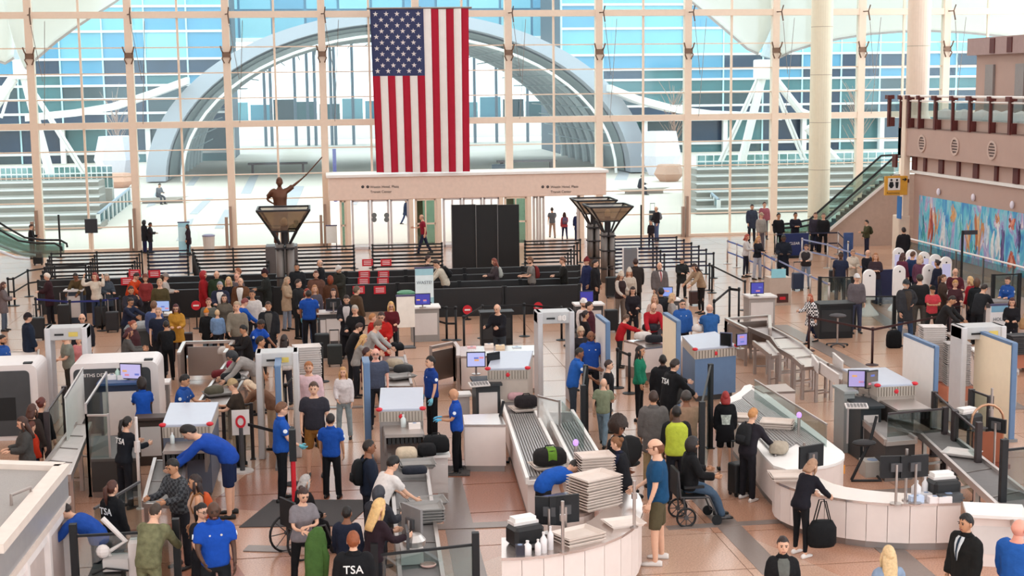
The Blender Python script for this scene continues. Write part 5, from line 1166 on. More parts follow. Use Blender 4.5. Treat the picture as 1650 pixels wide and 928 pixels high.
for (a, b, c_, d) in (((1172, 652), (1196, 643), (1285, 712), (1248, 735)), ((1196, 640), (1212, 628), (1330, 716), (1292, 720))):
    a, b, c_, d = (G(*q, .84) for q in (a, b, c_, d)); MB().prism([a, b, c_, d], .825, .835).build('roller_bed', mgrey, t)
    for k in range(10): s = (k+.5)/10; MB().tube([a.lerp(b, s), d.lerp(c_, s)], .018, 6).build('roller_track', rm, t)
q = G(1349, 757, .55); MB().obox(G(1348, 758, .5), V(.95, .31, 0), V(-.31, .95, 0), V(0, 0, 1), .36, .03, .16).build('orange_sticker', mat('d98a2a', .5), t)
t = counter('white rounded counter end with black oval below the tray stack', smooth_px([(870, 800), (915, 792), (938, 796), (956, 808), (956, 820), (938, 828), (900, 830), (872, 830), (870, 800)], 18)[:-1], .92)
MB().ball(G(951, 842, .62)+V(.02, -.06, 0), .07, .06, .14).build('oval_port', black, t)
# ---- tray piles
def tray_mesh(w, d, h=.055):
    mb = MB(); o = [(-w/2, -d/2), (w/2, -d/2), (w/2, d/2), (-w/2, d/2)]; k = .86; R = lambda s, z: [(x*s, y*s, z) for x, y in o]
    mb.rings([R(k, 0), R(1, h), R(1.03, h), R(1.03, h-.012), R(.97, h-.01)], cap=False); mb.rings([R(.94, h-.002), R(k-.03, .012)], cap=False); mb.add(R(k-.03, .012), [(0, 1, 2, 3)]); mb.add(R(k, 0), [(3, 2, 1, 0)]); mb.add([], [])
    return mb.mesh('tray')
TR = tray_mesh(.62, .46)
def pile(px, z, n, rot, label, m_=trayg, sc=1.0, dz=.045):
    b = G(*px, z); group = label
    for k in range(n):
        o = put(TR, 'tray', m_, None, (b.x+random.uniform(-.008, .008), b.y+random.uniform(-.008, .008), z+.001+k*dz), (0, 0, D(rot+random.uniform(-1.5, 1.5))), scale=(sc, sc, 1)); tag(o, label, 'tray', group)
pile((958, 815), .95, 11, 28, 'beige security tray in the big pile on the curved desk', sc=1.12); pile((958, 775), .95, 10, 4, 'beige security tray in the pile behind the big pile', sc=.95)
pile((930, 872), .95, 3, 25, 'beige security tray in the low pile at the desk front', sc=1.05); pile((1270, 772), .8, 2, -8, 'beige security tray on the long curved counter', sc=1.0); pile((1253, 689), .84, 3, -25, 'beige tray in the small pile on the roller island', trayg); pile((1190, 676), .84, 2, -25, 'beige tray upstream on the roller island', trayg, .9)
pile((1549, 732), .77, 1, -40, 'pale tray lying on the main right belt', lgrey, 1.0); pile((1005, 845), .95, 1, 10, 'flat beige tray lying on the steel desk top', mat('e2d3ca', .5), .9)
pile((497, 665), .4, 30, 5, 'pale grey tray in the tall pile behind the pink hoodie', lgrey, .95, .05); pile((1500, 612), .45, 26, -10, 'pale grey tray in the tall trolley pile by the white slab', lgrey, .9, .05); pile((1540, 620), .45, 20, -10, 'grey tray in the trolley pile between the slabs', grey, .9, .05); pile((1640, 570), .5, 10, 0, 'dark tray in the pile at the right edge', dgrey, .9, .05)
pile((688, 810), .76, 1, 5, 'grey tray empty on the dark belt', trayd); pile((680, 838), .76, 5, 3, 'grey tray in the pile on the dark belt', trayd, 1.05); pile((672, 752), .76, 2, 3, 'grey tray with shoes on the dark belt', trayd, 1.0)
pile((848, 660), .78, 1, 8, 'beige tray holding the dark bag on the rollers', trayg, 1.05); pile((886, 752), .78, 1, 8, 'beige tray holding the green-striped duffel', trayg, 1.1)
for k, (x, y) in enumerate(((395, 592), (375, 612), (352, 635), (640, 592), (646, 608))): pile((x, y), .83, 1, 20, 'grey tray lying on the loaded steel table', trayd, 1.0)
# carts under the tall piles
for x, y, lab in ((497, 665, 'low black dolly under the tall grey tray pile'), (1500, 612, 'low red-framed dolly under the trolley pile by the white slab'), (1540, 620, 'low dolly under the trolley pile between the slabs'), (1640, 570, 'low dolly under the dark tray pile')):
    b = G(x, y, .45); t = thing('tray_dolly', (b.x, b.y, 0), lab, 'dolly'); MB().box(b.x-.32, b.x+.32, b.y-.26, b.y+.26, .12, .5 if x == 1640 else .45 if x > 600 else .4).build('deck', mat('b8735a', .6) if x > 600 else dgrey, t)
    for sx in (-.26, .26):
        for sy in (-.2, .2): MB().tube([V(b.x+sx-.02, b.y+sy, .06), V(b.x+sx+.02, b.y+sy, .06)], .06, 10).build('wheel', black, t)
# ---- luggage
def bag(px, z, sx, sy, sz, c, label, rot=0, strap=None, name='travel_bag', cat='bag', handle=True):
    b = G(*px, z); t = thing(name, b, label, cat); t.rotation_euler = (0, 0, D(rot)); n = 16
    R = [[(sx/2*k*math.copysign(abs(math.cos(a))**.5, math.cos(a)), sy/2*k*math.copysign(abs(math.sin(a))**.5, math.sin(a)), zz*sz) for a in (2*math.pi*q/n for q in range(n))] for k, zz in ((.8, 0), (.97, .08), (1, .4), (.96, .7), (.8, .92), (.5, 1))]
    bb_ = put(MB().rings(R).mesh('bag_body', smooth=True), 'bag_body', cloth(c), t)
    if handle: put(MB().tube([V(-sx*.18, 0, sz*.95), V(-sx*.12, 0, sz*1.15), V(sx*.12, 0, sz*1.15), V(sx*.18, 0, sz*.95)], .012, 6).mesh('handle'), 'handle', cloth('1b1b1d'), bb_)
    if strap: put(MB().rings([[(x, sy/2*1.03*k*math.copysign(abs(math.cos(a))**.6, math.cos(a)), sz*.52+sz*.52*k*math.sin(a)) for a in (2*math.pi*q/14 for q in range(14))] for x, k in ((-sx*.12, .9), (-sx*.12, 1), (sx*.14, 1), (sx*.14, .9))]).mesh('stripe'), 'stripe', cloth(strap), t)
bag((848, 655), .83, .5, .3, .24, '2a2426', 'dark rounded bag in the tray on the wide rollers', 8); bag((886, 748), .83, .6, .32, .3, '2b2727', 'black duffel with a lime green stripe in its tray', 8, '6f9a35')
bag((703, 727), .8, .5, .34, .3, '18181a', 'black bag standing on the small white bag table'); bag((1440, 560), 0, .42, .3, .5, '17171a', 'black bag on the floor beside the man in jeans', handle=True)
bag((832, 643), .8, .4, .2, .16, 'd9a9ad', 'pink bundle of clothes at the scanner mouth', handle=False); bag((655, 738), .8, .4, .3, .2, 'd8c3aa', 'cream jacket bundled at the end of the dark belt', handle=False); bag((668, 762), .84, .45, .25, .12, '2b2e38', 'dark shoes and belts piled in the grey tray', handle=False); bag((688, 733), .8, .35, .3, .22, '1c1b1d', 'black jacket bundled beside the cream one', handle=False)
for i, (x, y, c, lab) in enumerate(((380, 592, 'a01f45', 'crimson jacket heaped in a tray on the loaded table'), (357, 608, '6a2226', 'dark red hat and clothes on the loaded table'), (372, 612, '24262a', 'black belt and shoes on the loaded table'), (345, 635, '5b5648', 'olive coat draped over trays on the loaded table'), (362, 570, 'c9bdb6', 'white bundle on the head of the loaded table'), (640, 563, '1d1d20', 'black backpack lying on the steel table by the grey hoodie'), (636, 590, 'b9a893', 'pale toiletry heap on the steel table'), (650, 600, '3a3a3c', 'dark zip case on the steel table'), (1048, 532, '2f2f35', 'charcoal jacket heap on the white counter'), (1054, 551, '26262b', 'black backpack lying on the white counter'), (1036, 546, 'e0d5cf', 'white papers and tray on the white counter'), (1128, 533, 'efe6e2', 'white cloth heap on the officer table'), (1255, 728, 'b9aa98', 'tan wheeled case lying on the long counter'))):
    bag((x, y), .83 if x < 900 else .85 if x > 1200 else .98, .45, .32, .18, c, lab, 20*i, handle=i in (5, 9))
def suitcase(px, label, c='1b1b1d', h=.6, rot=0, z=0):
    b = G(*px, z); t = thing('suitcase', b, label, 'suitcase'); t.rotation_euler = (0, 0, D(rot))
    o = put(MB().box(-.2, .2, -.13, .13, .06, h).mesh('shell'), 'shell', mat(c, .5), t); bv = o.modifiers.new('b', 'BEVEL'); bv.width = .04; bv.segments = 3
    for s in (-.12, .12): put(MB().tube([V(s, .1, h), V(s, .1, h+.38)], .012, 6).mesh('pull_tube'), 'pull_tube', steel, t)
    put(MB().tube([V(-.13, .1, h+.38), V(.13, .1, h+.38)], .018, 6).mesh('grip'), 'grip', black, t)
    for s in (-.15, .15):
        for u in (-.09, .09): put(MB().tube([V(s-.015, u, .04), V(s+.015, u, .04)], .04, 8).mesh('wheel'), 'wheel', black, t)
suitcase((62, 427), 'black suitcase beside the man by the left escalator'); suitcase((1285, 468), 'dark blue suitcase beside the man in light jeans', '26324a', .65); suitcase((1192, 797), 'dark suitcase beside the blond man at the counter', '232223', .62, 20); suitcase((1052, 360), 'black suitcase beside the right stone bench outside', '2a2a33', .7)
suitcase((560, 575), 'black suitcase standing behind the boy in black', '1d1e20', .7); suitcase((603, 590) if False else (540, 590), 'dark green-grey suitcase near the tall tray pile', '2b3030', .6); suitcase((985, 535), 'black suitcase beside the man in the red sweater', '1c1c1e', .7); suitcase((1345, 470), 'large black travel bag before the navy shirt', '1d1c1f', .8)
suitcase((985, 480), 'big black case beside the cream knit cap woman', '1b1b1d', .75)
for x, y, c, h, lab in ((62, 548, '17171a', .7, 'black suitcase behind the flat-capped man'), (105, 528, '1b1a1c', .75, 'tall black suitcase before the olive sweater man'), (165, 528, '1a1a1c', .7, 'black suitcase beside the cream hoodie woman'), (182, 535, '232226', .65, 'dark suitcase beside the slate jacket'), (300, 575, '2a1a1c', .7, 'dark maroon case behind the mustard coat'), (520, 580, '1c1d1f', .75, 'tall black case behind the red-haired woman in sleeveless top'), (590, 585, '232728', .65, 'charcoal case beside the boy in black'), (1065, 500, '1c1c1f', .6, 'black case behind the stout man'), (1545, 545, '1d1d1f', .55, 'black duffel case on the floor by the stooping man'), (1120, 492, '3a2420', .5, 'dark brown case at the feet of the camel coat woman')): suitcase((x, y), lab, c, h)
b = G(236, 584); t = thing('rolling_bin', b, 'large dark grey rolling bin heaped with trays beside the officer in black', 'cart'); MB().prism([(b.x-.45, b.y-.35), (b.x+.45, b.y-.35), (b.x+.5, b.y+.35), (b.x-.5, b.y+.35)], .15, .95).build('tub', mat('3f4142', .6), t); MB().box(b.x-.52, b.x+.52, b.y-.4, b.y+.4, .95, 1.02).build('rim', mat('5a5c5d', .5), t); MB().ball((b.x, b.y, 1.0), .42, .3, .18).build('heap', mat('8d8f90', .6, 0, .3, 8), t)
for sx in (-.35, .35):
    for sy in (-.25, .25): MB().tube([V(b.x+sx-.03, b.y+sy, .07), V(b.x+sx+.03, b.y+sy, .07)], .07, 10).build('wheel', black, t)
# tote in the woman's hand
t = thing('tote_bag', G(1324, 880, .2), 'large black tote bag hanging from the hand of the puffer-jacketed woman', 'bag'); b = G(1324, 880, .2); b.z = 0; z0 = .2
MB().rings([[(b.x+w*math.cos(a), b.y+d*math.sin(a), z0+zz) for a in (2*math.pi*q/16 for q in range(16))] for w, d, zz in ((.2, .1, 0), (.24, .13, .06), (.24, .13, .3), (.17, .08, .42))]).build('bag_body', cloth('1a1a1c'), t, smooth=True)
for s in (-.05, .05): MB().tube([b+V(-.13, s, .6), b+V(-.04, s, .95), b+V(.04, s, .95), b+V(.13, s, .6)], .01, 6).build('strap', cloth('151516'), t)
t = thing('tote_bag', G(1642, 555), 'tan tote bag held before the woman in black', 'bag'); b = G(1642, 555); MB().rings([[(b.x+w*math.copysign(abs(math.cos(a))**.5, math.cos(a)), b.y-.3+d*math.sin(a), .5+zz) for a in (2*math.pi*q/16 for q in range(16))] for w, d, zz in ((.14, .07, 0), (.17, .08, .05), (.15, .06, .32))]).build('bag_body', cloth('b98f66'), t, smooth=True); MB().tube([b+V(-.1, -.3, .8), b+V(0, -.3, 1.05), b+V(.1, -.3, .8)], .012, 6).build('strap', cloth('b98f66'), t)
# ---- monitors, consoles, desks
def monitor(px, z, label, face=180, w=.5, h=.32, screen=None, pole=0, name='monitor', tilt=0, m_=None):
    b = G(*px, z); t = thing(name, (b.x, b.y, z-h/2-pole), label, 'monitor'); t.rotation_euler = (0, 0, -D(face-180))   # screen looks to -Y at face 180
    zc = pole+h/2; put(MB().box(-w/2, w/2, -.02, .02, zc-h/2, zc+h/2).mesh('casing'), 'casing', m_ or black, t)
    dp_ = put(MB().box(-w/2+.02, w/2-.02, -.026, -.02, zc-h/2+.02, zc+h/2-.02).mesh('display'), 'display', emit(screen, .9) if screen else mat('101114', .25), t)
    put(MB().box(-.09, .09, .02, .06, zc-.07, zc+.07).mesh('mount'), 'mount', dgrey, t)
    if pole: put(MB().cyl((0, .06), .022, 0, zc+.05, 8).mesh('pole'), 'pole', steel, t); put(MB().cyl((0, .06), .1, 0, .02, 12).mesh('foot'), 'foot', steel, t)
    if screen:
        rnd = random.Random(label)
        for k in range(3): x, y = rnd.uniform(-w*.3, w*.3), rnd.uniform(-h*.25, h*.25); put(MB().box(x-.05, x+.05, -.03, -.026, zc+y-.02, zc+y+.02).mesh('screen_shape'), 'screen_shape', emit(('f0b070', '6a7ad0', 'e890a0')[k], .8), dp_)
    return t
monitor((767, 579), 1.55, 'monitor with lavender scan image beside the bright x-ray', 185, .42, .34, 'b9bdf0', pole=0.18); monitor((795, 580), 1.5, 'dark angled monitor beside the lavender scan image', 150, .34, .34, None, pole=0.13)
monitor((1383, 610), 1.5, 'lavender monitor on the dark right console', 195, .42, .36, 'b3a2d8', pole=0.19); monitor((1404, 611), 1.5, 'brown-tinted monitor on the dark right console', 160, .32, .36, '6a5a50', pole=0.19)
monitor((1170, 547), 1.45, 'blue-grey monitor turned aside by the white lid x-ray', 215, .3, .34, None, m_=mat('5c6078'), pole=.05); monitor((1195, 547), 1.45, 'violet monitor beside the blue-grey turned one', 165, .3, .3, '9a8fd8', pole=0.09)
monitor((211, 598), 1.54, 'lavender monitor before the officer with curly hair', 200, .5, .34, 'c0b6e6', pole=0.02); monitor((262, 493), 1.3, 'small blue-white monitor at the left check desk', 185, .42, .32, '9fb4e6', pole=0.09); monitor((537, 490), 1.3, 'black monitor back before the pale dark-haired woman', 0, .42, .32, pole=0.09); monitor((681, 482), 1.3, 'deep blue monitor on the desk before the waste sign', 180, .46, .34, '3a36a0', pole=0.09); monitor((945, 478), 1.3, 'deep blue monitor on the desk behind the white hoodie', 180, .42, .34, '35339a', pole=0.09); monitor((1220, 464), 1.3, 'deep blue monitor on the desk with round base chair', 180, .42, .36, '3b3aa8', pole=0.09); monitor((1075, 470), 1.3, 'small blue monitor behind the fair-haired woman', 190, .34, .3, '8aa0e8', pole=0.09); monitor((408, 487), 1.3, 'dark monitor by the bright blue jacket', 0, .4, .34, pole=0.09)
monitor((886, 823), 1.3, 'black monitor back at the curved desk, first of a pair', 20, .44, .42, pole=.12); monitor((909, 820), 1.32, 'black monitor back at the curved desk on the steel pole', 350, .46, .42, pole=.12)
monitor((1307, 735), 1.3, 'black monitor on a pole above the curved counter', 340, .5, .38, pole=.3); monitor((1443, 752), 1.4, 'black monitor back over the brown floor, first of a pair', 5, .5, .36, pole=.42); monitor((1473, 751), 1.4, 'black monitor back over the brown floor beside its twin', 355, .48, .36, pole=.42); monitor((1607, 685), 1.2, 'small dark screen arm beside the luggage cart', 60, .36, .26, pole=1.06)
monitor((664, 842), 1.21, 'grey monitor seen edge-on above the belt end', 60, .5, .5, pole=.2, m_=mgrey)
def poleat(px, z0, h, label, m_=steel, r=.025):
    b = G(*px, z0); t = thing('steel_pole', b, label, 'pole'); MB().cyl((b.x, b.y), r, z0, z0+h, 8).build('tube', m_, t); MB().cyl((b.x, b.y), r*1.8, z0+h*.62, z0+h*.74, 8).build('clamp', m_, t); MB().cyl((b.x, b.y), r*2.5, z0, z0+.02, 10).build('foot', m_, t)
poleat((907, 890), .95, .75, 'steel monitor pole on the curved desk'); poleat((1022, 850), .95, .72, 'slim steel pole at the outer edge of the curved desk'); poleat((1459, 806), .8, .85, 'steel monitor pole on the long curved counter'); poleat((1295, 768), .8, .6, 'steel monitor pole behind the fair-haired woman'); poleat((1594, 755), 0, 1.6, 'thin steel pole beside the luggage cart'); poleat((226, 820), 0, 1.7, 'white pole with box between the left glass panels', lgrey, .03)
def indicator(px, z0, h, label):
    b = G(*px, z0); t = thing('signal_light', b, label, 'light'); MB().cyl((b.x, b.y), .03, z0, z0+h, 8).build('tube', steel, t); MB().ball((b.x, b.y, z0+h+.04), .05, .05, .06).build('lens', emit('a37be8', 2.0), t)
indicator((928, 782), .8, .7, 'violet signal light above the roller lanes'); indicator((1287, 705), .8, .4, 'violet signal light on the right roller island')
def desk(label, px, w, d, h, m_=black, top=None, rot=0):
    b = G(*px); b = V(b.x, b.y, 0); t = thing('check_desk', b, label, 'desk'); t.rotation_euler = (0, 0, D(rot)); put(MB().box(-w/2, w/2, -d/2, d/2, h-.05, h).mesh('desktop'), 'desktop', top or m_, t); put(MB().box(-w/2+.04, w/2-.04, -d/2+.1, d/2-.04, 0, h-.05).mesh('cabinet'), 'cabinet', m_, t); put(MB().box(-w/2+.1, w/2-.1, -d/2+.09, -d/2+.1, .2, h-.2).mesh('front_panel'), 'front_panel', mat('2a2a2c', .5) if m_ is black else lgrey, t)
desk('white document desk under the deep blue monitor before the waste sign', (684, 492, 1.05), .9, .7, 1.05, mat('9a9490', .5), white); desk('grey document desk with deep blue monitor at the priority lane', (1224, 475, 1.05), .9, .7, 1.05, mat('a59c97', .5), lgrey); desk('black podium with swivel chair before the kiosks', (1342, 543), 1.1, .7, 1.05); desk('dark document desk behind the white hoodie', (948, 488, 1.05), .9, .6, 1.05, dgrey, lgrey); desk('narrow dark desk before the olive sweater man', (122, 520), .6, .5, 1.1, mat('3b4452', .5), lgrey); desk('check desk with small blue-white monitor', (262, 504, 1.05), .9, .6, 1.05, dgrey, lgrey); desk('check desk with black monitor before the dark-haired woman', (535, 501, 1.05), .9, .6, 1.05, dgrey, lgrey); desk('black enclosure desk around the white-haired man', (800, 555), 1.0, .5, 1.0); desk('document desk of the officer with the dark bun', (1600, 540), .9, .6, 1.05, dgrey, mgrey); desk('check desk by the bright blue jacket', (408, 498, 1.05), .8, .6, 1.05, dgrey, lgrey); desk('check desk behind the fair-haired woman', (1077, 481, 1.05), .7, .5, 1.05, dgrey, lgrey)
desk('dark operator console under the lavender right monitor', (1390, 645, 1.13), .5, 1.1, 1.13, mat('2b3134', .5)); desk('grey cabinet beside the dark operator console', (1362, 625, 1.3), .3, .7, 1.3, mat('8f918f', .5)); desk('dark operator console under the lavender scan image', (783, 612, 1.2), .6, .9, 1.2, mat('2f3033', .5)); desk('small white side shelf by the dark console', (745, 690), .4, .4, .8, lgrey, white); desk('dark blue operator console at the curly-haired officer', (193, 613, 1.35), .9, .55, 1.35, mat('26304a', .5), mat('35507a', .4)); desk('small white bag table with thin legs by the bald officer', (705, 790), .45, .6, .75, lgrey, white); desk('white table carrying glove boxes behind the blue officer', (252, 668), .7, .5, .8, mgrey, lgrey); desk('brown leather console behind the lettered officer', (246, 748), .6, .4, 1.0, mat('4a3b35', .6)); desk('white counter end at the right edge with shelf slot', (1600, 905), .9, .7, .85, offw, white, -20)
def keyboard(px, z, label, rot=0): 
    b = G(*px, z); t = thing('control_panel', b, label, 'keyboard'); t.rotation_euler = (D(15), 0, D(rot)); pl_ = put(MB().box(-.22, .22, -.1, .1, 0, .03).mesh('plate'), 'plate', lgrey, t)
    for i in range(6):
        for j in range(3): put(MB().box(-.19+i*.066, -.14+i*.066, -.08+j*.055, -.04+j*.055, .03, .04).mesh('key'), 'key', mgrey, pl_)
keyboard((1380, 655), 1.13, 'grey operator keypad on the dark right console', -10); keyboard((772, 620), 1.2, 'pale operator keypad on the dark middle console', 10)
def printer(px, z, label, rot=0):
    b = G(*px, z); t = thing('printer', b, label, 'printer'); t.rotation_euler = (0, 0, D(rot)); o = put(MB().box(-.24, .24, -.18, .18, 0, .3).mesh('casing'), 'casing', mat('1c1c1e', .4), t); bv = o.modifiers.new('b', 'BEVEL'); bv.width = .05
    put(MB().box(-.2, .2, -.05, .17, .3, .34).mesh('paper_tray'), 'paper_tray', lgrey, t); put(MB().box(-.17, .17, -.03, .15, .34, .4).mesh('paper_stack'), 'paper_stack', white, t); put(MB().box(-.22, .22, -.3, -.18, .03, .05).mesh('output_tray'), 'output_tray', dgrey, t)
printer((846, 876), .95, 'black printer on the curved desk', 20); printer((1519, 800), .8, 'black printer at the end of the long curved counter', 5); printer((1560, 690), .8, 'small pale printer behind the right glass panels', 20)
def bottle(px, z, label, h=.26, r=.05, c='e8e2e2', cap='dcd6d6', name='bottle', cat='bottle'):
    b = G(*px, z); t = thing(name, b, label, cat); MB().lathe(b, [(r, 0), (r, h*.65), (r*.5, h*.78), (r*.35, h*.82), (r*.35, h*.9)], 12).build('vessel', mat(c, .4), t, smooth=True); MB().lathe(b, [(r*.42, h*.9), (r*.42, h)], 10).build('cap', mat(cap, .4), t)
bottle((876, 890), .95, 'white pump bottle on the curved desk', .3); bottle((850, 893), .95, 'short clear wipe tub on the curved desk', .2, .06); bottle((867, 893), .95, 'white hand sanitiser beside the wipe tub', .22, .045); bottle((887, 885), .95, 'tall white spray bottle on the curved desk', .34, .045); bottle((1476, 803), .8, 'white paper roll cylinder on the long counter', .3, .08); bottle((1490, 800), .8, 'white spray bottle by the counter printer', .34, .05); bottle((650, 688), 1.13, 'clear pump bottle on the middle x-ray hood', .24, .05, 'cfd6d4'); bottle((190, 611), 1.35, 'clear green-tinted pump bottle on the blue console', .26, .05, 'bcd8cc'); bottle((278, 714), 1.13, 'small clear water bottle on the left x-ray hood', .2, .04, 'cfd8d8')
def box_(px, z, sx, sy, sz, c, label, name='glove_box', cat='box', rot=0):
    b = G(*px, z); t = thing(name, b, label, cat); t.rotation_euler = (0, 0, D(rot)); put(MB().box(-sx/2, sx/2, -sy/2, sy/2, 0, sz).mesh('carton'), 'carton', mat(c, .6), t); put(MB().lathe((0, 0, sz), [(min(sx, sy)*.3, 0), (min(sx, sy)*.3, .004)], 10).mesh('opening'), 'opening', mat('8a9ab5', .6), t)
for k, (x, y, c, lab) in enumerate(((1476, 808, 'c5d3ea', 'pale blue glove carton on the long counter'), (1506, 809, 'efe4e2', 'white glove carton at the counter end'), (1521, 809, 'ebe0de', 'second white glove carton at the counter end'), (1492, 803, 'd9d4d4', 'grey tissue carton behind the glove cartons'), (181, 611, 'e9e2e0', 'white glove carton left of the pump bottle'), (198, 611, 'e4dddb', 'white glove carton right of the pump bottle'), (252, 615, 'e6dedc', 'white cartons stacked on the small white table'), (788, 560, 'efe0d6', 'white carton on the far counter'), (806, 562, 'f2d9b8', 'cream carton on the far counter'), (760, 560, 'e9b9bd', 'pink folder carton on the far counter'), (833, 560, 'd5e4ee', 'pale blue folder on the far counter'), (668, 690, 'e2d6d0', 'white paper pad on the middle x-ray hood'), (290, 722, 'ece4e0', 'white form stack on the left table'))): box_((x, y), .8 if x > 1400 else .8 if x == 252 else .95 if 700 < x < 900 else 1.13 if x == 668 else 1.35 if x in (181, 198) else 1.0, .22, .13, .1 if x not in (290, 833, 760) else .03, c, lab)
box_((1528, 806), .8, .4, .2, .12, '4a4a4c', 'heap of black cables at the counter end', 'cable_heap', 'cables'); box_((838, 893), .95, .12, .12, .14, '33303a', 'dark handheld wand on the curved desk', 'hand_wand', 'wand')
# ---- glass dividers
def divider(label, a, b, z1=1.5, posts=(1, 1), m_=black, z0=.1, pane=clear, rail=True, name='glass_divider', w=.05):
    A, B = G(*a), G(*b); t = thing(name, (A+B)/2, label, 'divider'); d = (B-A).normalized(); n = V(-d.y, d.x, 0)*.008
    MB().extrude([A+V(0, 0, z0)-n, B+V(0, 0, z0)-n, B+V(0, 0, z1)-n, A+V(0, 0, z1)-n], n*2).build('pane', pane, t)
    if rail: MB().bar(A+V(0, 0, z1), B+V(0, 0, z1), .035, .035).build('top_rail', m_, t)
    for p, s in ((A, posts[0]), (B, posts[1])):
        if s: MB().box(p.x-w, p.x+w, p.y-w, p.y+w, 0, z1+.03+(.15 if s == 2 else 0)).build('post', m_, t); MB().box(p.x-w*1.6, p.x+w*1.6, p.y-w*1.6, p.y+w*1.6, 0, .02).build('post_foot', m_, t)
frost = frosted('efeeea', .7); lg = metal('c2bcba', .4)
divider('glass divider with black posts before the camouflage soldier', (126, 1000), (290, 990), 1.25, (2, 2)); divider('glass divider with black posts at the end of the dark belt', (606, 1005), (768, 985), 1.0, (2, 2))
divider('frosted white divider beside the left metal detector', (112, 775), (140, 715), 1.65, (0, 0), lg, pane=frost, z0=.6); divider('clear divider beside the dark blue console', (146, 800), (178, 735), 1.75, (1, 1), lg, w=.02, z0=.6); divider('dark-framed divider in front of the left tunnel scanner', (82, 790), (110, 740), 1.5, (1, 1), mat('3a3032', .5)); divider('clear divider beside the officer in the lettered jacket', (146, 800), (181, 800), 1.55, (1, 1), lg, w=.02, z0=.7); divider('angled clear divider over the left black conveyor', (158, 930), (230, 880), 1.1, (0, 0), dgrey)
divider('curved-top clear divider beside the roller return lane', (906, 745), (941, 790), 1.25, (0, 0), steel, rail=False); divider('frosted divider panel between the x-ray and the belt officer', (868, 735), (902, 745), 1.25, (1, 1), steel, w=.02, pane=frosted('eef0ee', .35)); divider('black-posted clear divider beside the bald green-shirted man', (940, 740), (944, 700), 1.5, (1, 1)); divider('tall black-posted divider before the red-haired hoodie', (1130, 800), (1144, 722), 1.75, (1, 1), black); divider('clear divider along the right roller lane', (1215, 705), (1330, 790), 1.25, (0, 0), steel, rail=True)
divider('black-posted divider right of the right x-ray mouth', (1503, 735), (1535, 770), 1.3, (1, 1), mat('33292a', .5)); divider('black-posted divider continuing toward the luggage cart', (1536, 772), (1573, 810), 1.3, (1, 2), mat('33292a', .5)); divider('clear screen over the right stub conveyor', (1428, 770), (1520, 760), 1.25, (0, 1), mat('3a3032', .5), z0=.8, pane=glass('d5dad5', .82, .12)); divider('dark-framed divider before the right metal detector', (1562, 735), (1592, 748), 1.35, (1, 1), mat('2f2829', .5))
divider('black barrier frame beside the left slate x-ray machine', (363, 745), (408, 740), 1.15, (1, 1), mat('241c1d', .5), w=.035, z0=.2); divider('black end post with rail at the lower right', (1612, 880), (1690, 870), 1.6, (2, 0), black, rail=True, pane=glass('dfe5e2', .9, .08))
divider('black-framed divider behind the lane of white kiosks', (1320, 500), (1372, 500), 1.1, (1, 1)); divider('black-framed divider before the document officer', (1598, 520), (1640, 518), 1.5, (1, 1)); divider('black-framed low barrier in front of the waiting passengers', (1376, 530), (1440, 530), 1.0, (1, 1)); divider('black-framed low barrier behind the coral shirt man', (1440, 530), (1490, 530), 1.0, (0, 1))
# sign on the barrier frame
b = G(391, 760); t = thing('pedestal_sign', b, 'grey pedestal sign with red circle beside the barrier frame', 'sign'); MB().cyl((b.x, b.y), .22, 0, .03, 18).build('base', lgrey, t); MB().cyl((b.x, b.y), .05, .03, .9, 10).build('stem', dgrey, t); MB().box(b.x-.17, b.x+.17, b.y-.03, b.y, .75, 1.25).build('board', lgrey, t)
MB().rings([[(b.x+r_*math.cos(a), b.y-.035-dy, 1.02+r_*1.3*math.sin(a)) for a in (2*math.pi*k/20 for k in range(20))] for r_, dy in ((.1, 0), (.1, .01), (.06, .01), (.06, 0))], cap=False).build('red_ring', redm, t)
# ---- signs
def easel(label, px, w, h, z1, m_=white, band=None, txt=None, ts=.16, Y=None, name='stand_sign'):
    b = G(*px); t = thing(name, b, label, 'sign'); MB().box(b.x-w/2, b.x+w/2, b.y-.03, b.y+.03, z1-h, z1).build('board', m_, t); MB().box(b.x-w/2-.02, b.x+w/2+.02, b.y-.04, b.y+.04, z1, z1+.05).build('top_rail', mat('4a4566', .5), t)
    if band: MB().box(b.x-w/2, b.x+w/2, b.y-.035, b.y-.03, z1-h, z1-h*.62).build('colour_band', mat(band, .5), t); MB().box(b.x-w/2, b.x+w/2, b.y-.035, b.y-.03, z1-h*.14, z1).build('header_band', mat(band, .5), t)
    if txt: words(txt, ts, (b.x, b.y-.04, z1-h*.3), (0, -1, 0), mat('5a6470', .5), t)
    for s in (-1, 1): MB().box(b.x+s*(w/2-.03)-.02, b.x+s*(w/2-.03)+.02, b.y-.02, b.y+.02, 0, z1-h).build('leg', dgrey, t)
    MB().box(b.x-w/2, b.x+w/2, b.y-.2, b.y+.2, 0, .03).build('foot', dgrey, t)
easel('white and teal waste sign standing beside the cream jacket', (685, 520), .58, 1.5, 1.75, mat('dfecef', .5), '9fc9d4', 'WASTE!', .14); easel('white and blue hold it sign beside the woman in black', (1611, 570), .62, 1.25, 1.35, mat('ecebed', .5), '7fb0cc', 'HOLD IT', .13)
easel('black-framed white notice board beside the information desk', (655, 560), .52, .9, 1.5, mat('efe6dc', .5)); easel('pale information totem by the plum-jacketed woman', (298, 412), .5, 1.35, 1.5, mat('bfe3ec', .4), '9fd2e2'); easel('pale notice easel beside the left sliding doors', (535, 402), .5, .8, 1.1, mat('dcdedb', .5))
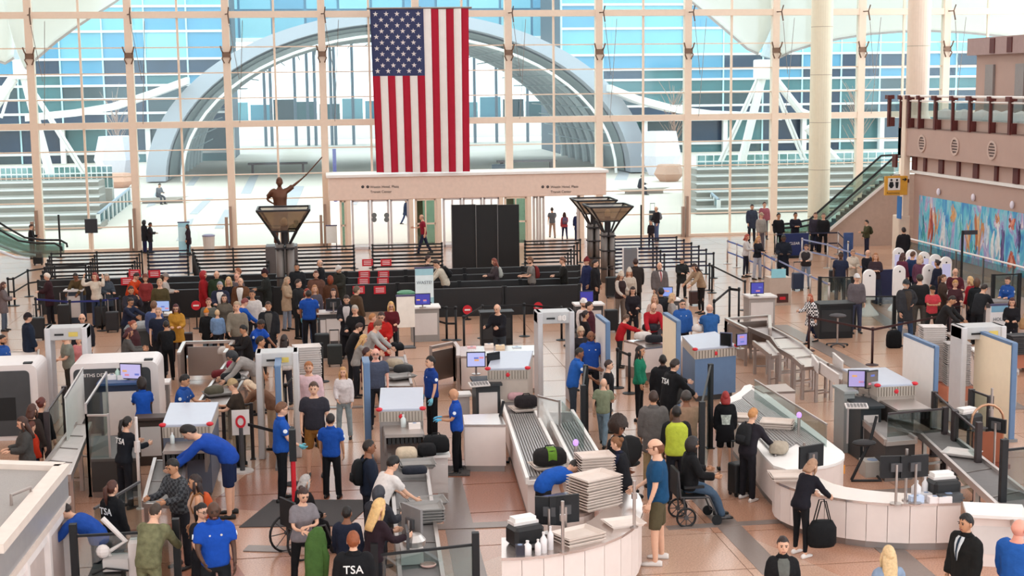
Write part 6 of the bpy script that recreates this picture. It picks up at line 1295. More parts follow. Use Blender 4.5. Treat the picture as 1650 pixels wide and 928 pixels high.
b = AY(147, 364, 60.5); t = thing('stand_screen', (b.x, b.y, 0), 'black screen on a pale post by the left glass bay', 'screen'); MB().box(b.x-.25, b.x+.25, 60.45, 60.55, b.z-.29, b.z+.29).build('screen', mat('25262c', .4), t); MB().cyl((b.x, 60.55), .06, 0, b.z-.2, 10).build('post', cream, t); MB().cyl((b.x, 60.55), .25, 0, .03, 14).build('foot', cream, t)
b = G(98, 415); t = thing('sign_post', b, 'tall black sign post by the left escalator', 'post'); MB().cyl((b.x, b.y), .045, 0, 1.95, 8).build('post', black, t); MB().cyl((b.x, b.y), .2, 0, .03, 12).build('foot', black, t)
b = G(1548, 470); t = thing('sign_post', b, 'tall black post with small panel before the mural', 'post'); MB().cyl((b.x, b.y), .045, 0, 2.2, 8).build('post', black, t); MB().box(b.x, b.x+.55, b.y-.03, b.y+.03, 2.05, 2.2).build('panel', mat('3d3a40', .5), t); MB().cyl((b.x, b.y), .2, 0, .03, 12).build('foot', black, t)
b = G(1033, 400); t = thing('sign_post', b, 'tall thin black post behind the twin lamps', 'post'); MB().cyl((b.x, b.y), .04, 0, 2.0, 8).build('post', black, t); MB().cyl((b.x, b.y), .2, 0, .03, 12).build('foot', black, t)
b = G(1020, 480); t = thing('rolling_board', b, 'grey rolling board behind the knit-capped women', 'board'); MB().box(b.x-.35, b.x+.15, b.y-.03, b.y+.03, .6, 1.75).build('board', mat('6e6d70', .6), t); MB().box(b.x-.38, b.x-.34, b.y-.04, b.y+.04, 0, 1.78).box(b.x+.14, b.x+.18, b.y-.04, b.y+.04, 0, 1.78).build('frame', lgrey, t); MB().box(b.x-.38, b.x+.18, b.y-.25, b.y+.25, 0, .04).build('foot', dgrey, t)
b = G(1282, 415); t = thing('lane_panel', b, 'dark blue lane panel with pale lettering at the priority lane', 'sign'); MB().box(b.x-.55, b.x+.55, b.y-.05, b.y+.05, .1, 1.05).build('panel', mat('1e2c5c', .5), t); words('CLEAR', .16, (b.x-.08, b.y-.06, .62), (0, -1, 0), white, t); MB().box(b.x-.55, b.x+.55, b.y-.2, b.y+.2, 0, .1).build('foot', black, t)
b = G(1430, 488); t = thing('lane_panel', b, 'plain dark blue panel behind the brown-haired woman by the kiosks', 'sign'); MB().box(b.x-.5, b.x+.6, b.y-.05, b.y+.05, .1, 1.15).build('panel', mat('252a4c', .5), t); MB().box(b.x-.5, b.x+.6, b.y-.2, b.y+.2, 0, .1).build('foot', black, t)
b = G(1366, 425); t = thing('banner_totem', b, 'slim blue and white banner beside the priority lane', 'sign'); MB().box(b.x-.2, b.x+.2, b.y-.04, b.y+.04, 0, 1.3).build('panel', mat('39507f', .5, 0, .4, 3), t); MB().box(b.x-.25, b.x+.25, b.y-.15, b.y+.15, 0, .05).build('foot', dgrey, t)
b = G(1256, 490); t = thing('recycling_cabinet', b, 'beige cabinet with teal sign top beside the silver posts', 'cabinet'); MB().box(b.x-.45, b.x+.3, b.y-.3, b.y+.3, 0, .95).build('body', mat('b8a598', .5), t); MB().box(b.x-.4, b.x+.1, b.y-.32, b.y-.28, .95, 1.25).build('sign_top', mat('8fcbd8', .5), t); MB().box(b.x-.2, b.x+.2, b.y-.32, b.y-.3, .1, .4).build('dark_panel', mat('4a2a26', .5), t); MB().box(b.x-.1, b.x+.1, b.y-.33, b.y-.32, .2, .3).build('red_label', redm, t)
# ---- white kiosks
def kiosk(px, label, h=1.5, back=False):
    b = G(*px); t = thing('id_kiosk', b, label, 'kiosk'); w = .21; pr = [(-w, h-1.0), (w, h-1.0)]+[(w*math.cos(a), h-w+w*math.sin(a)) for a in (math.pi*k/10 for k in range(11))]
    MB().extrude([V(b.x+x, b.y-.06, z) for x, z in pr], (0, .12, 0)).build('housing', mat('f1ecea', .35, 0, .02), t, bevel=.02); MB().cyl((b.x, b.y), .06, .3, h-.95, 12).build('stem', white, t); MB().lathe(b, [(.34, 0), (.33, .05), (.08, .36), (.06, .4)], 20).build('cone_base', white, t, smooth=False); MB().ball((b.x, b.y-.065, h-.2), .03, .012, .03).build('camera_eye', black, t)
    if back: MB().box(b.x-.15, b.x+.15, b.y-.07, b.y-.06, h-.7, h-.25).build('touch_screen', emit('d9d2f5', .6), t)
kiosk((1399, 508), 'white pill-shaped kiosk with cone base before the podium'); kiosk((1447, 500), 'white pill-shaped kiosk beside the navy-jacketed man'); kiosk((1494, 498), 'white pill-shaped kiosk behind the dark cap man')
for x, y, lab in ((1446, 462, 'rear white kiosk with lit screen by the magenta top'), (1467, 466, 'rear white kiosk with lit screen behind the navy jacket'), (1487, 470, 'rear white kiosk with lit screen by the grey scarf'), (1505, 475, 'rear white kiosk with lit screen by the dark navy person'), (1522, 480, 'rear white kiosk with lit screen next to the black sign post')): kiosk((x, y), lab, 1.45, True)
# ---- bins, stools, chairs, cart
def bin_(px, label, c, lid, h=.95, r=.28):
    b = G(*px); t = thing('waste_bin', b, label, 'bin'); MB().lathe(b, [(r*.85, 0), (r, h*.85), (r, h*.88)], 16).build('body', mat(c, .6), t); MB().lathe(b, [(r*1.06, h*.88), (r*1.06, h*.95), (r*.7, h), (.02, h)], 16).build('lid', mat(lid, .5), t)
bin_((655, 515), 'beige waste bin with green lid before the black panels', 'b59d88', '4f8a68'); bin_((337, 405), 'pale round waste bin by the totem outside', 'c9bfb8', '8a86a0', .8); bin_((613, 868), 'tall dark green waste bin behind the navy sweater', '2a2f2f', '1d1f20', .9)
def stool(px, label, h=.75):
    b = G(*px); t = thing('sit_stool', b, label, 'stool'); MB().tube([b+V(-.25, 0, .03), b+V(.1, 0, h), b+V(.22, 0, h+.5)], .03, 8).build('leg', black, t); MB().ball(b+V(-.02, -.02, h), .24, .17, .06).build('seat', mat('2a2728', .7), t); MB().tube([b+V(-.25, .0, .02), b+V(.3, -.1, .02), b+V(.35, .2, .02)], .025, 6).build('foot_bar', black, t)
stool((795, 745), 'black leaning stool against the white cabinet counter'); stool((1392, 775), 'black leaning stool below the right dark console')
def chair(px, label, h=.5, back=True, c='26262a', rot=0, world=False):
    b = V(*px) if world else G(*px); t = thing('swivel_chair', b, label, 'chair'); t.rotation_euler = (0, 0, D(rot))
    for k in range(5): a = 2*math.pi*k/5; bl_ = put(MB().tube([V(0, 0, .09), V(.3*math.cos(a), .3*math.sin(a), .06)], .02, 6).mesh('base_leg'), 'base_leg', dgrey, t); put(MB().ball((.3*math.cos(a), .3*math.sin(a), .035), .035, .035, .035, 8, 5).mesh('caster'), 'caster', black, bl_)
    put(MB().cyl((0, 0), .03, .08, h, 8).mesh('column'), 'column', steel, t); put(MB().ball((0, 0, h+.04), .25, .24, .06, 14, 7).mesh('seat'), 'seat', mat(c, .8), t)
    if back: put(MB().rings([[(w*math.cos(a), .22+.05*math.sin(a), z) for a in (2*math.pi*q/12 for q in range(12))] for w, z in ((.08, h+.05), (.22, h+.2), (.24, h+.4), (.18, h+.55), (.06, h+.6))]).mesh('backrest', smooth=True), 'backrest', mat(c, .8), t)
chair((1349, 558), 'grey drafting chair in front of the black podium', .85, False, '4a4648'); chair((1080, 705), 'round-backed dark grey swivel chair behind the tan sweater', .75, True, '3c3a38', 180); chair((1010, 800), 'black high-backed chair behind the big tray pile', .6, True, '1b1b1d', 180); chair((925, 560), 'small dark chair seen through the numbered metal detector', .45, True, '2b2829', 0)
# luggage cart
b = G(1588, 760); t = thing('luggage_cart', b, 'hooped luggage cart with rust-red base beside the cream slab', 'cart'); MB().tube([b+V(-.33, 0, .15), b+V(-.33, 0, 1.0)]+[b+V(-.33*math.cos(a), 0, 1.0+.33*math.sin(a)) for a in (math.pi*k/8 for k in range(1, 8))]+[b+V(.33, 0, 1.0), b+V(.33, 0, .15)], .025, 8).build('hoop', metal('b58d72', .35), t); MB().box(b.x-.35, b.x+.35, b.y-.3, b.y+.45, .12, .2).build('deck', mat('7a3a26', .7), t); MB().box(b.x-.3, b.x+.3, b.y-.05, b.y-.02, .2, .8).build('back_panel', mat('8a4a30', .7), t)
for sx in (-.28, .28): MB().tube([b+V(sx-.02, -.2, .07), b+V(sx+.02, -.2, .07)], .07, 10).build('wheel', black, t); MB().tube([b+V(sx-.02, .35, .07), b+V(sx+.02, .35, .07)], .07, 10).build('wheel', black, t)
# rubbish boxes under the right stub conveyor
box_((1405, 765), 0, .4, .35, .3, 'b9b2aa', 'pale bin with blue liner under the right stub conveyor', 'liner_bin', 'bin'); box_((875, 505), 0, .5, .4, .35, 'b9906f', 'brown carton on the floor by the no-entry disc', 'carton_box', 'box')
# ---- wheelchairs
def wheelchair(px, rot, label, big=True, world=False, m_=black):
    b = V(*px) if world else G(*px); t = thing('wheelchair', b, label, 'wheelchair'); t.rotation_euler = (0, 0, D(rot))     # faces +Y
    for sx in (-.29, .29):
        R = .31 if big else .16; c = V(sx, -.12, R); ty_ = put(MB().tube([c+V(0, R*math.cos(a), R*math.sin(a)) for a in (2*math.pi*k/24 for k in range(25))], .02, 6).mesh('tyre'), 'wheel', black, t); put(MB().tube([c-V(.03, 0, 0), c+V(.03, 0, 0)], .04, 8).mesh('hub'), 'hub', dgrey, ty_)
        for k in range(8): a = 2*math.pi*k/8; put(MB().tube([c, c+V(0, R*math.cos(a), R*math.sin(a))], .008, 4).mesh('spoke'), 'spoke', dgrey, ty_)
        put(MB().tube([V(sx-.015, .42, .09), V(sx+.015, .42, .09)], .09, 12).mesh('front_wheel'), 'front_wheel', black, t)
        put(MB().tube([V(sx*.8, -.25, .95), V(sx*.8, -.2, .5), V(sx*.8, .3, .48), V(sx*.8, .45, .12), V(sx*.8, .6, .1)], .018, 6).mesh('side_frame'), 'side_frame', dgrey, t); put(MB().box(sx*.86-.03, sx*.86+.03, -.15, .2, .66, .7).mesh('armrest'), 'armrest', black, t); put(MB().tube([V(sx*.8, -.15, .48), V(sx*.8, -.12, .2)], .018, 6).mesh('strut'), 'strut', dgrey, t)
        put(MB().box(sx*.5-.07, sx*.5+.07, .5, .68, .09, .11).mesh('footplate'), 'footplate', dgrey, t)
    put(MB().box(-.23, .23, -.2, .25, .46, .5).mesh('seat'), 'seat', mat('1f1f22', .7), t); put(MB().box(-.23, .23, -.27, -.22, .5, .95).mesh('backrest'), 'backrest', mat('1f1f22', .7), t)
# red crane-like pole
b = G(476, 852); t = thing('red_post', b, 'bright red post at the mouth of the inspection lane', 'post'); MB().cyl((b.x, b.y), .04, 0, 1.5, 10).build('post', redm, t); MB().box(b.x-.06, b.x+.06, b.y-.05, b.y+.05, 1.2, 1.75).build('cap', black, t); MB().cyl((b.x, b.y), .16, 0, .03, 14).build('foot', black, t)
# green jacket in the woman's arms
t = thing('green_jacket', G(506, 990), 'olive green jacket dangling from the grey-shirted woman', 'jacket'); b = G(506, 990); rnd = random.Random(4); R = []
for k, (z, w, d) in enumerate(((.42, .08, .04), (.6, .13, .06), (.85, .15, .07), (1.1, .14, .07), (1.25, .11, .06), (1.33, .05, .04))): R.append([(b.x+.02*k+w*(1+.18*math.sin(5*a+k))*math.cos(a), b.y-.12+d*(1+.2*math.cos(4*a+k))*math.sin(a), z) for a in (2*math.pi*q/22 for q in range(22))])
MB().rings(R).build('cloth', cloth('4a6a35'), t, smooth=True); MB().tube([b+V(.12, -.12, 1.15), b+V(.2, -.14, .9), b+V(.18, -.12, .6)], [.055, .05, .04], 10).build('sleeve', cloth('44632f'), t, smooth=True)
# ---- big pale machine in the left foreground
P = [G(108, 745, 2.0), G(-6, 882, 2.0), G(-190, 862, 2.0), G(-190, 735, 2.0)]; c = sum(P, V(0, 0, 0))/4
t = thing('foreground_machine', (c.x, c.y, 0), 'large pale-framed scanner housing with grey inset top at left', 'machine')
MB().prism(P, 1.45, 1.9).build('upper_band', mat('a8a5a6', .35, .25), t); MB().prism([p.lerp(c, .10) for p in P], 1.9, 1.92).build('inset_top', mat('a29c98', .7, 0, .15, 80), t)
for a, b in zip(P, P[1:]+P[:1]): a2, b2 = a.lerp(c, .05), b.lerp(c, .05); MB().bar(V(a2.x, a2.y, 1.94), V(b2.x, b2.y, 1.94), .22, .12).build('top_frame', mat('e2d3c8', .45), t)
MB().prism([p.lerp(c, -.02) for p in P], 1.38, 1.47).build('ledge', mat('dccbc0', .45), t); MB().prism([p.lerp(c, .06) for p in P], .1, 1.38).build('lower_body', mat('c9b8b2', .5), t); MB().prism([p.lerp(c, .1) for p in P], 0, .1).build('plinth', dgrey, t)
for a, b in ((P[0], P[1]),):
    d = (b-a).normalized()
    for s in (.02, .33, .66, .98): q = a.lerp(b, s).lerp(c, .05); MB().box(q.x-.07, q.x+.07, q.y-.07, q.y+.07, .1, 1.38).build('corner_post', mat('ece3e0', .45), t)
    q0, q1 = a.lerp(c, .055), b.lerp(c, .055); MB().bar(V(q0.x, q0.y, 1.3), V(q1.x, q1.y, 1.3), .1, .14).build('panel_frame', mat('ece3e0', .45), t)
h0, h1 = G(18, 805, 2.0), G(50, 792, 2.0); MB().tube([V(h0.x, h0.y, 1.92), V(h0.x, h0.y, 2.06), V(h1.x, h1.y, 2.06), V(h1.x, h1.y, 1.92)], .022, 8).build('handle', steel, t)
# vision rig behind the glass at lower left
b = G(186, 900, .9); t = thing('inspection_rig', (b.x, b.y, 0), 'cluttered grey inspection rig with arms behind the glass divider', 'equipment'); MB().box(b.x-.35, b.x+.1, b.y-.25, b.y+.25, .05, .75).build('cabinet', mat('3a3634', .6), t); MB().box(b.x+.2, b.x+.42, b.y-.15, b.y+.15, 0, 1.15).build('tower', mat('d5c9c5', .5), t)
MB().tube([V(b.x, b.y, .75), V(b.x-.1, b.y, 1.0), V(b.x+.15, b.y, 1.15), V(b.x-.15, b.y, 1.5)], .04, 8).build('arm', lgrey, t); MB().ball((b.x-.15, b.y-.1, 1.05), .1, .06, .1).build('lens_head', lgrey, t); MB().box(b.x-.15, b.x+.2, b.y-.2, b.y+.1, .78, .95).build('tray_unit', grey, t); MB().tube([V(b.x-.3, b.y-.2, .75), V(b.x-.1, b.y-.25, .85), V(b.x+.2, b.y-.2, .78)], .015, 5).build('cable', black, t)
b = G(668, 905, .75); t = thing('document_scanner', b, 'silver document scanner head at the end of the dark belt', 'scanner'); MB().box(b.x-.2, b.x+.12, b.y-.15, b.y+.15, .76, 1.0).build('stand', lgrey, t); MB().lathe((b.x, b.y, 1.0), [(.16, 0), (.17, .08), (.1, .16), (.02, .18)], 14).build('dome', metal('c5c0bd', .35), t); MB().box(b.x-.12, b.x-.08, b.y-.2, b.y+.2, 1.0, 1.25).build('arm', dgrey, t)
b = G(690, 912, .75); tag(MB().lathe(b, [(.11, .01), (.12, .03), (.1, .035), (.09, .015)], 20).build('round_dish', mat('c9a59c', .5)), 'round pinkish dish on the white belt end', 'dish')
statue()
L_, T_, B_, K_ = 'dcab90', 'c28d6c', '8a5a42', '53382b'
# ---- far back, before and beyond the glass
person(50, 362, 'man in black sweater and grey trousers by the left escalator', 90, 'phone', 'long 1b1a1e', 'pants 8d8580', 'short 3a2018', L_, foot=(52, 417))
person(235, 355, 'person in dark hooded parka standing with back to the hall', 60, 'stand', 'coat 24242a', 'pants 2b2d55', 'hood 26262b', T_, foot=(234, 408))
person(242, 359, 'bearded person holding up a phone beside the dark parka', 90, 'hold', 'coat 2e2b30', 'pants 303248', 'short 2a1c16', B_, foot=(243, 408))
person(308, 366, 'woman in plum jacket with long dark hair by the information totem', 270, 'relax', 'coat 33262f', 'pants 29222b', 'long 33201c', T_, 'f', foot=(305, 412))
person(258, 296, 'person in grey sitting on the left stone bench outside', 130, 'readsit', 'long 77757c', 'pants 5c5a62', 'short 2e2320', L_)
person(1036, 282, 'person in dark jacket sitting on the right stone bench outside', 90, 'readsit', 'coat 3b3a44', 'pants 55535c', 'short 2e2320', L_)
person(680, 346, 'man in dark red shirt walking along the far barriers', 270, 'walk', 'tee 8f2034', 'pants 252a45', 'balding 8a7a70', L_, foot=(683, 409))
person(654, 324, 'person in navy passing outside the left sliding doors', 90, 'walk', 'coat 33405e', 'pants 3c4c76', 'short 33251e', L_, foot=(654, 361))
person(888, 335, 'man in grey shirt walking out through the open doors', 0, 'walk', 'tee 70757c', 'pants b49a8a', 'short 2e211b', T_, foot=(890, 383))
person(910, 346, 'woman in coral jacket with backpack leaving through the doors', 0, 'walk', 'long c4525a', 'leggings 33375c', 'long 43241f', L_, 'f', foot=(910, 388), pack='7b6d92 8a6d7a', packlab='mauve backpack worn by the woman in the coral jacket')
person(931, 345, 'person in long blue coat leaving through the doors', 0, 'stand', 'coat 34406e', 'pants 2d3150', 'short 2b1f1c', L_, foot=(931, 388))
person(1060, 333, 'man in black jacket and jeans with a grey bag at the glass', 250, 'relax', 'long 232027', 'pants 5f6f95', 'balding a0928c', L_, foot=(1058, 387), pack='8f8f96 77777e', packlab='grey backpack on the man beside the glass wall')
person(1049, 356, 'child in black top beside the man in jeans by the glass', 200, 'stand', 'long 2a252b', 'pants 2f2b33', 'long 50342a', L_, 'f', H=1.2)
# ---- right rear, priority lanes
person(1205, 378, 'red-haired woman in white jacket by the silver posts', 120, 'hold', 'long d9d3d1', 'leggings 2a2a38', 'bob a24a3a', L_, 'f')
person(1227, 343, 'person in tan sun hat and grey top near the glass', 160, 'stand', 'long a39a92', 'pants 7a7078', 'short 5a4030', L_, hat='cap b8a088')
person(1223, 381, 'long-haired blonde woman in black jacket and pale jeans', 150, 'hold', 'long 23222a', 'pants b9bcc8', 'long b98a5a', L_, 'f')
person(1212, 330, 'person in dark coat outside beside the stone terrace', 180, 'stand', 'coat 3d4455', 'pants 30323c', 'short 2a2020', L_)
person(1232, 326, 'person in rose top outside beside the stone terrace', 180, 'stand', 'long a8606c', 'pants 5a5660', 'short 4a2a22', L_)
person(1255, 344, 'slim man in black with lanyard at the blue lane panel', 170, 'stand', 'long 1c1b20', 'pants 1a1a1e', 'short 241a18', T_)
person(1282, 343, 'man in dark navy with folded arms at the blue lane panel', 180, 'cross', 'long 20202c', 'pants 1b1b22', 'short 2a1d18', T_)
person(1307, 346, 'man in grey hoodie with large black backpack walking away', 60, 'walk', 'long 8c8a8e', 'pants 262a44', 'short 2a1f1a', L_, pack='1d1d20 26262a', packlab='large black backpack on the man in the grey hoodie', foot=(1312, 404))
person(1314, 343, 'person with brown hair half hidden behind the grey hoodie', 200, 'stand', 'long 3a3540', 'pants 2a2a33', 'short 5a3a2c', L_)
person(1327, 344, 'man in black suit standing at the foot of the escalator', 200, 'stand', 'long 1f1d20', 'pants 1c1b1f', 'short 6a5a50', L_)
person(1395, 355, 'man in olive jacket carrying a green duffel to the left', 270, 'carry', 'long 4f4c33', 'pants 2a2c40', 'short 1f1613', L_, foot=(1396, 412), pack='3b3d2a 33351f', packlab='olive green duffel pack of the man in the olive jacket')
person(1456, 367, 'person in black coat seen from behind at the pale pier', 0, 'stand', 'coat 211f24', 'pants 25242c', 'short 2b1d1a', L_)
person(1263, 379, 'tall dark-clad man standing before the blue lane panel', 190, 'hold', 'coat 20242f', 'pants 1d2029', 'buzz 1a1412', K_, H=1.9)
person(1290, 394, 'man in open dark vest and light jeans looking at a phone', 210, 'hold', 'long b7aaa2', 'pants 8e99ab', 'short 4c3226', L_, foot=(1298, 464), vest='3a3536', inner='b7aaa2')
person(1355, 406, 'dark-skinned man in navy shirt waiting behind the black podium', 200, 'stand', 'tee 2b3046', 'pants 23252f', 'buzz 191310', K_)
person(1375, 403, 'woman in cream coat with dark straps facing the podium', 180, 'hold', 'coat dccbb9', 'pants 4a3f44', 'short a07a62', L_, 'f')
person(1399, 403, 'grey-haired man in black sweater by the white kiosk', 160, 'relax', 'long 24232a', 'pants 2a3045', 'balding a89c94', L_, H=1.69)
person(1411, 408, 'brown-haired woman with arms folded by the white kiosk', 200, 'cross', 'long 3d2f35', 'pants 33394d', 'long a0673f', L_, 'f', H=1.75)
person(1455, 408, 'woman in magenta-brown top among the white kiosks', 60, 'stand', 'long 70364a', 'pants 2a2a36', 'bob 4a2d2a', L_, 'f')
person(1472, 406, 'man in navy jacket using a white kiosk', 60, 'hold', 'long 2b4169', 'pants 26293a', 'short 5c3f31', L_, H=1.69)
person(1483, 412, 'woman in plum top and grey scarf at a white kiosk', 40, 'stand', 'long 6c4257', 'pants 3a3540', 'bob c6a98f', L_, 'f', H=1.75)
person(1510, 419, 'person in dark navy clothes leaning on a white kiosk', 330, 'stand', 'long 262a3c', 'pants 262a3c', 'bun 2a1c1c', T_, 'f')
person(1381, 442, 'person in white cap and grey sweatshirt behind the podium', 180, 'stand', 'long 6d6468', 'pants 4a4f66', 'short 5a3f33', L_, hat='cap e6e0de')
person(1457, 451, 'bearded man in fleece-lined jacket and jeans, hand on hip', 170, 'hip', 'coat 3a3a3e', 'pants 40526f', 'short 33302f', L_, foot=(1457, 556), beard='cfc6c0', glasses=True, hat='cap 3b3f44', inner='4a3f38')
person(1482, 443, 'man in dark cap and black hoodie seen from behind', 10, 'stand', 'long 2a2a2c', 'pants 5b5550', 'short 3a2c26', L_, hat='cap 4b4a44', w=1.1)
person(1521, 443, 'person with brown ponytail in brown jacket at the queue', 130, 'relax', 'coat 4b3a33', 'pants 2a262a', 'pony 5a3a28', L_, 'f')
person(1540, 433, 'white-haired man in maroon jacket reading in the queue', 190, 'hold', 'long 5b2630', 'pants 33282e', 'balding d8cfc8', L_)
person(1540, 452, 'blond person bowed in front of the maroon jacket', 190, 'hold', 'long 4a2a30', 'pants 30282e', 'short b5874e', L_, 'f')
person(1563, 446, 'blonde woman in bright red jacket at the queue', 320, 'stand', 'long b01f2e', 'leggings 22202a', 'bob cfa877', L_, 'f')
person(1574, 450, 'person with large curly brown hair in dark coat', 20, 'stand', 'coat 24272a', 'leggings 201f24', 'curly 5e4030', L_, 'f')
person(1588, 459, 'young man in black jacket leaning to the officer desk', 60, 'lean', 'long 26272b', 'pants 1e1f23', 'short 2a1f1c', L_)
person(1623, 447, 'officer in blue shirt with dark bun behind the document desk', 230, 'hold', 'long 2a55a0', 'pants 1d1d22', 'bun 33221d', L_, 'f', officer=True)
person(1500, 461, 'man in coral red shirt and black cap with folded arms', 175, 'cross', 'tee d2454f', 'pants 2a2c2a', 'short 1d1612', T_, hat='cap 22211f', foot=(1500, 548), pack='1c1c1f', packlab='black backpack of the man in the coral red shirt')
person(1538, 478, 'stooping man in black reaching toward a bag on the floor', 130, 'lean', 'long 2a2829', 'pants 201f22', 'buzz 2a211d', T_)
person(1631, 481, 'woman in black with red hair holding a tan tote', 210, 'hold', 'long 1f1d22', 'pants 23222a', 'bob 4b2522', L_, 'f')
person(1300, 474, 'girl in black and white checked jacket walking left', 250, 'walk', 'coat chk', 'leggings 23283c', 'long a5543a', L_, 'f', foot=(1306, 553))
# ---- centre rear queue behind the black panels
person(690, 412, 'dark-haired person behind the woman in the cream jacket', 90, 'stand', 'long 332a2e', 'pants 2a2a30', 'short 3a2722', L_)
person(700, 420, 'person in cream jacket with black backpack leaning by the waste sign', 270, 'lean', 'long dccfbc', 'pants 2a2a30', 'short 33241f', L_, pack='1c1c1f 262629', packlab='black backpack over the cream jacket near the waste sign', H=1.85)
person(795, 417, 'red-haired woman reading a paper with pale grey backpack', 270, 'hold', 'coat 4a3f42', 'pants 2b2a30', 'long 7a3a2c', L_, 'f', pack='b9bab4 8e8f8a', packlab='pale grey backpack on the red-haired woman')
person(853, 415, 'bearded man in grey shirt reading papers with red backpack', 270, 'hold', 'tee 8a827c', 'pants 3a3538', 'short 6a4630', L_, beard='5a3826', pack='7b2b2a 33292b', packlab='dark red backpack on the bearded man reading')
person(905, 415, 'man in black jacket holding papers beside the bearded reader', 280, 'hold', 'long 22211f', 'pants 26262a', 'short 6a4434', L_)
person(945, 416, 'person in navy coat and red beanie behind the twin lamps', 250, 'stand', 'coat 2a3158', 'pants 2a2c3a', None, L_, hat='beanie 7a2a2e')
person(960, 419, 'person in black coat with dark hair behind the twin lamps', 120, 'stand', 'coat 211f22', 'pants 26262a', 'short 22191a', L_)
person(1024, 417, 'dark-haired person behind the grey rolling board', 0, 'stand', 'coat 37302e', 'pants 2b2728', 'short 3c2621', T_)
person(1002, 439, 'woman in cream knit cap and dark vest over white sleeves', 150, 'phone', 'long d3c4b8', 'pants 7a6a60', 'long 6a4633', L_, 'f', hat='beanie d9c8b6', vest='3a2a2a')
person(1014, 433, 'woman in beige hoodie and pointed cream cap', 190, 'stand', 'long cdbcac', 'pants 9a8878', 'long 9a6647', L_, 'f', hat='beanie d8c9ba')
person(1063, 423, 'grey-haired man in grey suit with red tie', 175, 'stand', 'coat 6b6261', 'pants 4c4546', 'balding c2b3a9', L_, inner='d9c9c4', tie='a02a34')
person(1095, 417, 'stout man in black jacket holding papers by the post row', 170, 'hold', 'coat 2a2b2b', 'pants 2b2b2e', 'short 2a1f1c', L_, w=1.12, foot=(1098, 480))
person(1117, 426, 'dark-haired woman leaning over with camel coat and black boots', 250, 'lean', 'long a98d72', 'leggings 23201f', 'long 38251f', L_, 'f', H=1.72)
person(1020, 463, 'woman with long dark hair in black top using a phone', 185, 'phone', 'long 29242a', 'pants 2a2a30', 'long 2e1f1c', L_, 'f')
person(1055, 475, 'woman with long fair hair in rose top beside the counter', 195, 'relax', 'long c9a79a', 'pants 5a5660', 'long b08a6c', L_, 'f')
person(1065, 464, 'dark-haired person in charcoal jacket behind the red sweater', 0, 'stand', 'coat 303036', 'pants 2a2a30', 'short 1f1a1b', T_)
person(1054, 490, 'balding bearded man in red sweater sorting at the table', 180, 'lean', 'long b21f2c', 'pants 2c2a2e', 'balding 8a6a58', L_, beard='7a5a4a')
person(1084, 473, 'blonde woman in grey cardigan looking away to the right', 100, 'stand', 'long a39c98', 'pants 5b5a60', 'bob c4a27e', L_, 'f')
person(1100, 483, 'officer in blue uniform and glasses facing the hall', 180, 'stand', 'long 2f5ea6', 'pants 23232a', 'buzz 2b211d', L_, officer=True, glasses=True)
person(1143, 491, 'officer in blue shirt seen from behind at the white table', 0, 'desk', 'tee 31619f', 'pants 2b2a33', 'balding b48a78', L_, officer=True, w=1.1, H=1.7)
person(1018, 508, 'man in red sweater and glasses reaching over the counter', 90, 'reachfar', 'long bb1f28', 'pants 33383a', 'short 5a4234', L_, glasses=True, foot=(1000, 592))
person(941, 482, 'man in white cap and white hoodie standing by the lane', 140, 'stand', 'long e9dcd8', 'pants 3a3538', 'short 5a4436', L_, hat='cap f0e8e4', beard='6a4c3a')
person(950, 487, 'person in dark red coat behind the white hoodie', 120, 'stand', 'coat 4c1f28', 'pants 2a2528', 'short 2b1a1a', L_)
person(944, 501, 'dark-haired woman in black jacket with red strap', 80, 'relax', 'long 231f22', 'pants 2a282c', 'pony 2a1d1b', T_, 'f')
person(936, 528, 'person with curly grey-blond hair behind the officers', 170, 'stand', 'long 2e2b30', 'pants 2a2a2e', 'curly c3a98f', L_, 'f', H=1.55)
person(952, 534, 'bald bearded officer in royal blue shirt with arms down', 175, 'stand', 'tee 2350a8', 'pants 1f1f26', None, B_, beard='2e211b', officer=True, w=1.1)
person(936, 561, 'officer in blue with arm stretched over the queue belt', 90, 'reach', 'tee 2a63b8', 'pants 3b414c', 'buzz 241c18', B_, officer=True)
person(967, 581, 'person in black shirt with short dark hair walking by the slab', 110, 'stand', 'tee 232226', 'pants 2c2b30', 'short 3a2a26', L_, foot=(980, 696))
person(963, 611, 'bald man in sage green shirt walking away in jeans', 25, 'walk', 'tee 8f9479', 'pants 7f93a3', None, L_, foot=(972, 718))
person(1027, 558, 'slim woman in green sweater with long dark hair', 120, 'stand', 'long 1f7a5c', 'leggings 1c1b1e', 'long 241a19', T_, 'f', foot=(1030, 678))
person(1068, 572, 'officer in black jacket with shaved head seen from behind', 10, 'stand', 'coat 1e1d20', 'pants 1c1c20', 'buzz 1d1614', K_, H=1.7)
person(1090, 580, 'officer in black lettered jacket reaching to the right', 70, 'reach', 'coat 1c1b1e', 'pants 1c1c20', 'short 2a1f1a', L_, tsa=True, H=1.82)
person(1053, 631, 'man in grey blazer and khaki trousers seen from behind', 10, 'stand', 'coat 6a6462', 'pants a78f6c', 'short 3d2a22', T_, H=1.8)
person(1106, 631, 'broad person in tan sweater seen from behind', 15, 'desk', 'long a4836c', 'pants 4a4140', 'short 3b322e', B_, w=1.15)
person(1090, 654, 'person in yellow high-visibility vest seen from behind', 10, 'stand', 'long 1f1e20', 'pants 23232a', 'buzz 1c1613', K_, vest='c3cc45')
person(1172, 632, 'red-haired person in black printed hoodie and long shorts', 10, 'stand', 'coat 18171a', 'shorts 161517', 'bob 8e2320', L_, 'f', foot=(1168, 757), bprint='b9c6b4')
